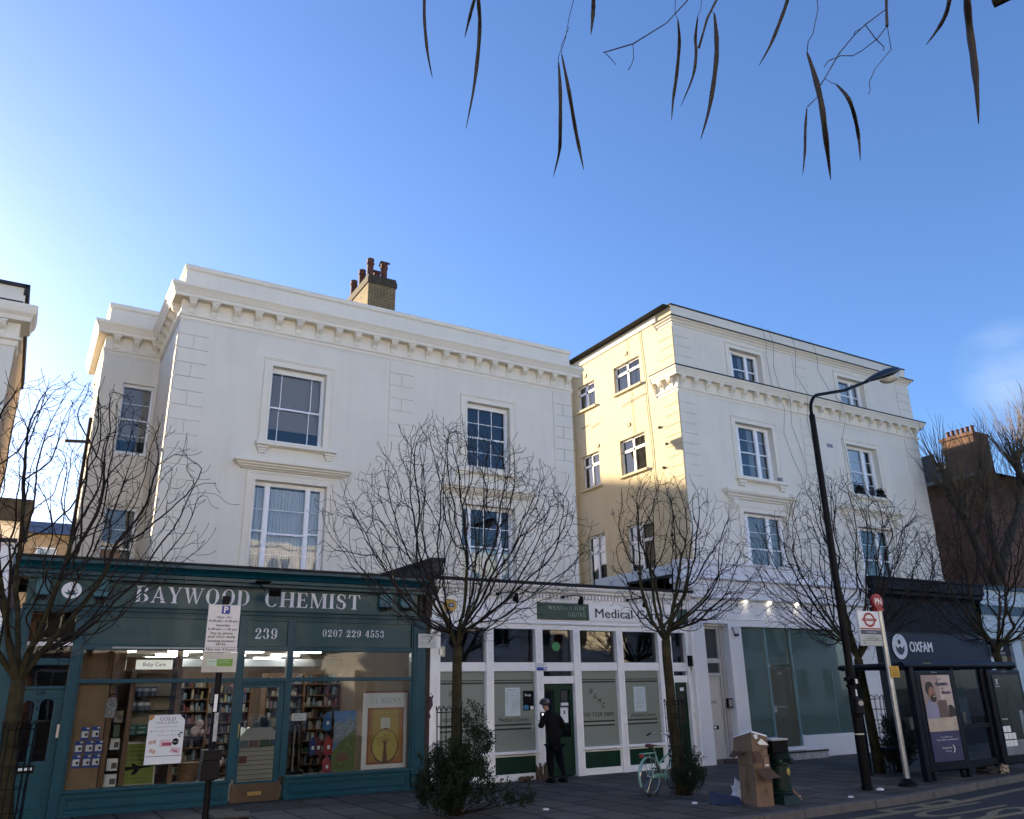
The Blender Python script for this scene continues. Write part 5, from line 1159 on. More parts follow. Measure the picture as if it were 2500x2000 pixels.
# notices on the frosted glass
o_ = thing('notice', 'white opening times notice taped inside the second frosted window', 'notice', (9.49, YS + .07, 1.28)); m = MB(); m.box(9.30, 9.68, YS + .066, YS + .072, 1.28, 1.86); m.build('sheet', pmat('pale_blue_paper', (.48, .58, .62), .5), o_)
m = MB(); put_text(m, 'Opening Times', (9.49, YS + .064, 1.80), h=.025, w=.22)
for k in range(7): put_text(m, '8.30 am  6.00 pm', (9.55, YS + .064, 1.74 - k * .05), h=.016, w=.18); put_text(m, 'Mon', (9.36, YS + .064, 1.74 - k * .05), h=.016)
m.build('lettering', ink, o_)
o_ = thing('notice', 'black poster with a blue spot beside the surgery door', 'notice', (9.9, YS + .07, 1.38)); m = MB(); m.box(9.76, 10.03, YS + .066, YS + .072, 1.39, 1.79); m.mat(1); disc(m, 9.83, 1.45, .07, .05, YS + .0655, 0, 14); m.mat(2); put_text(m, 'Stop', (9.88, YS + .065, 1.68), h=.05, w=.16); m.box(9.94, 10.02, YS + .0655, YS + .0658, 1.40, 1.47); m.build('sheet', [ink, pmat('notice_blue', (.02, .18, .36), .4), paper], o_)
o_ = thing('notice', 'long pale notice listing services taped on the fourth frosted window', 'notice', (13.0, YS + .07, 1.28)); m = MB(); m.box(12.83, 13.19, YS + .066, YS + .072, 1.28, 1.84); m.build('sheet', MATS['pale_blue_paper'], o_)
m = MB()
for k in range(11): put_text(m, ['Services', 'Doctors', 'Travel clinic', 'Vaccines', 'Physio'][k % 5], (13.01, YS + .064, 1.79 - k * .042), h=.016, w=.16 + .05 * (k % 3))
m.build('lettering', ink, o_)
m = MB(); disc(m, 10.68, 2.735, .115, .10, YS + .085, 0, 20); o_ = m.build('window_sticker', pmat('green_cross_sticker', (.02, .22, .07), .4)); tag(o_, 'round green sticker in the glass above the surgery door', 'sticker')
o_ = thing('address_plate', 'small white and blue plate over the surgery door jamb', 'plate', (10.2, YS - .04, 2.2)); m = MB(); m.box(10.06, 10.33, YS - .045, YS - .031, 2.205, 2.375); m.mat(1); m.box(10.065, 10.325, YS - .048, YS - .045, 2.21, 2.28); m.build('plate', [paper, pmat('plate_blue', (.01, .05, .35), .4)], o_)
m = MB(); put_text(m, 'Westbourne Grove', (10.19, YS - .047, 2.34), h=.02, w=.22); put_text(m, 'Medical Centre', (10.17, YS - .047, 2.305), h=.02, w=.18); m.mat(1); m.box(10.24, 10.31, YS - .05, YS - .048, 2.235, 2.26); m.build('lettering', [ink, paper], o_)
# keypad panel beside the door
o_ = thing('entry_panel', 'white intercom panel with a lit dark keypad by the surgery door', 'intercom', (10.15, YS - .05, 1.3)); m = MB(); m.box(10.08, 10.20, YS - .05, YS - .031, 1.36, 1.78); m.mat(1); m.box(10.12, 10.22, YS - .09, YS - .031, 1.16, 1.34); m.mat(2); m.box(10.14, 10.17, YS - .095, YS - .09, 1.28, 1.31); m.build('panel', [white, black, pmat('keypad_lamp', (.8, .85, .9), .4, emit=1.5)], o_)
# alarm box (yellow hexagon)
o_ = thing('alarm_box', 'yellow hexagonal burglar alarm box with blue base on the white fascia', 'alarm', (7.9, YS - .1, 3.38))
hx = [(7.80, 3.67), (7.96, 3.67), (8.02, 3.58), (8.02, 3.50), (7.96, 3.42), (7.80, 3.42), (7.755, 3.52), (7.755, 3.58)]
m = MB(); m.prof(hx, YS - .13, YS - .03, ax='Y'); m.mat(1); m.prof([(7.81, 3.42), (7.95, 3.42), (7.92, 3.37), (7.85, 3.365)], YS - .12, YS - .03, ax='Y'); m.box(7.83, 7.96, YS - .134, YS - .13, 3.50, 3.59); m.mat(2); put_text(m, 'ADT', (7.895, YS - .137, 3.525), h=.04, w=.09); m.build('alarm_case', [pmat('alarm_yellow', (.50, .32, .04), .45, var=.1), PM[2], paper], o_, bevel=.008)
o_ = thing('warning_sign', 'white WARNING sign fixed across the teal and white shopfronts', 'sign', (7.35, YS - .08, 2.66)); m = MB(); m.box(7.165, 7.545, YS - .082, YS - .075, 2.665, 2.945); m.build('plate', pmat('grey_white_sign', (.55, .57, .55), .5), o_)
m = MB(); put_text(m, 'WARNING', (7.355, YS - .085, 2.865), h=.05, w=.29); put_text(m, 'THESE PREMISES ARE PROTECTED', (7.355, YS - .085, 2.83), h=.016, w=.33); put_text(m, 'RELEASE FEE 380 + VAT', (7.355, YS - .085, 2.765), h=.022, w=.32); put_text(m, 'CONTACT CONTROL ROOM', (7.355, YS - .085, 2.725), h=.018, w=.32); m.build('lettering', pmat('grey_ink', (.08, .08, .09), .5), o_)
o_ = thing('warning_sticker', 'small yellow triangle camera sticker in the first upper window', 'sticker', (7.78, YS + .07, 2.5)); m = MB(); m.box(7.705, 7.855, YS + .078, YS + .082, 2.50, 2.71); m.mat(1); m.face([(7.72, YS + .076, 2.58), (7.84, YS + .076, 2.58), (7.78, YS + .076, 2.69)]); m.mat(2); m.face([(7.755, YS + .075, 2.60), (7.80, YS + .075, 2.61), (7.79, YS + .075, 2.64)]); m.build('sticker', [pmat('cream_sticker', (.5, .5, .35), .5), pmat('yellow_sticker', (.5, .4, .05), .5), ink], o_)
# cctv camera
def cctv(x, y, z, lab, dirx=1, sc=1.0):
    o = thing('security_camera', lab, 'camera', (x, y, z))
    m = MB(); M_ = Matrix.Rotation(R(18) * dirx, 3, 'Y'); m.rbox((x + .26 * dirx * sc, y - .14, z), (.46 * sc, .13, .12), M_); m.mat(1); m.rbox((x + .47 * dirx * sc, y - .14, z - .075 * sc), (.04, .10, .09), M_); m.build('housing', [white, black], o, bevel=.012)
    m = MB(); m.tube([(x, y, z - .2), (x + .02, y - .08, z - .12), (x + .12 * dirx, y - .14, z - .08)], .02, 6); m.tube([(x + .3 * dirx, y - .14, z - .1), (x + .28 * dirx, y - .03, z - .25), (x + .15 * dirx, y - .02, z - .45)], .008, 5); m.box(x + .08 * dirx, x + .16 * dirx, y - .04, y, z - .62, z - .5); m.build('bracket', steel, o)
cctv(7.58, YS - .03, 3.15, 'white bullet security camera left end of the medical centre beam')
for i, x_ in enumerate((9.35, 11.10, 13.0)):
    o_ = thing('fascia_spotlight', ['black arm spotlight over the yellow alarm side of the white fascia', 'black arm spotlight over the green WESTBOURNE GROVE signboard', 'black arm spotlight over the Medical Centre lettering'][i], 'spotlight', (x_, YS - .1, 3.84), group='black arm spotlights on the white fascia')
    m = MB(); m.lathe(x_ - .32, YS - .12, [(.03, 0), (.04, .03), (.03, .06)], 10, 3.80); m.tube([(x_ - .32, YS - .12, 3.84), (x_ - .1, YS - .36, 3.86), (x_, YS - .42, 3.82)], .012, 6); m.build('arm', blackm, o_)
    m = MB(); m.tube([(x_, YS - .42, 3.83), (x_ + .0, YS - .40, 3.74), (x_, YS - .36, 3.66)], [.035, .06, .065], 10); m.build('lamp_head', black, o_)
# graffiti on the white pilaster
m = MB()
m.tube([(7.41, YS - .033, 1.25), (7.46, YS - .033, 1.33), (7.44, YS - .033, 1.42), (7.50, YS - .033, 1.55), (7.49, YS - .033, 1.68), (7.44, YS - .033, 1.72)], [.02, .035, .02, .04, .035, .015], 6, flat=.2)
disc(m, 7.53, 1.71, .028, .03, YS - .036, 0, 12); disc(m, 7.49, 1.765, .014, .015, YS - .036, 0, 10); m.tube([(7.40, YS - .033, .83), (7.43, YS - .033, .90), (7.42, YS - .033, .98)], [.02, .03, .01], 6, flat=.2)
m.build('graffiti', pmat('plum_spray_paint', (.045, .008, .035), .6), s2)
m = MB()  # rotten timber at the door foot
for k in range(16): x_ = 9.98 + rs.uniform(0, .26); h_ = rs.uniform(.08, .34); m.rbox((x_, YS - .05 - rs.uniform(0, .05), h_ / 2), (.03, .03, h_), Matrix.Rotation(rs.uniform(-.15, .15), 3, 'Y'))
for k in range(26): m.rbox((9.86 - rs.uniform(0, .35), YS - .06 - rs.uniform(0, .1), .02 + rs.uniform(0, .06)), (.08, .04, .03), Matrix.Rotation(rs.uniform(-1, 1), 3, 'Z'))
m.build('rotten_timber', pmat('rotten_wood', (.11, .07, .045), .95, var=.5, scale=20), s2)
# lead-lined box behind the medical roof
o_ = thing('roof_upstand', 'black lead-lined upstand on the roof behind the medical centre front', 'roof box', (14.0, 17, 4.1))
m = MB(); m.box(14.62, 14.75, YS + .35, YS + 2.2, 4.05, 4.56); m.box(14.58, 14.80, YS + .3, YS + 2.25, 4.56, 4.63); m.build('upstand', pmat('dark_felt', (.03, .028, .027), .85, var=.3), o_)

# ================================================================== SHOP 243
s3 = thing('vacant_shop', 'white rendered shop 243 with full-height dark glass and panelled door', 'shop', (18, YS, 0))
m = MB(); b_ = lambda *a: m.box(*a)
b_(14.60, 15.18, YS - .03, YS + .5, 0, 3.36); b_(14.78, 15.18, YS - .045, YS - .03, 0, 3.30); b_(16.04, 16.50, YS - .03, YS + .3, 0, 3.36); b_(20.86, 21.95, YS - .03, YS + .3, 0, 3.36)
b_(18.40, 20.86, YS - .05, YS + .3, 0, .54); b_(14.60, 21.95, YS - .02, YS + .3, 3.36, 4.0); b_(15.18, 16.04, YS + .1, YS + .3, 3.30, 3.36)
b_(16.50, 18.40, YS, YS + .3, 0, .18); b_(18.36, 18.42, YS - .03, YS + .2, .18, .56); b_(16.5, 17.40, YS - .02, YS + .2, .18, .54); b_(17.38, 18.44, YS - .04, YS + .2, .2, .285)
m.prof([(YS + a, b) for a, b in [(.3, 3.95), (-.02, 3.95), (-.05, 3.965), (-.12, 3.99), (-.14, 4.02), (-.06, 4.03), (-.06, 4.18), (-.09, 4.19), (-.09, 4.215), (-.06, 4.22), (-.06, 4.47), (-.14, 4.49), (-.17, 4.50), (-.17, 4.54), (-.08, 4.56), (-.08, 4.90), (-.12, 4.91), (-.12, 4.97), (.3, 4.98)]], 14.55, 21.95)
b_(14.60, 21.95, YS - .035, YS - .02, 3.47, 3.50); b_(16.5, 20.86, YS - .03, YS, 3.30, 3.36)
b_(14.44, 15.0, YS - .18, YS + .3, 4.36, 4.50)
b_(14.62, 14.70, YS + .3, YF, 0, 4.9); b_(14.62, 21.9, YS + .3, YF - .01, 4.0, 4.1)
m.build('wall', pmat('white_render', (.70, .73, .77), .55, var=.05, scale=2, streak=.08), s3, bevel=.006)
m = MB(); m.box(16.8, 18.85, YS - .38, YS + .0, 0, .165); m.build('step', pmat('worn_step', (.38, .39, .40), .8, var=.35, scale=9), s3, bevel=.01)
m = MB(); m.box(16.8, 18.85, YS - .40, YS - .3, .165, .20); m.build('step_edge', lead, s3)
tg = bpy.data.materials.new('shopfront_dark_glass'); tg.use_nodes = True; tp = tg.node_tree.nodes['Principled BSDF']
tp.inputs['Base Color'].default_value = (.075, .125, .118, 1); tp.inputs['Roughness'].default_value = .03; tp.inputs['Coat Weight'].default_value = .6; tp.inputs['Coat Roughness'].default_value = .02
tgd = bpy.data.materials.new('shopfront_door_glass'); tgd.use_nodes = True; tp = tgd.node_tree.nodes['Principled BSDF']
tp.inputs['Base Color'].default_value = (.085, .095, .078, 1); tp.inputs['Roughness'].default_value = .05
m = MB(); m.face([(16.50, YS + .06, .54), (17.42, YS + .06, .54), (17.42, YS + .06, 3.30), (16.50, YS + .06, 3.30)]); m.build('glass_panel', tg, s3)
m = MB(); m.face([(18.36, YS + .05, .54), (20.86, YS + .05, .54), (20.86, YS + .05, 3.30), (18.36, YS + .05, 3.30)]); m.build('glass_panel', tg, s3)
m = MB(); m.face([(17.42, YS + .08, 2.33), (18.36, YS + .08, 2.33), (18.36, YS + .08, 3.30), (17.42, YS + .08, 3.30)]); m.build('glass_panel', tg, s3)
m = MB(); m.box(17.44, 18.34, YS + .07, YS + .085, .29, 2.31); gd = m.build('glass_door', tgd, s3)
m = MB(); m.tube([(17.52, YS + .03, 1.27), (17.52, YS + .0, 1.27), (17.90, YS - .0, 1.27)], .014, 6); m.box(17.48, 17.58, YS + .04, YS + .07, 1.14, 1.30); m.box(17.42, 17.50, YS + .03, YS + .07, 2.28, 2.36); m.build('handle', steel, gd)
m = MB(); put_text(m, '243', (17.85, YS + .065, 2.08), h=.075, w=.17); m.build('lettering', pmat('etched_pale', (.30, .34, .30), .5), gd)
m = MB(); m.box(17.38, 17.43, YS + .0, YS + .06, .29, 3.30); m.box(18.34, 18.38, YS + .0, YS + .06, .29, 3.30); m.box(19.95, 19.962, YS + .04, YS + .055, .54, 3.3); m.build('glass_fin', pmat('glass_edge', (.16, .28, .30), .15), s3)
# panelled residential door 243
yd = YS + .22
m = MB(); m.box(15.23, 15.80, yd, yd + .05, .10, 2.05)
for x0_, x1_, z0, z1 in ((15.30, 15.50, 0, 0),):
    pass
for z0, z1 in ((.28, .72), (.98, 1.35), (1.52, 1.95)):
    for (a, c, e, f) in ((15.29, 15.74, z1, z1 + .012), (15.29, 15.74, z0 - .012, z0), (15.278, 15.29, z0, z1), (15.74, 15.752, z0, z1)): m.box(a, c, yd - .012, yd, e, f)
rd = m.build('door', pmat('grey_white_door', (.50, .50, .49), .5, var=.05, streak=.1), s3, bevel=.004)
m = MB(); m.box(15.18, 15.24, yd - .05, yd + .06, .1, 3.3); m.box(15.80, 15.86, yd - .05, yd + .06, .1, 3.3); m.box(15.24, 15.80, yd - .04, yd + .06, 2.05, 2.14); m.box(15.24, 15.80, yd - .04, yd + .06, 2.38, 2.50); m.box(15.24, 15.80, yd - .04, yd + .06, 3.24, 3.30); m.build('door_frame', pmat('grey_frame', (.42, .43, .42), .5), s3)
m = MB(); m.face([(15.24, yd + .02, 2.14), (15.80, yd + .02, 2.14), (15.80, yd + .02, 2.38), (15.24, yd + .02, 2.38)]); m.face([(15.24, yd + .02, 2.5), (15.80, yd + .02, 2.5), (15.80, yd + .02, 3.24), (15.24, yd + .02, 3.24)]); m.build('fanlight', pmat('dark_fanlight', (.05, .05, .055), .15), s3)
m = MB(); m.box(15.36, 15.60, yd - .015, yd, .79, .88); m.mat(1); m.box(15.43, 15.52, yd - .02, yd - .015, .815, .86); m.build('letter_plate', [blackm, paper], rd)
m = MB(); put_text(m, '243', (15.50, yd - .015, 1.40), h=.075, w=.19); m.build('lettering', ink, rd)
m = MB(); m.box(15.18, 16.04, YS + .1, YS + .5, 0, .10); m.build('threshold', slab, s3)
m = MB(); m.box(15.88, 15.93, YS + .15, YS + .2, .1, 3.3); m.box(15.86, 16.04, YS + .2, YS + .3, .1, 3.3); m.build('door_reveal', pmat('pale_grey_reveal', (.40, .41, .42), .6), s3)
o_ = thing('door_entry_unit', 'black framed entryphone on the jamb beside door 243', 'intercom', (15.98, YS + .1, 1.4)); m = MB(); m.box(15.86, 16.05, YS + .06, YS + .12, 1.29, 1.52); m.mat(1); m.box(15.885, 16.02, YS + .055, YS + .06, 1.32, 1.49); m.build('unit', [black, steel], o_)
o_ = thing('alarm_box', 'white wall siren with dark blue base right of door 243', 'alarm', (16.25, YS - .1, 3.1)); m = MB(); m.prof([(16.14, 3.28), (16.36, 3.28), (16.38, 3.18), (16.34, 3.12), (16.20, 3.10)], YS - .12, YS - .03, ax='Y'); m.mat(1); m.prof([(16.20, 3.10), (16.34, 3.12), (16.33, 3.05), (16.24, 3.04)], YS - .11, YS - .03, ax='Y'); m.build('siren', [pmat('siren_white', (.5, .52, .58), .4), navy], o_, bevel=.01)
m = MB(); m.tube([(14.72, YS - .06, 0), (14.72, YS - .06, 3.3)], .035, 8); m.tube([(14.66, YS - .05, 2.2), (14.66, YS - .05, 3.9)], .02, 6); m.build('drain_pipe', white_worn, s3)
m = MB(); m.box(14.52, 14.62, YS - .12, YS - .04, 2.30, 2.55); m.build('junction_box', black, s3)
m = MB(); m.lathe(14.68, YS - .16, [(.12, 0), (.16, .05), (.16, .14), (.10, .18)], 12, 4.15); m.mat(1); m.lathe(14.68, YS - .18, [(.05, 0), (.07, .02), (.05, .04)], 10, 4.20); m.build('console', [white_worn, lead], s3)
lampm = pmat('downlight', (1, .85, .62), .4, emit=4.0, var=0)
o0 = thing('downlight', 'small warm downlight under the white shop cornice', 'light', (16.75, YS - .08, 3.96), group='downlights under the white shop cornice')
m = MB(); m.lathe(16.75, YS - .085, [(.035, 0), (.035, .02)], 10, 3.935); m.build('lens', lampm, o0)
pl = bpy.data.lights.new('downlight_lamp', 'SPOT'); pl.energy = .4; pl.color = (1, .84, .6); pl.spot_size = R(80); pl.shadow_soft_size = .03
for i in range(3):
    c_ = o0 if i == 0 else copy_tree(o0, loc=(15.45 + 1.1 * i + (1.1 if i else 1.3), YS - .08, 3.96))
    x_ = c_.location.x; po = bpy.data.objects.new('lamp', pl); C.objects.link(po); po.parent = c_; po.location = (0, -.03, -.04)

# ================================================================== CHARITY SHOP
s4 = thing('charity_shop', 'charcoal and navy OXFAM charity shopfront behind the bus shelter', 'shop', (24.8, YS, 0))
m = MB(); b_ = lambda *a: m.box(*a)
b_(21.97, 22.30, YS - .02, YS + .3, 0, 4.3); b_(27.45, 27.72, YS - .02, YS + .3, 0, 4.3); b_(21.97, 27.72, YS - .02, YS + .3, 3.25, 4.30)
m.prof([(YS + a, b) for a, b in [(.3, 4.30), (-.06, 4.30), (-.10, 4.36), (-.20, 4.40), (-.20, 4.50), (-.28, 4.54), (-.28, 4.82), (-.32, 4.84), (-.32, 4.90), (.3, 4.93)]], 21.95, 27.74)
b_(22.30, 27.45, YS - .02, YS + .3, 0, .45); b_(22.30, 27.45, YS, YS + .2, 2.30, 2.42); b_(22.30, 22.5, YS, YS + .2, .45, 2.3)
for k in range(5): b_(21.97, 27.72, YS - .024, YS - .02, 3.42 + k * .18, 3.43 + k * .18)
for x_ in (23.9, 24.75, 25.55): b_(x_, x_ + .07, YS, YS + .15, .45, 2.3)
b_(21.97, 27.7, YS + .3, YF, 4.1, 4.2)
m.build('wall', charcoal, s4, bevel=.005)
m = MB(); m.box(22.32, 27.72, YS - .07, YS - .025, 2.40, 3.26); nv = m.build('fascia', pmat('navy_fascia', (.006, .014, .036), .5, var=.1, spec=.3), s4)
m = MB(); m.box(22.30, 27.74, YS - .085, YS - .02, 3.262, 3.285); m.build('fascia_edge', lead, nv)
m = MB(); m.mat(0)
n = 28
for k in range(n):
    a0, a1 = 2 * math.pi * k / n, 2 * math.pi * (k + 1) / n; m.face([(23.0, YS - .10, 2.86), (23.0 + .36 * math.cos(a0), YS - .10, 2.86 + .37 * math.sin(a0)), (23.0 + .36 * math.cos(a1), YS - .10, 2.86 + .37 * math.sin(a1))])
m.lathe(0, 0, [(.001, 0), (.0011, .001)], 3, -5) if False else None
lg = m.build('emblem', paint_wt, s4)
m = MB()
disc(m, 22.99, 2.99, .075, .075, YS - .104, 0, 16)
m.face([(22.78, YS - .104, 2.90), (22.90, YS - .104, 2.80), (22.97, YS - .104, 2.86), (23.03, YS - .104, 2.86), (23.10, YS - .104, 2.80), (23.22, YS - .104, 2.90), (23.18, YS - .104, 2.72), (23.06, YS - .104, 2.62), (22.94, YS - .104, 2.62), (22.82, YS - .104, 2.72)])
m.build('emblem_figure', navy, lg)
m = MB(); put_text(m, 'OXFAM', (23.50, YS - .075, 2.71), h=.29, w=1.12, align='L', bold=.03); m.build('lettering', paint_wt, s4)
m = MB(); m.face([(22.5, YS + .1, .45), (27.45, YS + .1, .45), (27.45, YS + .1, 2.3), (22.5, YS + .1, 2.3)]); m.build('shop_window', shop_glass, s4)
m = MB(); m.box(22.2, 27.6, YS + 2.6, YS + 2.65, 0, 3); m.face([(22.2, YS + .2, .03), (27.6, YS + .2, .03), (27.6, YS + 2.6, .03), (22.2, YS + 2.6, .03)]); m.face([(22.2, YS + .2, 2.5), (22.2, YS + 2.6, 2.5), (27.6, YS + 2.6, 2.5), (27.6, YS + .2, 2.5)])
for i in range(14): x_ = 22.7 + i * .33; m.mat(1 + i % 4); m.box(x_, x_ + .2, YS + .6 + .1 * (i % 3), YS + .9, .45, .55 + .35 * ((i * 7) % 5) / 4 + (.5 if i % 5 == 0 else 0))
m.build('interior', [pmat('shop_dark', (.025, .025, .03), .8), PM[0], PM[1], wood_l, PM[6]], s4)
m = MB(); m.tube([(24.70, YS - .03, 1.0), (24.70, YS - .07, 1.05), (24.70, YS - .07, 1.45), (24.70, YS - .03, 1.5)], .014, 6); m.build('handle', steel, s4)
m = MB(); m.tube([(26.9, YS - .35, 3.12), (27.3, YS - .3, 3.05)], .05, 8); m.tube([(27.1, YS - .3, 3.1), (27.3, YS - .05, 3.2)], .015, 6); tag(m.build('security_camera', white), 'small white camera at the right end of the navy fascia', 'camera')
o_ = thing('hanging_sign', 'black square projecting sign with a white emblem right of the navy fascia', 'sign', (28.2, YS - .3, 2.6)); m = MB(); m.box(27.76, 28.75, YS - .18, YS - .12, 2.62, 3.14); m.build('board', black, o_)
m = MB(); n = 16
disc(m, 28.2, 2.92, .16, .14, YS - .183, 0, 18); put_text(m, 'OXFAM', (28.2, YS - .183, 2.66), h=.07, w=.4); m.build('emblem', paint_wt, o_)

# ================================================================== PALE BLUE SHOP BEYOND
s5 = thing('pale_blue_shop', 'pale blue and white shopfront at the right edge past the charity shop', 'shop', (31, YS, 0))
m = MB(); b_ = lambda *a: m.box(*a)
b_(27.75, 36, YS - .02, YS + .3, 4.36, 4.80); b_(27.75, 36, YS - .10, YS + .3, 4.26, 4.36); b_(27.75, 36, YS - .02, YS + .3, 3.15, 3.95); b_(27.75, 36, YS - .09, YS + .3, 3.18, 3.26); b_(27.75, 36, YS - .09, YS + .3, 3.45, 3.50)
for x_ in (27.75, 29.2, 31.2, 33.4): b_(x_, x_ + .55, YS - .04, YS + .3, 0, 3.2)
b_(27.75, 36, YS - .0, YS + .3, 0, .7); b_(27.75, 36, YS - .03, YS + .2, 1.80, 1.90); b_(27.75, 36, YS - .03, YS + .2, 1.22, 1.30); b_(27.75, 36, YS - .03, YS + .2, .68, .76)
m.build('wall', pmat('pale_blue_paint', (.42, .54, .62), .5, var=.06), s5, bevel=.006)
m = MB(); m.box(27.75, 36, YS - .12, YS + .3, 4.80, 4.92); m.box(27.75, 36, YS - .06, YS + .3, 3.95, 4.26); m.build('fascia', pmat('slate_blue', (.02, .07, .11), .5), s5)
m = MB(); m.face([(27.8, YS + .1, .7), (36, YS + .1, .7), (36, YS + .1, 3.2), (27.8, YS + .1, 3.2)]); m.build('shop_window', pmat('brown_dark_window', (.07, .045, .03), .1, var=.5, scale=1.5), s5)
m = MB(); m.box(27.75, 36, YS + .3, YF, 4.2, 4.3); m.build('roof', lead, s5)

# ================================================================== BRICK HOUSE FAR RIGHT
s6 = thing('brick_house', 'brown brick house with hipped slate roof and broad chimney at the right', 'house', (42, 22, 0))
m = MB(); m.face([(37, 19.9, 0), (37, 19.9, 10.9), (37, 30, 10.9), (37, 30, 0)]); m.face([(37, 19.9, 0), (60, 19.9, 0), (60, 19.9, 10.9), (37, 19.9, 10.9)]); m.face([(60, 19.9, 0), (60, 30, 0), (60, 30, 10.9), (60, 19.9, 10.9)]); m.face([(37, 30, 0), (37, 30, 10.9), (60, 30, 10.9), (60, 30, 0)])
m.build('wall', brick_r, s6)
m = MB(); e = .3
m.face([(37 - e, 19.9 - e, 10.88), (60, 19.9 - e, 10.88), (57, 24.9, 13.2), (40.2, 24.9, 13.2)]); m.face([(37 - e, 30, 10.88), (37 - e, 19.9 - e, 10.88), (40.2, 24.9, 13.2)]); m.face([(60, 30, 10.88), (37 - e, 30, 10.88), (40.2, 24.9, 13.2), (57, 24.9, 13.2)])
rf = m.build('roof', slate, s6)
m = MB(); m.box(36.95, 38.2, 19.95, 21.5, 10.6, 12.75); m.box(36.9, 38.25, 19.9, 21.55, 12.75, 12.9); ch2 = m.build('chimney', brick_r, s6)
for k in range(6): m = MB(); m.lathe(37.3, 20.1 + k * .24, [(.09, 0), (.08, .3), (.10, .32), (.09, .36)], 10, 12.9); m.build('chimney_pot', terracotta, ch2)
m = MB(); m.box(36.6, 37, 19.6, 30.1, 10.75, 10.9); m.build('eaves', pmat('eaves_board', (.25, .22, .18), .8), s6)
m = MB()
m.box(36.9, 37.0, 22.0, 30, 11.0, 12.3); m.build('dormer', slate, s6)

# ================================================================== LEFT VILLA, LEFT SHOP AND DISTANT HOUSES
s7 = thing('stucco_villa', 'cream and tan villa cut off by the left edge with a dark roof edge', 'house', (-6, YF, 0))
m = MB(); m.face([(-12, YF, 0), (-1.02, YF, 0), (-1.02, YF, 10.7), (-12, YF, 10.7)]); m.build('wall', stucco, s7)
m = MB(); m.face([(-1.02, YF, 0), (-1.02, 26.6, 0), (-1.02, 26.6, 10.5), (-1.02, YF, 10.5)]); m.face([(-1.02, 26.6, 0), (-12, 26.6, 0), (-12, 26.6, 10.5), (-1.02, 26.6, 10.5)]); m.face([(-1.02, YF, 10.5), (-1.02, 26.6, 10.5), (-12, 26.6, 10.5), (-12, YF, 10.5)]); m.build('side_wall', brick_t, s7)
m = MB(); m.sweep([(-12, YF), (-1.02, YF), (-1.02, YF + .7)], [(0, 9.22), (.03, 9.24), (.04, 9.35), (.10, 9.38), (.1, 9.42), (.02, 9.44), (.02, 9.78), (.20, 9.80), (.22, 9.9), (.28, 9.98), (.30, 10.10), (.30, 10.18), (0, 10.22)]); m.build('cornice', stucco_trim, s7)
for x_ in (-1.35, -2.0, -2.65): bracket_mesh(s7, x_, YF - .02, 9.45, 9.78, w=.2, d=.18)
m = MB(); m.box(-12, -1.0, YF - .06, YF + .2, 10.68, 10.76); m.box(-12, -1.02, YF - .3, YF - .28, 10.19, 10.22); m.box(-1.06, -.96, YF - .06, 26.6, 10.5, 10.76); m.build('parapet_coping', lead, s7)
m = MB(); m.box(-1.28, -1.24, YF - .06, YF, 4, 7.9); m.build('drain_pipe', black, s7)
s8 = thing('white_shop', 'white rendered shop wall behind the leftmost tree at the left edge', 'shop', (-2, YS, 0))
m = MB(); m.box(-9, -.24, YS - .03, YF, 0, 4.3); m.box(-9, -.30, YS - .12, YS, 3.7, 3.82); m.box(-.5, -.26, YS - .2, YS, 3.3, 3.75); m.build('wall', white_worn, s8, bevel=.01)
m = MB(); m.box(-9, -.24, YS - .1, YF, 4.3, 4.36); m.build('roof', lead, s8)
s9 = thing('distant_house', 'small tan brick house with a slate roof seen far off between the left villas', 'house', (1, 42, 0))
m = MB(); m.box(-1.0, 3.4, 42, 48, 0, 9.0); m.build('wall', brick_t, s9); m = MB(); m.prof([(41.7, 8.9), (45, 10.0), (48.3, 8.9)], -1.1, 3.5); m.build('roof', slate, s9)
for x_ in (.55, 2.0): m = MB(); m.box(x_ - .4, x_ + .4, 41.95, 42.05, 7.3, 8.3); m.mat(1); m.box(x_ - .34, x_ + .34, 41.93, 41.96, 7.36, 8.24); m.mat(0); m.box(x_ - .02, x_ + .02, 41.9, 41.94, 7.36, 8.24); m.build('window', [upvc, pmat('pale_reflecting_pane', (.25, .33, .4), .1)], s9)
s10 = thing('rooftop_extension', 'white and grey rooftop box in the gap at the far left', 'building', (-1.5, 30, 0))
m = MB(); m.box(-4, -.45, 30, 34, 0, 7.2); m.build('wall', white_worn, s10); m = MB(); m.prof([(29.8, 7.2), (29.8, 7.9), (34, 8.1), (34, 7.2)], -4.1, -.2); m.build('roof', lead, s10)
# mansion block beyond, left of the picture: it throws the shade on the foot of the sunlit wall
s11 = thing('mansion_block', 'long brick mansion block beyond the villas', 'building', (-9, 78, 0))
m = MB(); m.box(-14.5, -5.6, 74, 84, 0, 22.3); m.build('wall', brick_t, s11); m = MB(); m.prof([(73.5, 22.3), (79, 24.0), (84.5, 22.3)], -15, -3.9); m.build('roof', slate, s11)
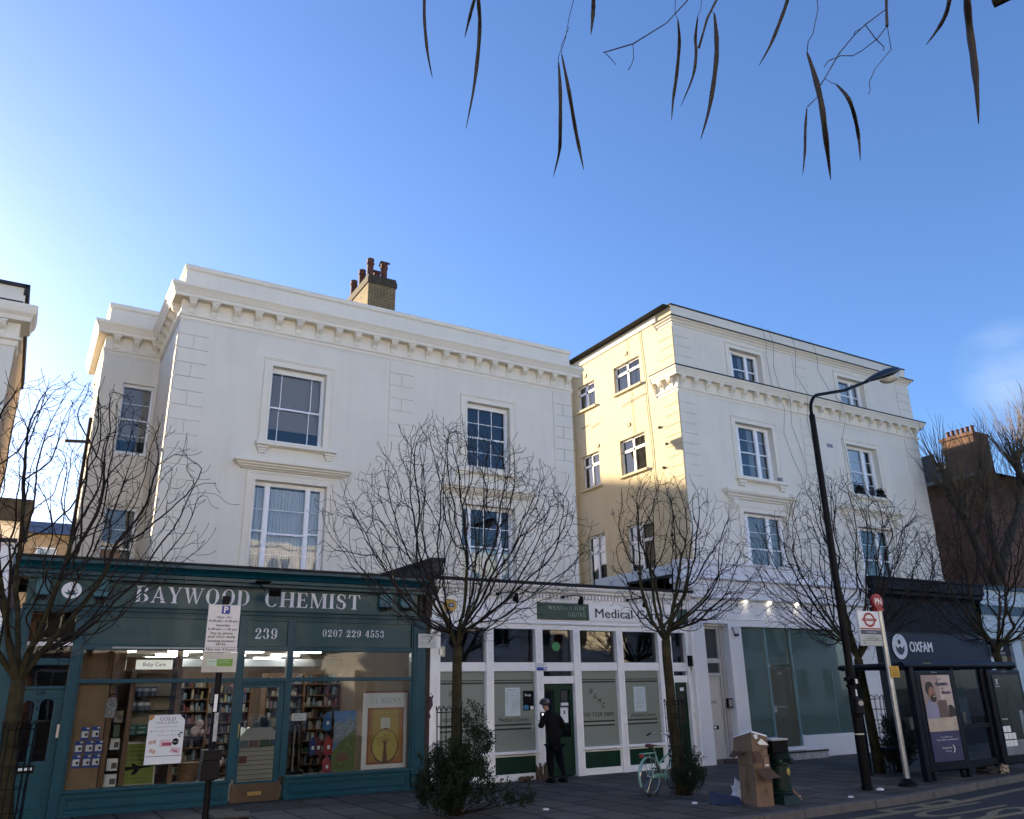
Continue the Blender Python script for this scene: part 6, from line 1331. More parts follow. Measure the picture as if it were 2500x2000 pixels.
# houses across the street, behind the camera: the glass reflects them, most are paled for bounce light
def terrace(x0, x1, h, mat_w, lab, y=-7.5, seed=1):
    o = thing('terrace_house', lab, 'house', ((x0 + x1) / 2, y, 0)); rr = random.Random(seed)
    m = MB(); m.box(x0, x1, y - 8, y, 0, h); m.build('wall', mat_w, o)
    m = MB(); m.box(x0, x1, y - 8, y + .25, h, h + .25); m.box(x0, x1, y, y + .06, 3.6, 3.9); m.build('parapet', white, o)
    n_ = max(1, int((x1 - x0) / 2.4))
    for fl in range(4):
        for k in range(n_):
            cx = x0 + (k + .5) * (x1 - x0) / n_; z = 1.0 + fl * 3.2
            if z + 2 > h: continue
            m = MB(); m.box(cx - .62, cx + .62, y, y + .08, z - .05, z + 2.0); m.mat(1); m.box(cx - .52, cx - .03, y + .05, y + .1, z + .05, z + 1.9); m.box(cx + .03, cx + .52, y + .05, y + .1, z + .05, z + 1.9); m.build('window', [upvc, frost_d], o)
terrace(-30, -3, 10.2, white, 'cream terrace across the street, seen only in reflections', seed=2); terrace(-3, 6, 10.4, brick_r, 'red brick terrace across the street, seen only in reflections', seed=3); terrace(6, 24, 10, white, 'second cream terrace across the street, seen only in reflections', seed=4); terrace(24, 50, 10.3, stucco_b, 'long pale stucco terrace bouncing sunlight across the street, seen only in reflections', seed=5)
# ================================================================== TREES
bark = pmat('mossy_bark', (.038, .034, .017), .9, spec=.2, var=.5, scale=7, bump=.6, bscale=45)
twig_m = pmat('dark_twig', (.022, .017, .014), .85, spec=.15, var=.3, scale=9)
def grow(base, fork, lean, shape, n_att, seed, step=.095, kill=.125, infl=.6, up=.42, tipr=.0036, limbs=6, trunk_r=.1, expo=2.25, tips=True):
    """bare crown grown towards points scattered in an uneven crown volume"""
    rg = np.random.RandomState(seed)
    base = np.array(base, float); fork = np.array(fork, float)
    att = []
    while len(att) < n_att:
        z = rg.uniform(shape[0][0], shape[-1][0])
        zs = [s[0] for s in shape]; r = np.interp(z, zs, [s[1] for s in shape]); ox = np.interp(z, zs, [s[2] for s in shape])
        a = rg.uniform(0, 2 * math.pi); rr = r * math.sqrt(rg.uniform(0.02, 1))
        if rg.uniform() < .35 and rr < r * .55: continue
        rr *= 1 + .13 * math.sin(a * 3 + z * 2.2 + seed)
        att.append((fork[0] + ox + rr * math.cos(a), fork[1] + rr * math.sin(a) * .85, z))
    att = np.array(att)
    P = [base]; par = [-1]
    n0 = 10
    for i in range(1, n0 + 1):
        t = i / n0; p = base + (fork - base) * t; p[0] += lean * math.sin(t * math.pi) ; P.append(p + rg.normal(0, .004, 3)); par.append(i - 1)
    f = len(P) - 1
    for k in range(limbs):
        a = 2 * math.pi * (k + rg.uniform(-.2, .2)) / limbs; q = f; el = R(rg.uniform(50, 72))
        for s_ in range(4):
            d = np.array([math.cos(a) * math.cos(el), math.sin(a) * math.cos(el) * .85, math.sin(el)]); P.append(P[q] + d * step); par.append(q); q = len(P) - 1
    P = np.array(P); par = list(par)
    dirs = np.zeros_like(P); dirs[1:] = P[1:] - P[[par[i] for i in range(1, len(P))]]
    d2 = ((att[:, None] - P[None, n0:]) ** 2).sum(2); best = d2.argmin(1) + n0; bd = d2.min(1)
    alive = bd > kill ** 2
    kids_ = [0] * len(P)
    for it in range(110):
        idx = np.where(alive & (bd < (infl * (3 if it < 12 else 1)) ** 2))[0]
        if len(idx) == 0: break
        acc = {}
        v = att[idx] - P[best[idx]]; v /= np.linalg.norm(v, axis=1)[:, None]
        for i, b in enumerate(best[idx]): acc.setdefault(int(b), []).append(v[i])
        new = []; npar = []
        for b, vs in acc.items():
            if kids_[b] >= 3: continue
            g_ = np.mean(vs, 0); pd = dirs[b] / (np.linalg.norm(dirs[b]) + 1e-9)
            g_ = g_ + pd * .75 + np.array([0, 0, up]) + rg.normal(0, .13, 3); g_ /= np.linalg.norm(g_)
            kids_[b] += 1; new.append(P[b] + g_ * step); npar.append(b)
        if not new: break
        s0 = len(P); P = np.vstack([P, new]); par += npar; kids_ += [0] * len(new)
        dirs = np.vstack([dirs, P[s0:] - P[npar]])
        dn = ((att[:, None] - P[None, s0:]) ** 2).sum(2); j = dn.argmin(1); m_ = dn[np.arange(len(att)), j]
        up_ = m_ < bd; bd[up_] = m_[up_]; best[up_] = j[up_] + s0
        alive &= bd > kill ** 2
    N = len(P); ch = [[] for _ in range(N)]
    for i in range(1, N): ch[par[i]].append(i)
    if tips:   # upswept end shoots with a bud
        for i in range(N):
            if not ch[i] and i > n0:
                d = dirs[i] / np.linalg.norm(dirs[i]); q = i
                L_ = rg.uniform(.05, .10)
                for s_ in range(rg.randint(1, 4)):
                    d = d + np.array([rg.normal(0, .12), rg.normal(0, .12), .33]); d /= np.linalg.norm(d)
                    P = np.vstack([P, P[q] + d * L_]); par.append(q); ch.append([]); ch[q].append(len(P) - 1); q = len(P) - 1
    N = len(P); rad = np.zeros(N)
    order = list(range(N)); order.sort(key=lambda i: -i)
    # children always have larger index than their parent
    for i in order:
        rad[i] = tipr if not ch[i] else (sum(rad[c] ** expo for c in ch[i])) ** (1 / expo)
    k = trunk_r / rad[f]
    thick = tipr + (rad - tipr) * ((trunk_r - tipr) / (rad[f] - tipr))
    rad = np.maximum(thick, tipr)
    for i in range(0, f): rad[i] = trunk_r * (1 + .28 * (1 - i / f) ** 2)
    return P, par, ch, rad, f
def tree_mesh(P, par, ch, rad, f, split=.024):
    tb, cb = MB(), MB(); stack = [(0, [0])]
    done = []
    todo = [0]
    while todo:
        s_ = todo.pop(); chain = [s_] if par[s_] < 0 else [par[s_], s_]; i = s_
        while ch[i]:
            c = sorted(ch[i], key=lambda q: -rad[q]); i = c[0]; chain.append(i); todo += c[1:]
        pts = [P[q] for q in chain]; rr = [rad[q] for q in chain]
        if par[s_] >= 0: rr[0] = min(rr[0], rr[1] * 1.15)
        if len(pts) < 2: continue
        rr[-1] *= 1.25 if rr[-1] < .008 else 1    # bud
        # cut the chain where it thins out
        cut = next((k for k, r_ in enumerate(rr) if r_ < split), len(rr))
        if cut >= 2: tb.tube(pts[:cut + 1] if cut < len(pts) else pts, rr[:cut + 1] if cut < len(pts) else rr, 9 if rr[0] > .05 else 6)
        if cut < len(pts) - 1 or cut < 2: cb.tube(pts[max(0, cut - 0 if cut >= 2 else 0):], rr[max(0, cut if cut >= 2 else 0):], 3 if cut == 0 else 4, cap=False)
    return tb, cb
def tree(label, base, fork, lean, shape, n, seed, trunk_r, group='small bare street trees along the pavement', bm=None, tm=None, cat='tree', **k):
    o = thing('bare_tree', label, cat, base, group=group)
    P, par, ch, rad, f = grow(base, fork, lean, shape, n, seed, trunk_r=trunk_r, **k)
    tb, cb = tree_mesh(P, par, ch, rad, f)
    tb.build('trunk', bm or bark, o, smooth=True); cb.build('crown', tm or twig_m, o)
    return o
tree('leftmost bare street tree, in front of the blue-green private door', (.26, 12, 0), (.10, 12, 1.98), -.04, [(2.2, .35, .05), (2.9, 1.35, .15), (3.8, 2.0, .15), (4.7, 1.7, .1), (5.4, 1.1, .1), (5.85, .4, .0)], 2200, 5, .088, limbs=6)
tree('bare street tree with leafy shrub at its foot, between the teal and white shopfronts', (6.25, 12.4, 0), (6.28, 12.4, 2.45), .02, [(2.6, .5, 0), (3.3, 1.9, .05), (4.2, 2.45, .15), (5.0, 2.2, .15), (5.7, 1.5, .0), (6.2, .5, -.2)], 3100, 8, .080, limbs=7)
tree('bare street tree beside the mint bicycle in front of the narrow green door', (10.55, 12.05, 0), (10.42, 12, 2.6), -.02, [(2.7, .5, .1), (3.3, 1.5, .9), (4.2, 1.65, .6), (5.0, 1.3, .35), (5.5, .8, .2), (5.8, .3, .1)], 1500, 12, .085, limbs=5)
tree('bare street tree between the tall lamp post and the bus stop flag', (16.25, 12.2, 0), (16.1, 12.2, 2.3), .0, [(2.5, .5, 0), (3.2, 2.1, -.2), (4.2, 2.7, .3), (5.1, 2.3, .2), (5.8, 1.4, .1), (6.4, .5, 0)], 2900, 21, .095, limbs=7)
tree('bare street tree behind the bus shelter at the right', (22.3, 12.5, 0), (22.05, 12.5, 2.5), .0, [(2.6, .5, 0), (3.3, 2.2, .2), (4.4, 2.7, .4), (5.4, 2.1, .4), (6.3, 1.2, .6), (7.0, .5, .6)], 2300, 33, .10, limbs=6)
# side shoot of tree 2
# big pollarded trees beyond the charity shop
pbark = pmat('plane_bark', (.055, .042, .026), .9, var=.6, scale=2.5, bump=.4, bscale=20)
pshoot = pmat('pale_shoot', (.11, .08, .045), .8, var=.3, scale=5)
def pollard(label, base, limbs, seed, nshoot=26, L0=1.8, trunk_r=.32):
    o = thing('pollarded_tree', label, 'tree', base, group='pollarded trees before the brick house'); rr = random.Random(seed); t = MB(); c = MB()
    for pts, r0, r1 in limbs:
        n_ = len(pts); t.tube(pts, [r0 + (r1 - r0) * i / (n_ - 1) for i in range(n_)], 9)
        ends = [pts[-1]] + [pts[-2]] * (1 if n_ > 2 else 0)
        for e in ends:
            if r1 < .14: t.ellips(e, (r1 * 1.7, r1 * 1.7, r1 * 1.4), 8, 6)
            for k in range(nshoot if r1 < .14 else 0):
                a = rr.uniform(0, 2 * math.pi); sp = rr.uniform(.15, .95); L_ = L0 * rr.uniform(.55, 1.1); d = Vector((math.cos(a) * sp, math.sin(a) * sp, 1)).normalized(); p = Vector(e); q = [p.copy()]
                for s_ in range(6): p = p + d * L_ / 6; q.append(p.copy()); d = (d + Vector((rr.gauss(0, .07), rr.gauss(0, .07), .16))).normalized()
                c.tube(q, [.017 * (1 - .8 * i / 6) + .003 for i in range(7)], 3, cap=False)
                if rr.random() < .7:
                    j = rr.randint(1, 4); d2 = (d + Vector((rr.gauss(0, .5), rr.gauss(0, .5), .1))).normalized(); c.tube([q[j], q[j] + d2 * L_ * .25, q[j] + d2 * L_ * .42 + Vector((0, 0, .12))], [.008, .006, .003], 3, cap=False)
    t.build('trunk', pbark, o, smooth=True); c.build('crown', pshoot, o)
pollard('pollarded tree with two thick forking limbs before the brick house', (34.7, 19.0, 0), [([(34.7, 19, 0), (34.6, 19, 3.5), (34.6, 19, 5.6)], .34, .26), ([(34.6, 19, 5.5), (33.9, 19, 6.8), (33.1, 18.9, 8.2), (32.4, 19, 9.2), (32.25, 19, 10.2)], .2, .10),
    ([(34.6, 19, 5.5), (35.6, 19, 6.9), (36.9, 19, 8.3), (37.8, 19, 9.3), (38.3, 19, 11.0)], .22, .10), ([(35.0, 19, 6.2), (35.5, 19.3, 8.4), (35.8, 19.3, 10.2), (35.9, 19.3, 10.9)], .14, .09), ([(33.6, 18.95, 7.3), (34.2, 18.8, 8.4), (34.5, 18.6, 9.2)], .10, .08), ([(33.1, 18.9, 8.2), (32.6, 18.6, 8.3), (32.2, 18.4, 8.9)], .08, .06)], 3, 30, 2.3)
pollard('taller pollarded tree with pale upright shoots at the right edge', (39.6, 19.2, 0), [([(39.6, 18.8, 0), (39.6, 18.8, 5), (39.7, 18.8, 8)], .38, .28), ([(39.7, 18.8, 8), (39.2, 18.8, 10), (38.9, 18.7, 11.6)], .2, .11), ([(39.7, 18.8, 8), (40.6, 18.9, 10.5), (41.0, 18.9, 12.6)], .2, .11), ([(39.4, 18.8, 9.2), (37.9, 18.6, 10.2), (37.3, 18.5, 11.0)], .14, .10), ([(40.0, 18.8, 9), (41.8, 18.8, 10.4), (42.6, 18.8, 11.8)], .14, .10)], 9, 34, 3.2, )
# tree guards
def guard(x, y, h, r, lab, tilt=0.0):
    o = thing('tree_guard', lab, 'tree guard', (x, y, 0), group='black wire tree guards'); m = MB(); n_ = 14
    def P_(a, z): k = r * (1 + .12 * max(0, (z - h + .35) / .35) ** 2); return (x + k * math.cos(a) + tilt * z, y + k * math.sin(a), z)
    for k in range(n_):
        a = 2 * math.pi * k / n_
        m.tube([P_(a, .0), P_(a, h * .5), P_(a, h - .10)], .006, 4)
        if k % 2 == 0:
            a2 = 2 * math.pi * (k + 1) / n_; q = [P_(a, h - .10)]
            for s_ in range(1, 6): t = s_ / 6; q.append(P_(a + (a2 - a) * t, h - .10 + .075 * math.sin(math.pi * t)))
            q.append(P_(a2, h - .10)); m.tube(q, .006, 4)
        else:
            a2 = 2 * math.pi * (k + 1) / n_; q = [P_(a, h - .10)]
            for s_ in range(1, 6): t = s_ / 6; q.append(P_(a + (a2 - a) * t, h - .10 + .05 * math.sin(math.pi * t)))
            q.append(P_(a2, h - .10)); m.tube(q, .005, 4)
    for z in (.25, .55, .8, 1.05, 1.27, h - .12): m.tube([P_(2 * math.pi * k / 20, z + .004 * math.sin(k)) for k in range(21)], .0045, 4, cap=False)
    m.build('cage', blackm, o)
guard(.2, 12, 1.57, .17, 'black hooped wire guard around the leftmost tree trunk'); guard(6.13, 12.38, 1.60, .19, 'black hooped wire guard rising out of the large shrub')
guard(10.55, 12.05, 1.62, .17, 'black wire guard around the tree the bicycle leans on', .0); guard(16.35, 12.2, 1.60, .24, 'black wire guard around the tree by the lamp post')
# shrubs: thousands of small leaves on stems
leaf_m = pmat('dark_evergreen_leaf', (.008, .019, .006), .5, var=.5, scale=5, spec=.25)
leaf_m2 = pmat('mid_green_leaf', (.017, .030, .009), .5, spec=.25, var=.4, scale=5)
def shrub(label, cx, cy, parts, n, seed, leaf=.035, mats=(leaf_m, leaf_m2), group='shrubs growing round the street trees', stems=40):
    o = thing('shrub', label, 'shrub', (cx, cy, 0), group=group); rr = np.random.RandomState(seed); lf = MB(); st = MB()
    tot = sum(p[6] for p in parts)
    clumps = []
    for (x, y, z, rx, ry, rz, w) in parts:
        k = int(n * w / tot); nc = max(4, k // 26)
        for _ in range(nc):
            u = rr.normal(0, 1, 3); u /= np.linalg.norm(u); q = rr.uniform(.45, 1.0) ** .6
            clumps.append((x + u[0] * rx * q, y + u[1] * ry * q, max(.03, z + u[2] * rz * q), u))
    for (x, y, z, u) in clumps:
        tilt = rr.normal(0, .5, 3)
        axis = np.array([u[0] * .6 + rr.normal(0, .25), u[1] * .6 + rr.normal(0, .25), .9 + rr.uniform(-.2, .3)]); axis /= np.linalg.norm(axis)
        for j in range(26):
            t = j / 26; p = np.array([x, y, z]) + axis * (t * .17) + rr.normal(0, .016, 3)
            d = rr.normal(0, 1, 3); d += axis * .7; d /= np.linalg.norm(d); s_ = np.cross(d, rr.normal(0, 1, 3)); s_ /= np.linalg.norm(s_) + 1e-9
            L_ = leaf * rr.uniform(.6, 1.25); w_ = L_ * .26; nn = np.cross(d, s_) * L_ * .12
            if p[2] < .01: continue
            lf.mat(0 if rr.uniform() < .72 else 1)
            lf.face([p, p + d * L_ * .45 + s_ * w_ + nn, p + d * L_, p + d * L_ * .45 - s_ * w_ + nn])
    for _ in range(stems):
        q = clumps[rr.randint(len(clumps))]; st.tube([(cx + rr.normal(0, .06), cy + rr.normal(0, .06), 0), ((cx + q[0]) / 2 + rr.normal(0, .03), (cy + q[1]) / 2, q[2] * .55), (q[0], q[1], q[2] + .05)], [.008, .006, .003], 4, cap=False)
    st.build('stem', twig_m, o); lf.build('foliage', list(mats), o)
    return o
shrub('large leafy shrub wrapping the foot of the second tree and spilling onto the paving', 6.2, 12.3, [(5.95, 12.25, .35, .40, .42, .34, 5), (6.35, 12.3, .45, .42, .42, .40, 4), (6.2, 12.3, .75, .32, .3, .25, 2), (6.62, 12.25, .95, .16, .16, .22, .8), (6.55, 12.35, 1.25, .12, .12, .3, .6), (6.85, 12.1, .22, .2, .2, .16, .5), (7.1, 11.8, .15, .24, .11, .08, .45), (5.75, 12.2, .78, .14, .14, .14, .4)], 21000, 5, leaf=.042, stems=80)
shrub('low dark shrub at the foot of the tree by the bicycle', 10.6, 11.95, [(10.62, 11.9, .25, .24, .24, .25, 3), (10.66, 11.95, .55, .16, .16, .22, 1.2), (10.8, 11.9, .35, .14, .14, .2, .5)], 7000, 6, leaf=.03)
shrub('reddish dark shrub behind the lamp post base', 16.8, 12.1, [(16.85, 12.1, .45, .36, .3, .42, 3), (16.75, 12.1, .85, .2, .2, .22, 1), (16.55, 12.1, .2, .2, .2, .18, .4)], 6500, 7, leaf=.045, mats=(pmat('bronze_leaf', (.012, .009, .007), .45, spec=.25, var=.5), leaf_m))
shrub('green shrub cut off by the right edge beyond the shelter', 24.0, 13.3, [(24.1, 13.2, .8, .4, .35, .6, 2)], 3500, 9, leaf=.05)
def sillplant(x, lab, seed):
    o = thing('window_plant', lab, 'plant', (x, YF - .1, 8.84), group='plants on the second-floor sill'); rr = np.random.RandomState(seed); lf = MB()
    for _ in range(420):
        u = rr.normal(0, 1, 3); u /= np.linalg.norm(u); p = np.array([x, YF - .08, 9.06]) + u * np.array([.24, .10, .15]) * rr.uniform(.4, 1); d = rr.normal(0, 1, 3); d /= np.linalg.norm(d); s_ = np.cross(d, [0.1, .3, 1]); s_ /= np.linalg.norm(s_)
        lf.face([p, p + d * .04 + s_ * .02, p + d * .08, p + d * .04 - s_ * .02])
    lf.build('foliage', leaf_m, o); m = MB(); m.box(x - .22, x + .22, YF - .16, YF - .03, 8.842, 8.98); m.build('planter', charcoal, o)
sillplant(27.65, 'bushy plant at the left end of the right-hand window sill', 4); sillplant(28.95, 'wider bushy plant at the right end of the right-hand window sill', 5)
# near catalpa: pods and twigs hanging into the top of the picture
PODS = [([(0.595, 1.363, 3.372), (0.604, 1.38, 3.322), (0.604, 1.375, 3.249), (0.612, 1.372, 3.16), (0.637, 1.397, 3.118)], 0.0039), ([(0.73, 1.328, 3.397), (0.725, 1.353, 3.36), (0.729, 1.385, 3.337), (0.734, 1.422, 3.305)], 0.0041), ([(0.667, 1.228, 3.283), (0.68, 1.25, 3.243), (0.703, 1.286, 3.22), (0.716, 1.319, 3.165), (0.717, 1.345, 3.076), (0.71, 1.368, 2.985)], 0.0045), ([(0.838, 1.171, 3.075), (0.842, 1.175, 3.001), (0.863, 1.211, 2.934), (0.883, 1.247, 2.905), (0.886, 1.279, 2.859)], 0.0041), ([(0.839, 1.159, 3.087), (0.861, 1.169, 3.005), (0.906, 1.213, 2.952), (0.929, 1.231, 2.911), (0.926, 1.217, 2.853)], 0.0041), ([(0.85, 1.04, 3.224), (0.873, 1.078, 3.187), (0.883, 1.096, 3.165), (0.878, 1.101, 3.112)], 0.0046), ([(1.1, 1.056, 3.224), (1.128, 1.086, 3.195), (1.148, 1.126, 3.138), (1.153, 1.149, 3.091), (1.146, 1.155, 3.029)], 0.0039), ([(1.188, 1.075, 3.294), (1.205, 1.106, 3.263), (1.211, 1.115, 3.226), (1.199, 1.122, 3.157), (1.179, 1.153, 3.082)], 0.0037), ([(1.143, 0.985, 3.201), (1.15, 0.994, 3.142), (1.139, 0.995, 3.066), (1.132, 1.021, 2.967), (1.123, 1.05, 2.895)], 0.0051), ([(1.338, 0.906, 3.338), (1.347, 0.938, 3.303), (1.346, 0.962, 3.268), (1.333, 0.992, 3.209), (1.313, 1.019, 3.157)], 0.0043), ([(1.189, 0.804, 2.964), (1.202, 0.805, 2.912), (1.191, 0.794, 2.833), (1.207, 0.807, 2.787), (1.251, 0.84, 2.754), (1.272, 0.857, 2.724)], 0.0054), ([(1.35, 0.857, 2.995), (1.349, 0.835, 2.94), (1.394, 0.856, 2.921), (1.43, 0.879, 2.895), (1.427, 0.883, 2.842)], 0.0043), ([(1.354, 0.94, 2.994), (1.36, 0.957, 2.95), (1.348, 0.959, 2.886), (1.333, 0.963, 2.823)], 0.003), ([(1.458, 0.63, 3.142), (1.461, 0.646, 3.097), (1.476, 0.667, 3.083), (1.482, 0.691, 3.069), (1.473, 0.717, 3.044)], 0.0042), ([(1.299, 0.534, 3.001), (1.339, 0.563, 2.959), (1.378, 0.588, 2.927), (1.378, 0.594, 2.861), (1.359, 0.594, 2.782), (1.367, 0.608, 2.723)], 0.0065)]
TWIGS = [([(0.827, 1.069, 3.283), (0.842, 1.109, 3.198), (0.85, 1.14, 3.178), (0.86, 1.17, 3.153), (0.859, 1.184, 3.133), (0.849, 1.174, 3.104)], 0.0007), ([(0.839, 1.126, 3.136), (0.829, 1.144, 3.096), (0.838, 1.16, 3.099), (0.848, 1.185, 3.105), (0.857, 1.198, 3.105)], 0.0007), ([(1.187, 1.009, 3.379), (1.139, 1.055, 3.302), (1.099, 1.092, 3.245), (1.022, 1.128, 3.177), (0.962, 1.165, 3.154)], 0.0014), ([(0.987, 1.187, 3.182), (1.012, 1.196, 3.181), (1.006, 1.175, 3.147)], 0.0009), ([(1.048, 1.157, 3.213), (1.038, 1.148, 3.16), (1.024, 1.141, 3.129), (1.019, 1.149, 3.116)], 0.0009), ([(1.095, 1.035, 3.289), (1.1, 1.057, 3.284), (1.121, 1.083, 3.277), (1.132, 1.086, 3.266)], 0.0007), ([(1.193, 1.051, 3.374), (1.206, 1.073, 3.353), (1.2, 1.074, 3.323), (1.181, 1.069, 3.285)], 0.0007), ([(1.148, 0.952, 3.28), (1.137, 0.969, 3.223), (1.117, 0.97, 3.184), (1.099, 0.968, 3.151), (1.092, 0.979, 3.115), (1.097, 1.001, 3.094)], 0.0027), ([(1.134, 0.985, 3.206), (1.139, 0.982, 3.197)], 0.0007), ([(1.183, 0.754, 3.111), (1.18, 0.756, 3.052), (1.16, 0.745, 3.01), (1.153, 0.76, 2.958), (1.153, 0.773, 2.95), (1.175, 0.795, 2.95)], 0.0008), ([(1.436, 0.746, 3.262), (1.471, 0.777, 3.221), (1.474, 0.782, 3.205), (1.458, 0.781, 3.143)], 0.003), ([(1.452, 0.771, 3.18), (1.41, 0.802, 3.141), (1.402, 0.826, 3.129), (1.382, 0.856, 3.094), (1.366, 0.891, 3.045), (1.373, 0.911, 3.042), (1.372, 0.922, 3.018), (1.35, 0.936, 2.992)], 0.0012), ([(1.461, 0.782, 3.146), (1.457, 0.808, 3.129), (1.436, 0.833, 3.109), (1.426, 0.853, 3.104), (1.405, 0.868, 3.107), (1.383, 0.886, 3.097), (1.369, 0.89, 3.077)], 0.001), ([(1.395, 0.793, 3.126), (1.451, 0.808, 3.127), (1.485, 0.812, 3.122), (1.465, 0.804, 3.098)], 0.001), ([(1.461, 0.782, 3.146), (1.501, 0.806, 3.119), (1.476, 0.838, 3.077), (1.467, 0.852, 3.046), (1.447, 0.841, 3.01), (1.427, 0.835, 2.985)], 0.0008), ([(1.34, 0.875, 3.021), (1.323, 0.85, 2.982), (1.324, 0.84, 2.971)], 0.0007), ([(1.388, 0.801, 3.119), (1.382, 0.811, 3.116), (1.4, 0.827, 3.125)], 0.0008)]

ct = thing('catalpa_tree', 'overhanging tree with long dark seed pods and thin twigs at the top of the picture', 'tree', (2.6, -1.2, 0))
pod_m = pmat('dark_seed_pod', (.012, .010, .009), .7, var=.3, scale=40); tw2 = pmat('near_twig', (.03, .028, .035), .8, var=.3)
for pts, r_ in PODS:
    q = []; n_ = 16; P_ = [Vector(p) for p in pts]
    for i in range(n_ + 1):
        t = i / n_ * (len(P_) - 1); k = min(int(t), len(P_) - 2); f_ = t - k
        p0 = P_[max(k - 1, 0)]; p1 = P_[k]; p2 = P_[k + 1]; p3 = P_[min(k + 2, len(P_) - 1)]
        q.append(.5 * ((2 * p1) + (p2 - p0) * f_ + (2 * p0 - 5 * p1 + 4 * p2 - p3) * f_ ** 2 + (3 * p1 - p0 - 3 * p2 + p3) * f_ ** 3))
    rr = [r_ * min(1, .32 + 3.2 * (i / n_)) * min(1, .12 + 2.6 * (1 - i / n_)) * (1 + .07 * math.sin(i * 1.9)) for i in range(n_ + 1)]
    m = MB(); m.tube(q, rr, 8); m.build('seed_pod', pod_m, ct, smooth=True)
for grp in ((0, 1), (2, 3, 4), (5,), (6,), (7, 8), (9,), (10, 11, 12, 13, 14, 15, 16)):
    m = MB()
    for q in grp: pts, r_ = TWIGS[q]; m.tube(pts, [r_ * (1.15 if i % 2 else .95) for i in range(len(pts))], 6)
    m.build('twig', tw2, ct)
m = MB(); zt = 3.6
m.tube([(2.6, -1.2, 0), (2.58, -1.15, 1.6), (2.5, -1.0, 2.7), (2.2, -.4, 3.5), (1.9, .4, 3.85), (1.7, 1.1, 3.9)], [.17, .14, .12, .09, .06, .03], 10)
m.tube([(2.3, -.6, 3.35), (2.5, .2, 3.75), (2.3, .9, 3.75)], [.06, .04, .02], 8); m.tube([(2.1, -.2, 3.6), (1.2, .6, 3.8), (.7, 1.3, 3.75)], [.05, .03, .015], 8)
m.build('trunk', bark, ct, smooth=True)
# ================================================================== STREET FURNITURE
alu = pmat('galvanised_pole', (.42, .43, .44), .38, metal=.75, var=.15, scale=6)
# parking sign post
px, py = 2.0, 9.8
o = thing('parking_sign_post', 'black post carrying a white parking hours sign in front of the chemist window', 'sign post', (px, py, 0))
m = MB(); m.tube([(px, py, 0), (px, py, 2.80)], .036, 12); m.tube([(px, py, 2.80), (px, py, 2.86)], .042, 12); m.build('pole', black, o, smooth=False)
m = MB(); m.box(px - .19, px + .16, py - .05, py - .044, 2.24, 2.76); sp = m.build('sign_plate', pmat('sign_white', (.58, .60, .64), .35, var=.03), o, bevel=.004)
def roundrect(mb, x0, x1, z0, z1, y, r=.02, n=4):
    pts = []
    for cx_, cz_, a0 in ((x1 - r, z1 - r, 0), (x0 + r, z1 - r, 90), (x0 + r, z0 + r, 180), (x1 - r, z0 + r, 270)):
        for k in range(n + 1): a = R(a0 + 90 * k / n); pts.append((cx_ + r * math.cos(a), cz_ + r * math.sin(a)))
    mb.face([(a, y, b) for a, b in pts])
m = MB(); m.box(px - .045, px + .045, py - .053, py - .051, 2.66, 2.75); m.build('parking_symbol_panel', pmat('sign_blue', (.02, .035, .28), .4), sp)
m = MB(); put_text(m, 'P', (px, py - .055, 2.672), h=.066, bold=.004); m.build('parking_symbol', paper, sp)
m = MB()
for k, (t, w_) in enumerate((('Mon - Fri', .15), ('8.30 am - 6.30 pm', .31), ('Saturday', .155), ('8.30 am - 1.30 pm', .31), ('Pay by phone', .235), ('020 7023 9078', .29), ('quoting location', .29), ('98194', .105))):
    put_text(m, t, (px - .012 - .002 * k, py - .053, (2.61, 2.57, 2.523, 2.48, 2.435, 2.395, 2.353, 2.315)[k]), h=.024, w=w_, bold=.001)
put_text(m, 'Max stay 4 hours', (px - .02, py - .053, 2.262), h=.024, w=.31, bold=.001); m.box(px - .185, px + .155, py - .0525, py - .051, 2.295, 2.298)
m.build('lettering', pmat('sign_black', (.03, .03, .045), .5), sp)
m = MB(); m.box(px - .20, px + .17, py - .048, py - .044, 2.03, 2.235); lp = m.build('lower_plate', pmat('grey_plate', (.40, .42, .43), .3, var=.15, scale=2, metal=.4), o, bevel=.006)
m = MB(); m.box(px - .155, px - .045, py - .052, py - .048, 2.095, 2.17); m.mat(1); m.box(px - .045, px + .125, py - .052, py - .048, 2.095, 2.17); m.mat(2)
put_text(m, 'pay by phone', (px - .09, py - .054, 2.14), h=.012, w=.08); m.mat(0); put_text(m, 'The Parking', (px + .03, py - .054, 2.15), h=.012, w=.12); put_text(m, 'app is here', (px + .03, py - .054, 2.13), h=.012, w=.12)
m.build('sticker', [pmat('pale_green_sticker', (.45, .58, .50), .5), pmat('lime_sticker', (.13, .30, .04), .5), ink], lp)
m = MB(); m.box(px - .03, px + .005, py - .045, py - .036, 1.62, 1.80); m.mat(1); m.box(px - .01, px + .03, py - .045, py - .036, 1.32, 1.61); m.build('sticker', [paper, pmat('worn_paper', (.40, .42, .44), .7, var=.4, scale=30)], o)
m = MB(); m.rbox((px - .01, py - .06, 1.19), (.20, .16, .10)); m.rbox((px - .025, py - .06, 1.04), (.19, .15, .19)); m.rbox((px - .035, py - .06, .945), (.15, .12, .02)); m.tube([(px + .05, py - .1, 1.24), (px - .03, py - .02, 1.32)], .008, 5); m.build('bag_wrapped_box', pmat('black_plastic', (.003, .0035, .006), .35, var=.3, spec=.3), o, bevel=.02)
o = thing('junction_pillar', 'low black metal box standing at the foot of the parking sign post', 'cabinet', (2.27, 9.85, 0))
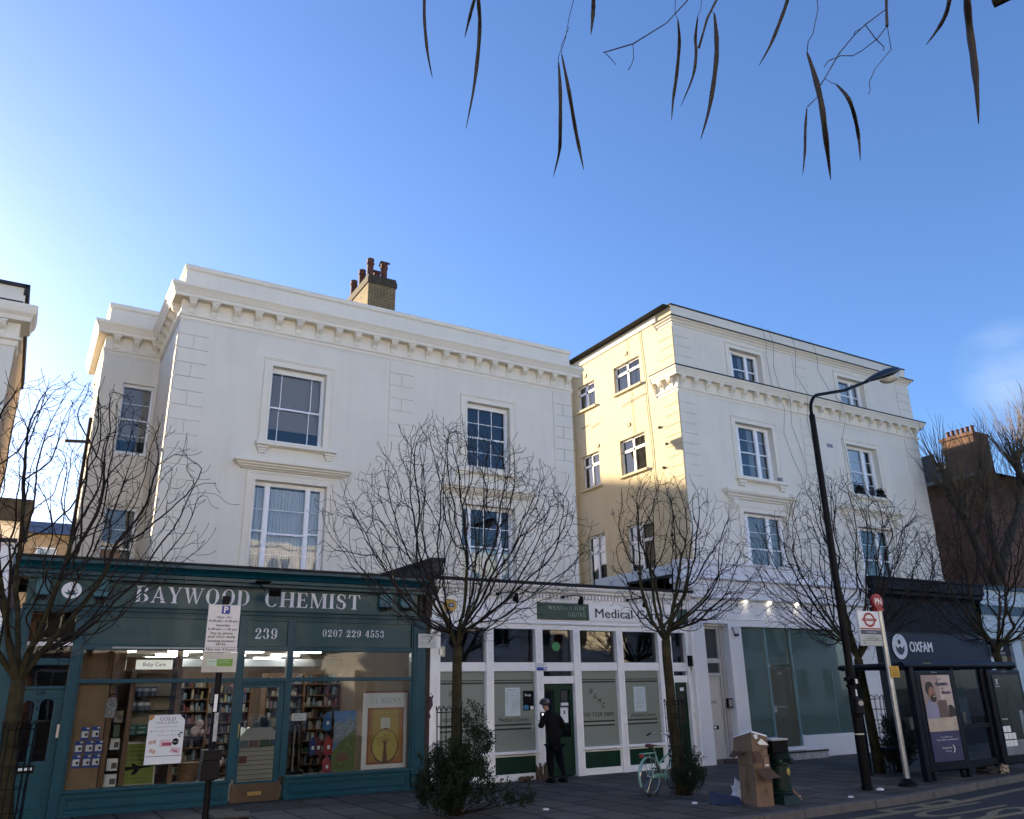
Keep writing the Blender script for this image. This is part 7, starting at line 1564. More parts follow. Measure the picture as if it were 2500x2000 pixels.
m = MB(); m.box(2.1, 2.44, 9.72, 9.98, 0, .55); m.build('cabinet', black, o, bevel=.012); m = MB(); m.prof([(9.70, .55), (9.70, .57), (9.85, .60), (10.0, .57), (10.0, .55)], 2.08, 2.46); m.build('lid', pmat('worn_black_lid', (.03, .03, .03), .35, var=.7, scale=12), o)
# lamp post
lx, ly = 13.5, 10.45
o = thing('street_lamp', 'tall black lamp post with a long raking arm over the villa roof line', 'street lamp', (lx, ly, 0))
m = MB(); m.lathe(lx, ly, [(.10, 0), (.10, .06), (.088, .08), (.088, 2.06), (.075, 2.10), (.072, 2.14)], 18); m.build('base_column', black, o)
m = MB(); m.lathe(lx, ly, [(.072, 2.14), (.068, 2.2), (.066, 4.5), (.060, 7.05), (.062, 7.06), (.045, 7.10)], 16); m.build('pole', black, o, smooth=False)
m = MB(); pts = [(lx, ly, 7.08)]
for k in range(9): a = R(180 - k * 8); pts.append((lx + .45 + .45 * math.cos(a), ly, 7.18 + .43 * math.sin(a)))
pts += [(lx + 1.2, ly, 7.84), (lx + 2.1, ly, 8.22)]
m.tube(pts, .034, 10); m.build('arm', black, o, smooth=True)
m = MB()
prof_l = [(0, .05, .03), (.15, .09, .06), (.45, .14, .10), (.9, .17, .13), (1.25, .15, .10), (1.42, .07, .04)]
vs = []; fs = []; n_ = 14
dx_, dz_ = math.cos(R(22)), math.sin(R(22))
for (s_, wy, hz) in prof_l:
    for k in range(n_):
        a = 2 * math.pi * k / n_; u_ = math.sin(a) * hz; u_ = u_ if u_ > 0 else u_ * .55
        vs.append((lx + 2.0 + s_ * dx_ - u_ * dz_, ly + wy * math.cos(a), 8.19 + s_ * dz_ + u_ * dx_))
for i in range(len(prof_l) - 1):
    for k in range(n_): fs.append((i * n_ + k, i * n_ + (k + 1) % n_, (i + 1) * n_ + (k + 1) % n_, (i + 1) * n_ + k))
fs.append(tuple(range(n_))); fs.append(tuple((len(prof_l) - 1) * n_ + k for k in range(n_)))
m.raw(vs, fs); lh = m.build('lamp_head', pmat('dark_grey_lamp', (.010, .013, .020), .4, spec=.3), o, smooth=True)
m = MB(); c_ = Vector((lx + 2.0 + .98 * dx_, ly, 8.19 + .98 * dz_ - .05)); M_ = Matrix.Rotation(R(-22), 3, 'Y')
vs = []; fs = []
for j in range(6):
    t = j / 5 * math.pi / 2
    for k in range(16):
        a = 2 * math.pi * k / 16; p = M_ @ Vector((.40 * math.cos(a) * math.cos(t), .14 * math.sin(a) * math.cos(t), -.15 * math.sin(t) - .03)); vs.append(tuple(c_ + p))
for j in range(5):
    for k in range(16): fs.append((j * 16 + k, j * 16 + (k + 1) % 16, (j + 1) * 16 + (k + 1) % 16, (j + 1) * 16 + k))
m.raw(vs, fs); m.build('lens', pmat('lamp_lens', (.42, .40, .32), .2, var=.1), lh, smooth=True)
m = MB(); m.rbox((lx - .06, ly - .1, 1.40), (.19, .16, .30)); m.build('ticket_reader', pmat('black_casing', (.004, .004, .006), .4, spec=.2), o, bevel=.045)
m = MB(); 
disc(m, lx - .06, 1.46, .07, .045, ly - .183, 0, 16); m.build('sticker', pmat('cream_sticker_b', (.40, .38, .36), .6), o)
m = MB(); m.rbox((lx - .05, ly - .08, 1.84), (.10, .10, .10)); m.rbox((lx - .13, ly - .02, 1.88), (.10, .09, .07)); m.rbox((lx - .12, ly - .02, 1.76), (.07, .07, .05)); m.mat(1); m.box(lx - .06, lx + .0, ly - .135, ly - .131, 1.80, 1.88); m.box(lx - .035, lx + .0, ly - .09, ly - .072, 1.58, 1.70); m.build('sensor_cluster', [black, paper], o, bevel=.008)
m = MB(); m.lathe(lx, ly, [(.090, 0), (.0905, .025)], 18, .92); m.build('reflective_band', pmat('band_white', (.5, .5, .4), .4), o)
m = MB(); pts = []
for k in range(12): a = math.pi * k / 11; pts.append((lx - .45 + .42 * math.cos(a), ly, 2.95 + .40 * math.sin(a)))
m.tube(pts, .012, 6); m.build('banner_hook', blackm, o)
# bus stop flag
bx_, by_ = 14.6, 10.4
o = thing('bus_stop_flag', 'silver bus stop pole with a red roundel flag and red PN disc on top', 'bus stop', (bx_, by_, 0))
m = MB(); m.tube([(bx_, by_, .08), (bx_ - .02, by_, 3.16)], .052, 16); m.mat(1); m.box(bx_ + .03, bx_ + .055, by_ - .02, by_ + .02, .2, 3.0); m.build('pole', [alu, blackm], o)
m = MB(); m.lathe(bx_, by_, [(.19, 0), (.18, .03), (.10, .10), (.06, .13)], 16); m.build('foot', black, o)
red = pmat('bus_red', (.30, .012, .014), .4, var=.08); 
m = MB(); m.box(13.87, 14.50, by_ - .03, by_ + .03, 2.48, 3.13); fl = m.build('flag', paper, o, bevel=.006)
yb_ = by_ - .032
m = MB()
for k in range(28):
    a0, a1 = 2 * math.pi * k / 28, 2 * math.pi * (k + 1) / 28; cx_, cz_ = 14.19, 2.965
    m.face([(cx_ + .125 * math.cos(a0), yb_, cz_ + .095 * math.sin(a0)), (cx_ + .175 * math.cos(a0), yb_, cz_ + .138 * math.sin(a0)), (cx_ + .175 * math.cos(a1), yb_, cz_ + .138 * math.sin(a1)), (cx_ + .125 * math.cos(a1), yb_, cz_ + .095 * math.sin(a1))])
m.box(13.975, 14.405, yb_ - .003, yb_ - .001, 2.94, 2.99); m.box(13.88, 14.49, yb_ - .002, yb_, 2.785, 2.81); m.build('roundel', red, fl)
m = MB(); put_text(m, 'BUS STOP', (14.19, yb_ - .005, 2.952), h=.028, w=.24); put_text(m, 'Colville Road', (14.19, yb_ - .004, 2.72), h=.03, w=.30); m.build('lettering', paper, fl)
m = MB(); m.box(13.88, 14.49, yb_ - .002, yb_, 2.69, 2.775); m.build('name_band', pmat('flag_slate', (.06, .08, .12), .5), fl)
m = MB(); m.box(13.88, 14.49, yb_ - .002, yb_, 2.49, 2.682); m.build('route_panel', pmat('flag_grey', (.42, .45, .43), .5), fl)
m = MB(); put_text(m, 'towards', (14.19, yb_ - .005, 2.645), h=.02, w=.12); put_text(m, 'Ladbroke Grove', (14.19, yb_ - .005, 2.60), h=.03, w=.36); put_text(m, '23', (13.95, yb_ - .005, 2.515), h=.035); m.box(13.88, 14.49, yb_ - .004, yb_ - .002, 2.575, 2.58); m.build('lettering', ink, fl)
m = MB()
m.prof([(14.55 + .16 * math.cos(2 * math.pi * k / 24), 3.33 + .145 * math.sin(2 * math.pi * k / 24)) for k in range(24)][::-1], by_ - .03, by_ + .03, ax='Y'); m.box(14.46, 14.66, by_ - .05, by_ + .05, 3.14, 3.2); dsc = m.build('stop_letter_disc', red, o)
m = MB(); put_text(m, 'PN', (14.55, by_ - .034, 3.27), h=.115, bold=.008); m.build('lettering', paper, dsc)
m = MB(); m.box(14.53, 14.79, by_ - .075, by_ - .055, 1.90, 2.11); ys = m.build('notice_plate', pmat('yellow_plate', (.55, .33, .03), .5), o, bevel=.004)
m = MB(); 
for k, t in enumerate(('No stopping', 'except', 'local buses')): put_text(m, t, (14.66, by_ - .078, 2.02 - k * .043), h=.022, w=.18 - .06 * (k == 1))
m.box(14.65, 14.67, by_ - .078, by_ - .076, 2.065, 2.09); m.build('lettering', ink, ys)
# bus shelter
o = thing('bus_shelter', 'black bus shelter with two advert panels and round-edged roof at the kerb', 'bus shelter', (17.2, 11, 0))
m = MB(); m.tube([(15.25, 10.6, 2.13), (19.22, 10.6, 2.13)], .075, 14); m.tube([(15.3, 10.6, 2.13), (15.3, 12.05, 2.12)], .06, 12); m.tube([(15.25, 12.05, 2.12), (19.2, 12.05, 2.12)], .05, 10); m.tube([(19.15, 10.6, 2.13), (19.15, 12.05, 2.12)], .06, 10)
m.box(15.3, 19.15, 10.6, 12.05, 2.12, 2.17); rf = m.build('roof', pmat('shelter_black', (.004, .006, .013), .4, var=.1, spec=.2), o)
m = MB(); put_text(m, 'COLVILLE ROAD', (16.0, 10.52, 2.155), h=.03, w=.25); m.build('lettering', pmat('gold_print', (.35, .30, .12), .5), rf)
sb = MATS['shelter_black']
def post(x, y, w=.09, d=.12, h=2.1): 
    q = MB(); q.box(x - w / 2, x + w / 2, y - d / 2, y + d / 2, 0, h); q.build('post', sb, o, bevel=.01)
for x_, y_ in ((15.42, 10.55), (16.86, 10.62), (18.0, 10.66), (19.35, 10.75), (15.55, 11.95), (19.0, 11.95)): post(x_, y_, .13 if x_ in (15.42, 18.0) else .09)
def adpanel(x0, x1, name, y=10.60):
    q = MB(); q.box(x0, x1, y - .07, y + .07, .15, 2.03); q.box(x0 + .1, x0 + .18, y - .05, y + .05, 0, .15); q.box(x1 - .18, x1 - .1, y - .05, y + .05, 0, .15)
    a = q.build('advert_case', sb, o, bevel=.03)
    q = MB(); put_text(q, 'JCDecaux', ((x0 + x1) / 2, y - .073, 1.985), h=.022, w=.2); q.build('lettering', paper, a)
    return a
a1 = adpanel(15.56, 16.80, 'a'); X0, X1, Z0, Z1, ya = 15.70, 16.66, .33, 1.94, 10.52
m = MB(); 
def fp(mb, x0, x1, z0, z1, k=1): mb.face([(x0, ya - .0015 * k, z0), (x1, ya - .0015 * k, z0), (x1, ya - .0015 * k, z1), (x0, ya - .0015 * k, z1)])
fp(m, X0, X1, .88, Z1); m.mat(1); fp(m, X0, X1, Z0, .88); m.mat(2); fp(m, X0, X1, .88, 1.12, 2); m.mat(3); fp(m, 16.25, X1, 1.12, 1.94, 2)
ad = m.build('poster', [pmat('ad_beige', (.34, .27, .25), .35, var=.25, scale=3), pmat('ad_indigo', (.05, .045, .12), .35, var=.3, scale=2), pmat('ad_linen', (.48, .42, .34), .4, var=.25, scale=5), pmat('ad_light', (.52, .44, .40), .35, var=.15, scale=4)], a1)
m = MB()   # printed man: hair, face, beard, shirt, laptop
def blob(mb, cx, cz, rx, rz, k, n=18, sk=0):
    mb.face([(cx + rx * math.cos(2 * math.pi * i / n) + sk * math.sin(2 * math.pi * i / n), ya - .0015 * k, cz + rz * math.sin(2 * math.pi * i / n) * (1 + .05 * math.sin(i * 2.3))) for i in range(n)])
m.mat(3); m.face([(15.70, ya - .006, 1.12), (16.15, ya - .006, 1.12), (16.12, ya - .006, 1.32), (16.02, ya - .006, 1.42), (15.90, ya - .006, 1.48), (15.78, ya - .006, 1.44), (15.70, ya - .006, 1.3)])
m.mat(0); blob(m, 15.93, 1.68, .145, .14, 5); m.mat(1); blob(m, 15.98, 1.585, .115, .135, 6); m.mat(2); blob(m, 16.0, 1.50, .10, .075, 7, sk=.01); m.mat(1); blob(m, 15.885, 1.58, .022, .035, 8); m.mat(4); blob(m, 16.03, 1.535, .028, .011, 9, 10); m.mat(0); blob(m, 16.01, 1.62, .018, .006, 9, 8); blob(m, 16.055, 1.615, .014, .006, 9, 8)
m.mat(5); m.face([(16.10, ya - .012, 1.14), (16.42, ya - .012, 1.13), (16.40, ya - .012, 1.46), (16.13, ya - .012, 1.46)]); m.mat(0); m.face([(16.42, ya - .013, 1.13), (16.66, ya - .013, 1.15), (16.64, ya - .013, 1.3), (16.56, ya - .013, 1.36), (16.45, ya - .013, 1.36)])
m.build('portrait', [pmat('ad_hair', (.03, .02, .018), .5), pmat('ad_skin', (.30, .155, .105), .5, var=.15), pmat('ad_beard', (.04, .022, .018), .6), pmat('ad_shirt', (.25, .25, .38), .5, var=.15), paper, pmat('ad_laptop', (.12, .08, .075), .5)], ad)
m = MB(); put_text(m, 'Tools', (16.28, ya - .016, 1.845), h=.035, w=.13); put_text(m, 'down', (16.33, ya - .016, 1.73), h=.095, w=.40, bold=.006); put_text(m, 'Head', (16.33, ya - .016, 1.67), h=.035, w=.12); put_text(m, 'down', (16.44, ya - .016, 1.575), h=.075, w=.29, bold=.005); m.build('lettering', pmat('ad_purple', (.04, .015, .08), .5), ad)
m = MB(); put_text(m, 'At over 800 locations', (16.2, ya - .006, .76), h=.025, w=.40); put_text(m, 'Only available at premierinn.com', (16.22, ya - .006, .71), h=.028, w=.70); put_text(m, 'Premier Inn', (16.17, ya - .006, .555), h=.04, w=.30); put_text(m, 'Rest easy', (16.2, ya - .006, .50), h=.028, w=.18)
for k in range(7):
    a = R(-70 + k * 20); a2 = R(-70 + (k + 1) * 20); m.face([(16.33 + .09 * math.cos(a), ya - .006, .55 + .08 * math.sin(a)), (16.33 + .09 * math.cos(a2), ya - .006, .55 + .08 * math.sin(a2)), (16.33 + .065 * math.cos(a2), ya - .006, .55 + .065 * math.sin(a2)), (16.33 + .065 * math.cos(a), ya - .006, .55 + .065 * math.sin(a))])
m.build('lettering', paper, ad)
a2_ = adpanel(18.07, 19.33, 'b'); X0, X1 = 18.20, 19.20
m = MB(); fp(m, X0, X1, .33, 1.93); m.mat(1); fp(m, X0, X1, .33, .62, 2); m.mat(2)
for r_, (z0, n_) in enumerate(((.50, 2), (.64, 2), (.78, 2))):
    for k in range(3 - (r_ == 2)): fp(m, X0 + .02 + k * .145, X0 + .155 + k * .145, z0, z0 + .12, 3 + r_ * 0)
m.mat(3); fp(m, 18.95, 19.10, .7, 1.20, 3); m.mat(4); m.face([(18.55, ya - .004, .62), (18.95, ya - .004, .62), (18.92, ya - .004, 1.35), (18.85, ya - .004, 1.62), (18.72, ya - .004, 1.70), (18.60, ya - .004, 1.60), (18.56, ya - .004, 1.3)])
ad = m.build('poster', [pmat('ad_dark', (.018, .026, .024), .2, var=.4, scale=3), pmat('ad_floor', (.20, .24, .28), .3, var=.3), paper, pmat('ad_grey', (.18, .22, .26), .4, var=.3), pmat('ad_figure', (.008, .010, .010), .4)], a2_)
m = MB(); 
for sx_ in (-1, 1): m.face([(18.33 + sx_ * .02, ya - .006, 1.845), (18.33 + sx_ * .055, ya - .006, 1.85), (18.33 + sx_ * .02, ya - .006, 1.79), (18.33 + sx_ * .055, ya - .006, 1.73), (18.33 + sx_ * .03, ya - .006, 1.735), (18.33 + sx_ * .0, ya - .006, 1.79)][:: (1 if sx_ < 0 else -1)])
m.box(18.26, 18.40, ya - .006, ya - .004, 1.69, 1.70); put_text(m, 'RUN FASTER', (18.35, ya - .006, 1.02), h=.03, w=.22); m.build('emblem', paper, ad)
m = MB(); m.box(16.9, 17.98, 10.62, 10.65, .90, .98); m.build('rail', sb, o); m = MB(); m.box(16.9, 17.98, 10.60, 10.67, .18, .30); m.build('rail', sb, o); m = MB(); m.face([(16.9, 10.64, .3), (18.0, 10.64, .3), (18.0, 10.64, 2.08), (16.9, 10.64, 2.08)]); m.build('glass', shop_glass, o)
m = MB(); m.box(16.0, 18.8, 11.75, 11.95, .48, .53); m.build('bench', sb, o, bevel=.02)
# cast-iron ventilation pillar
o = thing('iron_pillar', 'squat dark green cast-iron pillar with a gold crest, black box on top, beside the cardboard boxes', 'pillar', (11.07, 10.2, 0))
gi = pmat('dark_green_iron', (.005, .019, .018), .5, spec=.25, var=.25, scale=8, bump=.1)
m = MB(); m.lathe(11.08, 10.2, [(.30, 0), (.28, .03), (.215, .12), (.20, .13)], 4, 0, R(45)); m.lathe(11.08, 10.2, [(.175, .13), (.18, .15), (.165, .17), (.172, .19), (.160, .21), (.150, .45), (.143, .56)], 20)
m.lathe(11.08, 10.2, [(.143, .56), (.155, .575), (.150, .60), (.165, .64), (.185, .66), (.19, .69), (.17, .70), (.18, .74), (.15, .75)], 20)
for sx_ in (-1, 1):
    for sy_ in (-1, 1): m.lathe(11.08 + sx_ * .13, 10.2 + sy_ * .13, [(.02, 0), (.045, .01), (.052, .045), (.045, .08), (.02, .09)], 12, .575)
pi_ = m.build('column', gi, o)
m = MB()
for k in range(7): a = R(k * 51); m.ellips((11.10 + .028 * math.cos(a), 10.045, .47 + .04 * math.sin(a)), (.014, .008, .02), 6, 4)
m.ellips((11.10, 10.043, .47), (.022, .01, .035), 8, 5); m.build('gold_crest', pmat('gold_leaf', (.45, .36, .08), .4, metal=.5, var=.5, scale=60), o)
m = MB(); m.rbox((10.99, 10.2, .845), (.36, .30, .19)); m.build('box_on_top', black, o, bevel=.01); m = MB(); m.rbox((10.985, 10.2, .955), (.38, .32, .03)); m.build('box_lid', pmat('grey_lid', (.42, .44, .45), .4), o, bevel=.008)
# cardboard boxes
card = pmat('brown_cardboard', (.165, .112, .078), .85, var=.18, scale=4, bump=.05, bscale=30); card_l = pmat('light_cardboard', (.22, .15, .105), .85, var=.1, scale=5); tape = pmat('parcel_tape', (.13, .085, .055), .35, var=.1)
rotb = Matrix.Rotation(R(-11), 3, 'Z')
def bpt(x, y, z): p = Vector((10.38, 10.09, 0)) + rotb @ Vector((x, y, 0)); return (p.x, p.y, z)
def obox(mb, x0, x1, y0, y1, z0, z1, open_top=False, jit=0.0, seed=0):
    rr = random.Random(seed); vs = [bpt(a, b, c) for c in (z0, z1) for a, b in ((x0, y0), (x1, y0), (x1, y1), (x0, y1))]
    vs = [(a + rr.uniform(-jit, jit), b + rr.uniform(-jit, jit), c + rr.uniform(-jit, jit) * (c > .01)) for a, b, c in vs]
    fs = [(0, 3, 2, 1), (0, 1, 5, 4), (1, 2, 6, 5), (2, 3, 7, 6), (3, 0, 4, 7)] + ([] if open_top else [(4, 5, 6, 7)]); mb.raw(vs, fs)
o = thing('cardboard_box', 'tall brown cardboard box, lowest of the heap, its right flap hanging out', 'box', (10.38, 10.09, 0), group='heap of cardboard boxes by the iron pillar')
m = MB(); obox(m, 0, .31, 0, .42, 0, .56, jit=.006, seed=1); bb = m.build('carton', card, o)
m = MB(); m.face([bpt(.02, -.004, .55), bpt(.30, -.004, .55), bpt(.38, -.16, .42), bpt(.08, -.15, .40)]); m.face([bpt(.312, .0, .555), bpt(.312, .40, .555), bpt(.44, .38, .47), bpt(.44, .02, .47)]); m.build('flap', [pmat('inner_cardboard', (.075, .045, .032), .9)], o)
m = MB()
for t_ in ((-.003, .17, .24, .0, .55),): m.face([bpt(-.003, .17, .001), bpt(-.003, .24, .001), bpt(-.003, .24, .55), bpt(-.003, .17, .55)])
m.face([bpt(.13, -.003, .3), bpt(.18, -.003, .3), bpt(.18, -.003, .50), bpt(.13, -.003, .50)]); m.build('tape', tape, o)
m = MB(); u_ = tuple(-(rotb @ Vector((0, 1, 0)))); 
put_text(m, 'FRAGILE', bpt(-.006, .21, .34), h=.018, w=.16, u=u_); put_text(m, 'Finest', bpt(-.006, .21, .30), h=.016, w=.07, u=u_); put_text(m, 'LANSON', bpt(-.006, .21, .262), h=.03, w=.15, u=u_, bold=.002); put_text(m, 'Champagne', bpt(-.006, .22, .22), h=.016, w=.14, u=u_); put_text(m, 'handle with care', bpt(-.006, .22, .15), h=.014, w=.14, u=u_)
u2_ = tuple(rotb @ Vector((1, 0, 0)))
for z_ in (.17, .205, .235): put_text(m, ['B', 'RI', 'HE'][int((z_ - .17) * 28)], bpt(.18, -.005, z_), h=.02, w=.06, u=u2_, bold=.002)
m.box(0, 0, 0, 0, 0, 0) if False else None
m.build('printing', pmat('box_print', (.06, .035, .03), .8), bb)
o = thing('cardboard_box', 'taped brown cardboard box standing on the lowest box, middle of the heap', 'box', (10.38, 10.09, .56), group='heap of cardboard boxes by the iron pillar')
m = MB(); obox(m, .005, .20, .02, .42, .565, .83, jit=.006, seed=2); m.build('carton', card, o); m = MB(); m.face([bpt(.0, .02, .60), bpt(.0, .41, .585), bpt(.0, .41, .60), bpt(.0, .02, .615)]); m.face([bpt(-.0, .19, .57), bpt(-.0, .26, .57), bpt(-.0, .26, .82), bpt(-.0, .19, .82)]); m.build('tape', tape, o)
o = thing('cardboard_box', 'widest cardboard box upturned on top of the heap with torn white edge', 'box', (10.38, 10.09, .83), group='heap of cardboard boxes by the iron pillar')
m = MB(); vs = [bpt(-.02, -.03, .80), bpt(.30, -.02, .86), bpt(.32, .42, .86), bpt(-.04, .46, .80), bpt(.0, -.01, 1.11), bpt(.30, .0, 1.03), bpt(.30, .42, 1.02), bpt(-.01, .47, 1.00)]
m.raw(vs, [(0, 1, 5, 4), (1, 2, 6, 5), (2, 3, 7, 6), (3, 0, 4, 7), (4, 5, 6, 7)]); m.build('carton', card, o)
m = MB(); m.face([bpt(-.045, .12, .79), bpt(-.045, .46, .80), bpt(-.10, .52, .70), bpt(-.09, .40, .69)]); m.face([bpt(-.02, -.035, .80), bpt(.13, -.035, .79), bpt(.10, -.10, .62), bpt(.0, -.09, .66)]); m.build('flap', MATS['inner_cardboard'], o)
m = MB(); m.face([bpt(-.004, -.014, 1.113), bpt(-.012, .47, 1.004), bpt(-.03, .47, .985), bpt(-.02, -.02, 1.085)]); m.face([bpt(-.004, -.014, 1.114), bpt(.30, -.004, 1.034), bpt(.30, -.018, 1.01), bpt(-.0, -.03, 1.085)]); m.face([bpt(.02, -.04, 1.05), bpt(.10, -.04, 1.06), bpt(.10, -.04, .99), bpt(.05, -.04, .985)]); m.face([bpt(.08, -.05, .93), bpt(.16, -.05, .99), bpt(.29, -.05, .89), bpt(.12, -.05, .90)]); m.build('torn_edge', paper, o)
for i, (x0_, x1_, z0_, z1_, y0_, lab) in enumerate(((.205, .30, .565, .72, .0, 'small flat carton sticking out under the right flap'), (.205, .31, .725, .84, .02, 'second small carton squeezed beneath the upturned box'), (.32, .36, .60, .74, .05, 'narrow dark carton wedged between the heap and the green pillar'))):
    o = thing('cardboard_box', lab, 'box', bpt(x0_, y0_, z0_), group='heap of cardboard boxes by the iron pillar'); m = MB(); obox(m, x0_, x1_, y0_ + .01, .36, z0_, z1_, jit=.004, seed=i + 9); m.build('carton', card_l if i < 2 else MATS['inner_cardboard'], o)
    if i < 1: m = MB(); m.face([bpt(x0_ + .01, y0_ + .0, z0_ + .015), bpt(x1_ - .01, y0_ + .0, z0_ + .015), bpt(x1_ - .01, y0_, z0_ + .04), bpt(x0_ + .01, y0_, z0_ + .04)]); m.build('paper_strip', paper, o)
def crumple(name, label, cat, c, r, mat, seed, flatten=1.0):
    rr = random.Random(seed); bmm = bmesh.new(); bmesh.ops.create_icosphere(bmm, subdivisions=3, radius=1)
    for v in bmm.verts:
        n_ = v.co.normalized(); k = 1 + .22 * math.sin(n_.x * 7 + seed) * math.cos(n_.y * 6) + .16 * math.sin(n_.z * 11 + n_.x * 5) + rr.uniform(-.06, .06); v.co = Vector((n_.x * r[0] * k, n_.y * r[1] * k, n_.z * r[2] * k)); v.co.z = max(v.co.z, -r[2] * .55)
    me = bpy.data.meshes.new(name); bmm.to_mesh(me); bmm.free(); me.materials.append(mat); ob = bpy.data.objects.new(name, me); C.objects.link(ob); ob.location = (c[0], c[1], c[2] + r[2] * .55); return tag(ob, label, cat)
crumple('plastic_bag', 'white plastic bag slumped against the left side of the boxes', 'bag', (10.52, 10.62, 0), (.10, .09, .22), pmat('white_plastic', (.45, .50, .58), .35), 4)
crumple('rubbish_bag', 'dark crumpled rubbish lying under the second advert panel of the shelter', 'rubbish', (17.75, 10.75, 0), (.30, .16, .12), pmat('dark_rubbish', (.02, .02, .02), .5), 6)
crumple('paper_bag', 'small cream crumpled paper bag under the shelter advert', 'rubbish', (18.1, 10.62, 0), (.14, .09, .12), pmat('cream_paper', (.34, .28, .21), .8), 8)
m = MB(); m.raw([(10.0, 10.72, .01), (10.36, 10.40, .01), (10.42, 10.50, .10), (10.08, 10.86, .19), (10.02, 10.70, .0), (10.37, 10.38, 0)], [(0, 1, 2, 3), (4, 5, 1, 0)]); m.box(10.05, 10.4, 10.5, 10.8, .0, .02); tag(m.build('flattened_carton', pmat('navy_carton', (.012, .02, .055), .6)), 'dark blue flattened carton lying left of the cardboard boxes', 'carton')
m = MB(); m.raw([(11.34, 10.40, .0), (11.62, 10.28, .0), (11.55, 10.36, .12), (11.30, 10.42, .42), (11.36, 10.42, .0), (11.64, 10.30, .0), (11.57, 10.38, .12), (11.32, 10.44, .42)], [(0, 1, 2, 3), (7, 6, 5, 4), (0, 3, 7, 4), (3, 2, 6, 7), (2, 1, 5, 6)]); tag(m.build('cardboard_sheet', card_l), 'torn cardboard sheet leaning on the right of the green pillar', 'cardboard')
for i, (x_, y_, s_, lab) in enumerate(((12.4, 9.95, .05, 'scrap of white litter near the kerb left of the lamp post'), (11.9, 10.6, .035, 'tiny white scrap on the paving between pillar and lamp post'), (9.9, 11.0, .05, 'white scrap on the paving below the bicycle wheel'), (13.62, 10.28, .07, 'crumpled paper at the foot of the lamp post'), (7.6, 11.9, .05, 'white scrap on the paving right of the large shrub'))):
    crumple('litter', lab, 'litter', (x_, y_, 0), (s_, s_ * .8, s_ * .4), paper, i + 20)
# ================================================================== BICYCLE
o = thing('bicycle', 'mint green step-through bicycle with brown saddle leaning by the third tree', 'bicycle', (10.03, 12.22, 0))
BA = R(15); bd_ = Vector((math.cos(BA), math.sin(BA), 0)); bn = Vector((-math.sin(BA), math.cos(BA), 0)); LEAN = .06
def B(x, z, s=0.0): p = Vector((10.03, 12.22, 0)) + bd_ * x + bn * (s + LEAN * z) ; return (p.x, p.y, z)
mint = pmat('mint_paint', (.20, .40, .33), .3, var=.05, coat=.4); rub = pmat('tyre_rubber', (.06, .045, .035), .7); chrome = pmat('chrome', (.55, .56, .57), .15, metal=1.0, var=.05); brn = pmat('brown_leather', (.085, .032, .02), .5, var=.2)
WR = .305
def wheel(x0):
    m = MB(); m.tube([B(x0 + WR * math.cos(2 * math.pi * k / 36), WR + .0 + WR * math.sin(2 * math.pi * k / 36)) for k in range(37)], .017, 8, cap=False); w = m.build('wheel', rub, o, smooth=True)
    m = MB(); m.tube([B(x0 + (WR - .024) * math.cos(2 * math.pi * k / 36), WR + (WR - .024) * math.sin(2 * math.pi * k / 36)) for k in range(37)], .010, 6, cap=False)
    for k in range(24):
        a = 2 * math.pi * k / 24; s_ = .025 * (1 if k % 2 else -1); m.tube([B(x0 + .02 * math.cos(a + .6), WR + .02 * math.sin(a + .6), s_), B(x0 + (WR - .03) * math.cos(a), WR + (WR - .03) * math.sin(a))], .0016, 3, cap=False)
    m.tube([B(x0, WR, -.05), B(x0, WR, .05)], .018, 8); m.build('rim', chrome, w)
wheel(0); wheel(.99)
m = MB(); T = lambda a, b, r_=.016: m.tube([a, b], r_, 8)
BB = B(.40, .26); T(BB, B(.235, .66), .015); T(BB, B(.80, .64), .019); T(B(.30, .50), B(.785, .71), .017); m.tube([B(.775, .78), B(.82, .58)], .02, 8)
for s_ in (-.05, .05): T(B(.40, .26, s_ * .5), B(0, WR, s_), .009); T(B(.255, .62, s_ * .3), B(0, WR, s_), .008); m.tube([B(.815, .60, s_ * .6), B(.86, .5, s_), B(.95, .36, s_), B(.99, WR, s_)], .011, 6)
m.build('frame', mint, o, smooth=True)
def fender(x0, a0, a1):
    q = MB(); n_ = 16
    for k in range(n_):
        A0, A1 = R(a0 + (a1 - a0) * k / n_), R(a0 + (a1 - a0) * (k + 1) / n_); r_ = WR + .028
        for (s0, s1, d0, d1) in ((-.028, -.012, -.012, 0), (-.012, .012, 0, 0), (.012, .028, 0, -.012)):
            q.face([B(x0 + (r_ + d0) * math.cos(A0), WR + (r_ + d0) * math.sin(A0), s0), B(x0 + (r_ + d0) * math.cos(A1), WR + (r_ + d0) * math.sin(A1), s0), B(x0 + (r_ + d1) * math.cos(A1), WR + (r_ + d1) * math.sin(A1), s1), B(x0 + (r_ + d1) * math.cos(A0), WR + (r_ + d1) * math.sin(A0), s1)])
    q.build('mudguard', mint, o)
fender(0, 45, 205); fender(.99, 10, 160)
m = MB(); m.prof([(0, 0)] * 0 or [(.0, .0), (.01, .0), (.01, .01)], 0, .001) if False else None
m.tube([B(.0, .31, -.055), B(.15, .33, -.055), B(.36, .305, -.055), B(.43, .27, -.055)], [.03, .028, .035, .07], 10, flat=.35); m.build('chain_guard', mint, o)
m = MB(); 
for s_ in (-.06, 0, .06): m.tube([B(-.17, .69, s_), B(.20, .69, s_ * .8)], .006, 6)
for x_ in (-.15, .0, .15): m.tube([B(x_, .69, -.065), B(x_, .69, .065)], .006, 6)
for s_ in (-.06, .06): m.tube([B(-.02, .69, s_), B(0, WR, s_)], .005, 5)
m.build('rack', mint, o); m = MB(); m.rbox(B(-.19, .655), (.07, .03, .045)); m.build('rear_light', red, o)
m = MB(); vs = []; 
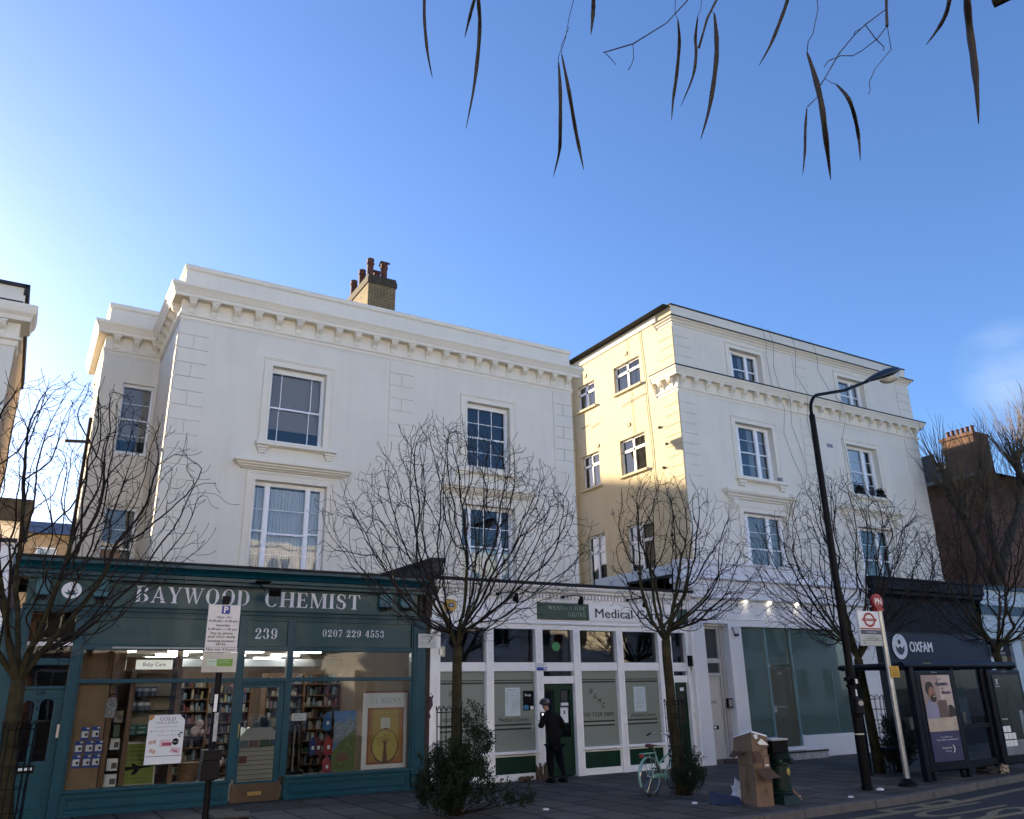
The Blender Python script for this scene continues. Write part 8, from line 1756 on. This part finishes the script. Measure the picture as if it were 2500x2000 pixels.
m.tube([B(.01, .81), B(.06, .815), B(.14, .81), B(.22, .805), B(.29, .80)], [.05, .085, .07, .035, .02], 12); m.v = [(a, b, .81 + (c - .81) * .42) for a, b, c in m.v]; m.build('saddle', brn, o, smooth=True)
m = MB(); m.tube([B(.235, .66), B(.20, .78)], .012, 8); m.tube([B(.10, .77, -.03), B(.20, .77, -.02)], .006, 5); m.tube([B(.10, .77, .03), B(.20, .77, .02)], .006, 5); m.build('seat_post', chrome, o)
m = MB(); m.tube([B(.775, .78), B(.755, .94)], .011, 8); m.tube([B(.50, .99, -.27), B(.62, 1.005, -.24), B(.76, .975, -.12), B(.76, .94, 0), B(.76, .975, .12), B(.62, 1.005, .24), B(.50, .99, .27)], .010, 8); m.build('handlebar', chrome, o, smooth=True)
for s_ in (-1, 1): m = MB(); m.tube([B(.44, .965, s_ * .28), B(.53, .992, s_ * .265)], .016, 8); m.build('grip', black, o)
m = MB(); m.tube([B(.47, .99, -.27), B(.45, .93, -.28)], .006, 5); m.tube([B(.60, 1.0, -.25), B(.72, 1.06, -.1), B(.80, .85, -.03)], .004, 4); m.rbox(B(.80, .93), (.08, .08, .05)); m.build('brake_lever', blackm, o)
m = MB(); m.tube([B(.40, .26, -.07), B(.44, .12, -.075)], .010, 6); m.rbox(B(.45, .105, -.12), (.08, .09, .02), Matrix.Rotation(BA, 3, 'Z')); m.tube([B(.40, .26, .07), B(.36, .40, .075)], .010, 6); m.rbox(B(.35, .415, .12), (.08, .09, .02), Matrix.Rotation(BA, 3, 'Z')); m.lathe(0, 0, [(.001, 0), (.001, .001)], 3, -5) if False else None
m.build('crank', blackm, o); m = MB(); m.tube([B(.10, .28, .05), B(.12, .02, .14)], .008, 5); m.build('kick_stand', blackm, o)
m = MB(); m.tube([B(.7 + .07 * math.cos(k * .5), .66 + .07 * math.sin(k * .5) , -.05 + .004 * k) for k in range(14)], .012, 6); m.build('cable_lock', black, o)

# ================================================================== PERSON
def skin_mesh(joints, edges, name, mat, parent, sub=2, root=0):
    """continuous surface grown round a posed skeleton"""
    me = bpy.data.meshes.new('sk'); me.from_pydata([j[0] for j in joints], edges, []); ob = bpy.data.objects.new('sk', me); C.objects.link(ob)
    sm = ob.modifiers.new('s', 'SKIN'); sm.use_smooth_shade = True; sm.branch_smoothing = .6
    for i, j in enumerate(joints):
        sv = me.skin_vertices[0].data[i]; r_ = j[1]; sv.radius = (r_, r_) if not hasattr(r_, '__len__') else r_; sv.use_root = (i == root)
    sb_ = ob.modifiers.new('u', 'SUBSURF'); sb_.levels = sub; sb_.render_levels = sub
    dg = bpy.context.evaluated_depsgraph_get(); m2 = bpy.data.meshes.new_from_object(ob.evaluated_get(dg))
    bpy.data.objects.remove(ob); bpy.data.meshes.remove(me)
    q = MB(); q.raw([tuple(v.co) for v in m2.vertices], [tuple(p.vertices) for p in m2.polygons]); bpy.data.meshes.remove(m2)
    return q.build(name, mat, parent, smooth=True)
ox, oy = 9.98, 15.22
o = thing('person', 'person in black jacket, gathered dark trousers and cycle helmet facing the surgery door keypad', 'person', (ox, oy, 0))
pc = lambda x, y, z: (ox + x, oy + y, z)
sk_ = pmat('skin', (.30, .17, .12), .6, var=.05); jk = pmat('black_jacket', (.0055, .0055, .007), .85, spec=.15, var=.3, scale=9, bump=.2, bscale=25); trs = pmat('dark_trousers', (.004, .0045, .007), .85, spec=.1, var=.3, scale=8)
J = [(pc(0, 0, .80), (.115, .09)), (pc(-.01, .0, 1.0), (.11, .08)), (pc(-.03, .02, 1.18), (.125, .085)), (pc(-.06, .05, 1.32), (.07, .06)), (pc(-.09, .10, 1.40), (.045, .045)), (pc(-.11, .14, 1.46), (.07, .075)), (pc(-.11, .15, 1.53), (.066, .075)),
     (pc(-.22, .04, 1.29), .045), (pc(-.29, .02, 1.10), .036), (pc(-.20, .24, 1.10), .028), (pc(-.10, .34, 1.16), .022),
     (pc(.13, .03, 1.29), .045), (pc(.23, -.02, 1.09), .036), (pc(.13, .22, 1.08), .028), (pc(.02, .30, 1.12), .022),
     (pc(-.08, 0, .70), .075), (pc(-.09, .03, .42), .055), (pc(-.10, .0, .09), .034), (pc(.09, 0, .70), .075), (pc(.15, .02, .42), .055), (pc(.17, -.06, .09), .034)]
E_ = [(0, 1), (1, 2), (2, 3), (3, 4), (4, 5), (5, 6), (2, 7), (7, 8), (8, 9), (9, 10), (2, 11), (11, 12), (12, 13), (13, 14), (0, 15), (15, 16), (16, 17), (0, 18), (18, 19), (19, 20)]
def add_hand(base, d, up_, side):
    base = Vector(base); d = Vector(d).normalized(); up_ = Vector(up_).normalized(); sd_ = d.cross(up_).normalized()
    i0 = len(J); palm = base + d * .045
    J.append((tuple(palm), (.020, .032)))
    for k, (of, L_) in enumerate(((-.027, .062), (-.009, .072), (.009, .068), (.027, .054))):
        a = palm + sd_ * of + d * .025; b = a + d * L_ * .5 - up_ * .004; c = b + d * L_ * .35 - up_ * .02; n_ = len(J)
        J.extend([(tuple(a), .0085), (tuple(b), .008), (tuple(c), .007)]); E_.extend([(i0, n_), (n_, n_ + 1), (n_ + 1, n_ + 2)])
    n_ = len(J); a = palm - sd_ * .03 * side; J.extend([(tuple(a), .010), (tuple(a - sd_ * .015 * side + d * .035), .008)]); E_.extend([(i0, n_), (n_, n_ + 1)])
    return i0
h1 = add_hand(J[10][0], (.4, .8, .25), (0, 0, 1), 1); E_.append((10, h1)); h2 = add_hand(J[14][0], (-.5, .7, .25), (0, 0, 1), -1); E_.append((14, h2))
bo = skin_mesh(J, E_, 'body', sk_, o)
jj = [(pc(0, -.005, .70), (.165, .115)), (pc(0, -.005, .80), (.172, .12)), (pc(-.005, -.0, .95), (.175, .12)), (pc(-.02, .015, 1.12), (.185, .125)), (pc(-.035, .03, 1.25), (.165, .115)), (pc(-.07, .07, 1.35), (.075, .07)), (pc(-.09, .10, 1.40), (.062, .062)),
      (pc(-.20, .03, 1.27), .075), (pc(-.26, .01, 1.18), .064), (pc(-.30, .0, 1.09), .060), (pc(-.24, .14, 1.09), .052), (pc(-.17, .27, 1.12), .042),
      (pc(.12, .02, 1.27), .075), (pc(.20, -.01, 1.17), .064), (pc(.24, -.03, 1.07), .060), (pc(.18, .12, 1.07), .052), (pc(.09, .25, 1.09), .042)]
skin_mesh(jj, [(0, 1), (1, 2), (2, 3), (3, 4), (4, 5), (5, 6), (4, 7), (7, 8), (8, 9), (9, 10), (10, 11), (4, 12), (12, 13), (13, 14), (14, 15), (15, 16)], 'jacket', jk, o)
tt = [(pc(0, 0, .74), (.155, .11)), (pc(-.09, .0, .66), .098), (pc(-.095, .02, .52), .09), (pc(-.095, .04, .40), .085), (pc(-.09, .0, .28), .068), (pc(-.10, -.01, .17), .046), (pc(-.10, -.005, .10), .042),
      (pc(.09, .0, .66), .098), (pc(.12, .02, .52), .09), (pc(.15, .03, .40), .085), (pc(.165, -.02, .28), .068), (pc(.17, -.05, .17), .046), (pc(.17, -.06, .10), .042)]
skin_mesh(tt, [(0, 1), (1, 2), (2, 3), (3, 4), (4, 5), (5, 6), (0, 7), (7, 8), (8, 9), (9, 10), (10, 11), (11, 12)], 'trousers', trs, o)
for x_, y_ in ((-.10, 0), (.17, -.06)):
    m = MB(); m.prof([(oy + y_ - .09, 0), (oy + y_ - .09, .07), (oy + y_ - .05, .10), (oy + y_ + .03, .09), (oy + y_ + .12, .055), (oy + y_ + .18, .035), (oy + y_ + .18, 0)], ox + x_ - .045, ox + x_ + .045); m.build('shoe', black, o, bevel=.015)
m = MB(); hc = (ox - .112, oy + .145, 1.535); m.ellips(hc, (.108, .135, .092), 18, 10)
m.v = [(a, b, max(c, 1.505 + .12 * (b - oy - .15))) for a, b, c in m.v]; hm = m.build('helmet', pmat('dark_helmet', (.035, .022, .028), .35), o, smooth=True)
m = MB()
for k in (-2, -1, 0, 1, 2):
    pts = [(hc[0] + k * .034 * math.sin(R(t)) , hc[1] + .139 * math.cos(R(t)), hc[2] + .096 * math.sin(R(t)) * (1 - .05 * k * k)) for t in range(35, 171, 15)]; m.tube(pts, .0075, 5)
m.build('helmet_stripe', pmat('helmet_grey', (.22, .20, .21), .4), hm)
# building security lamp posts on the far-left pavement: dark bird-proof wires are left out
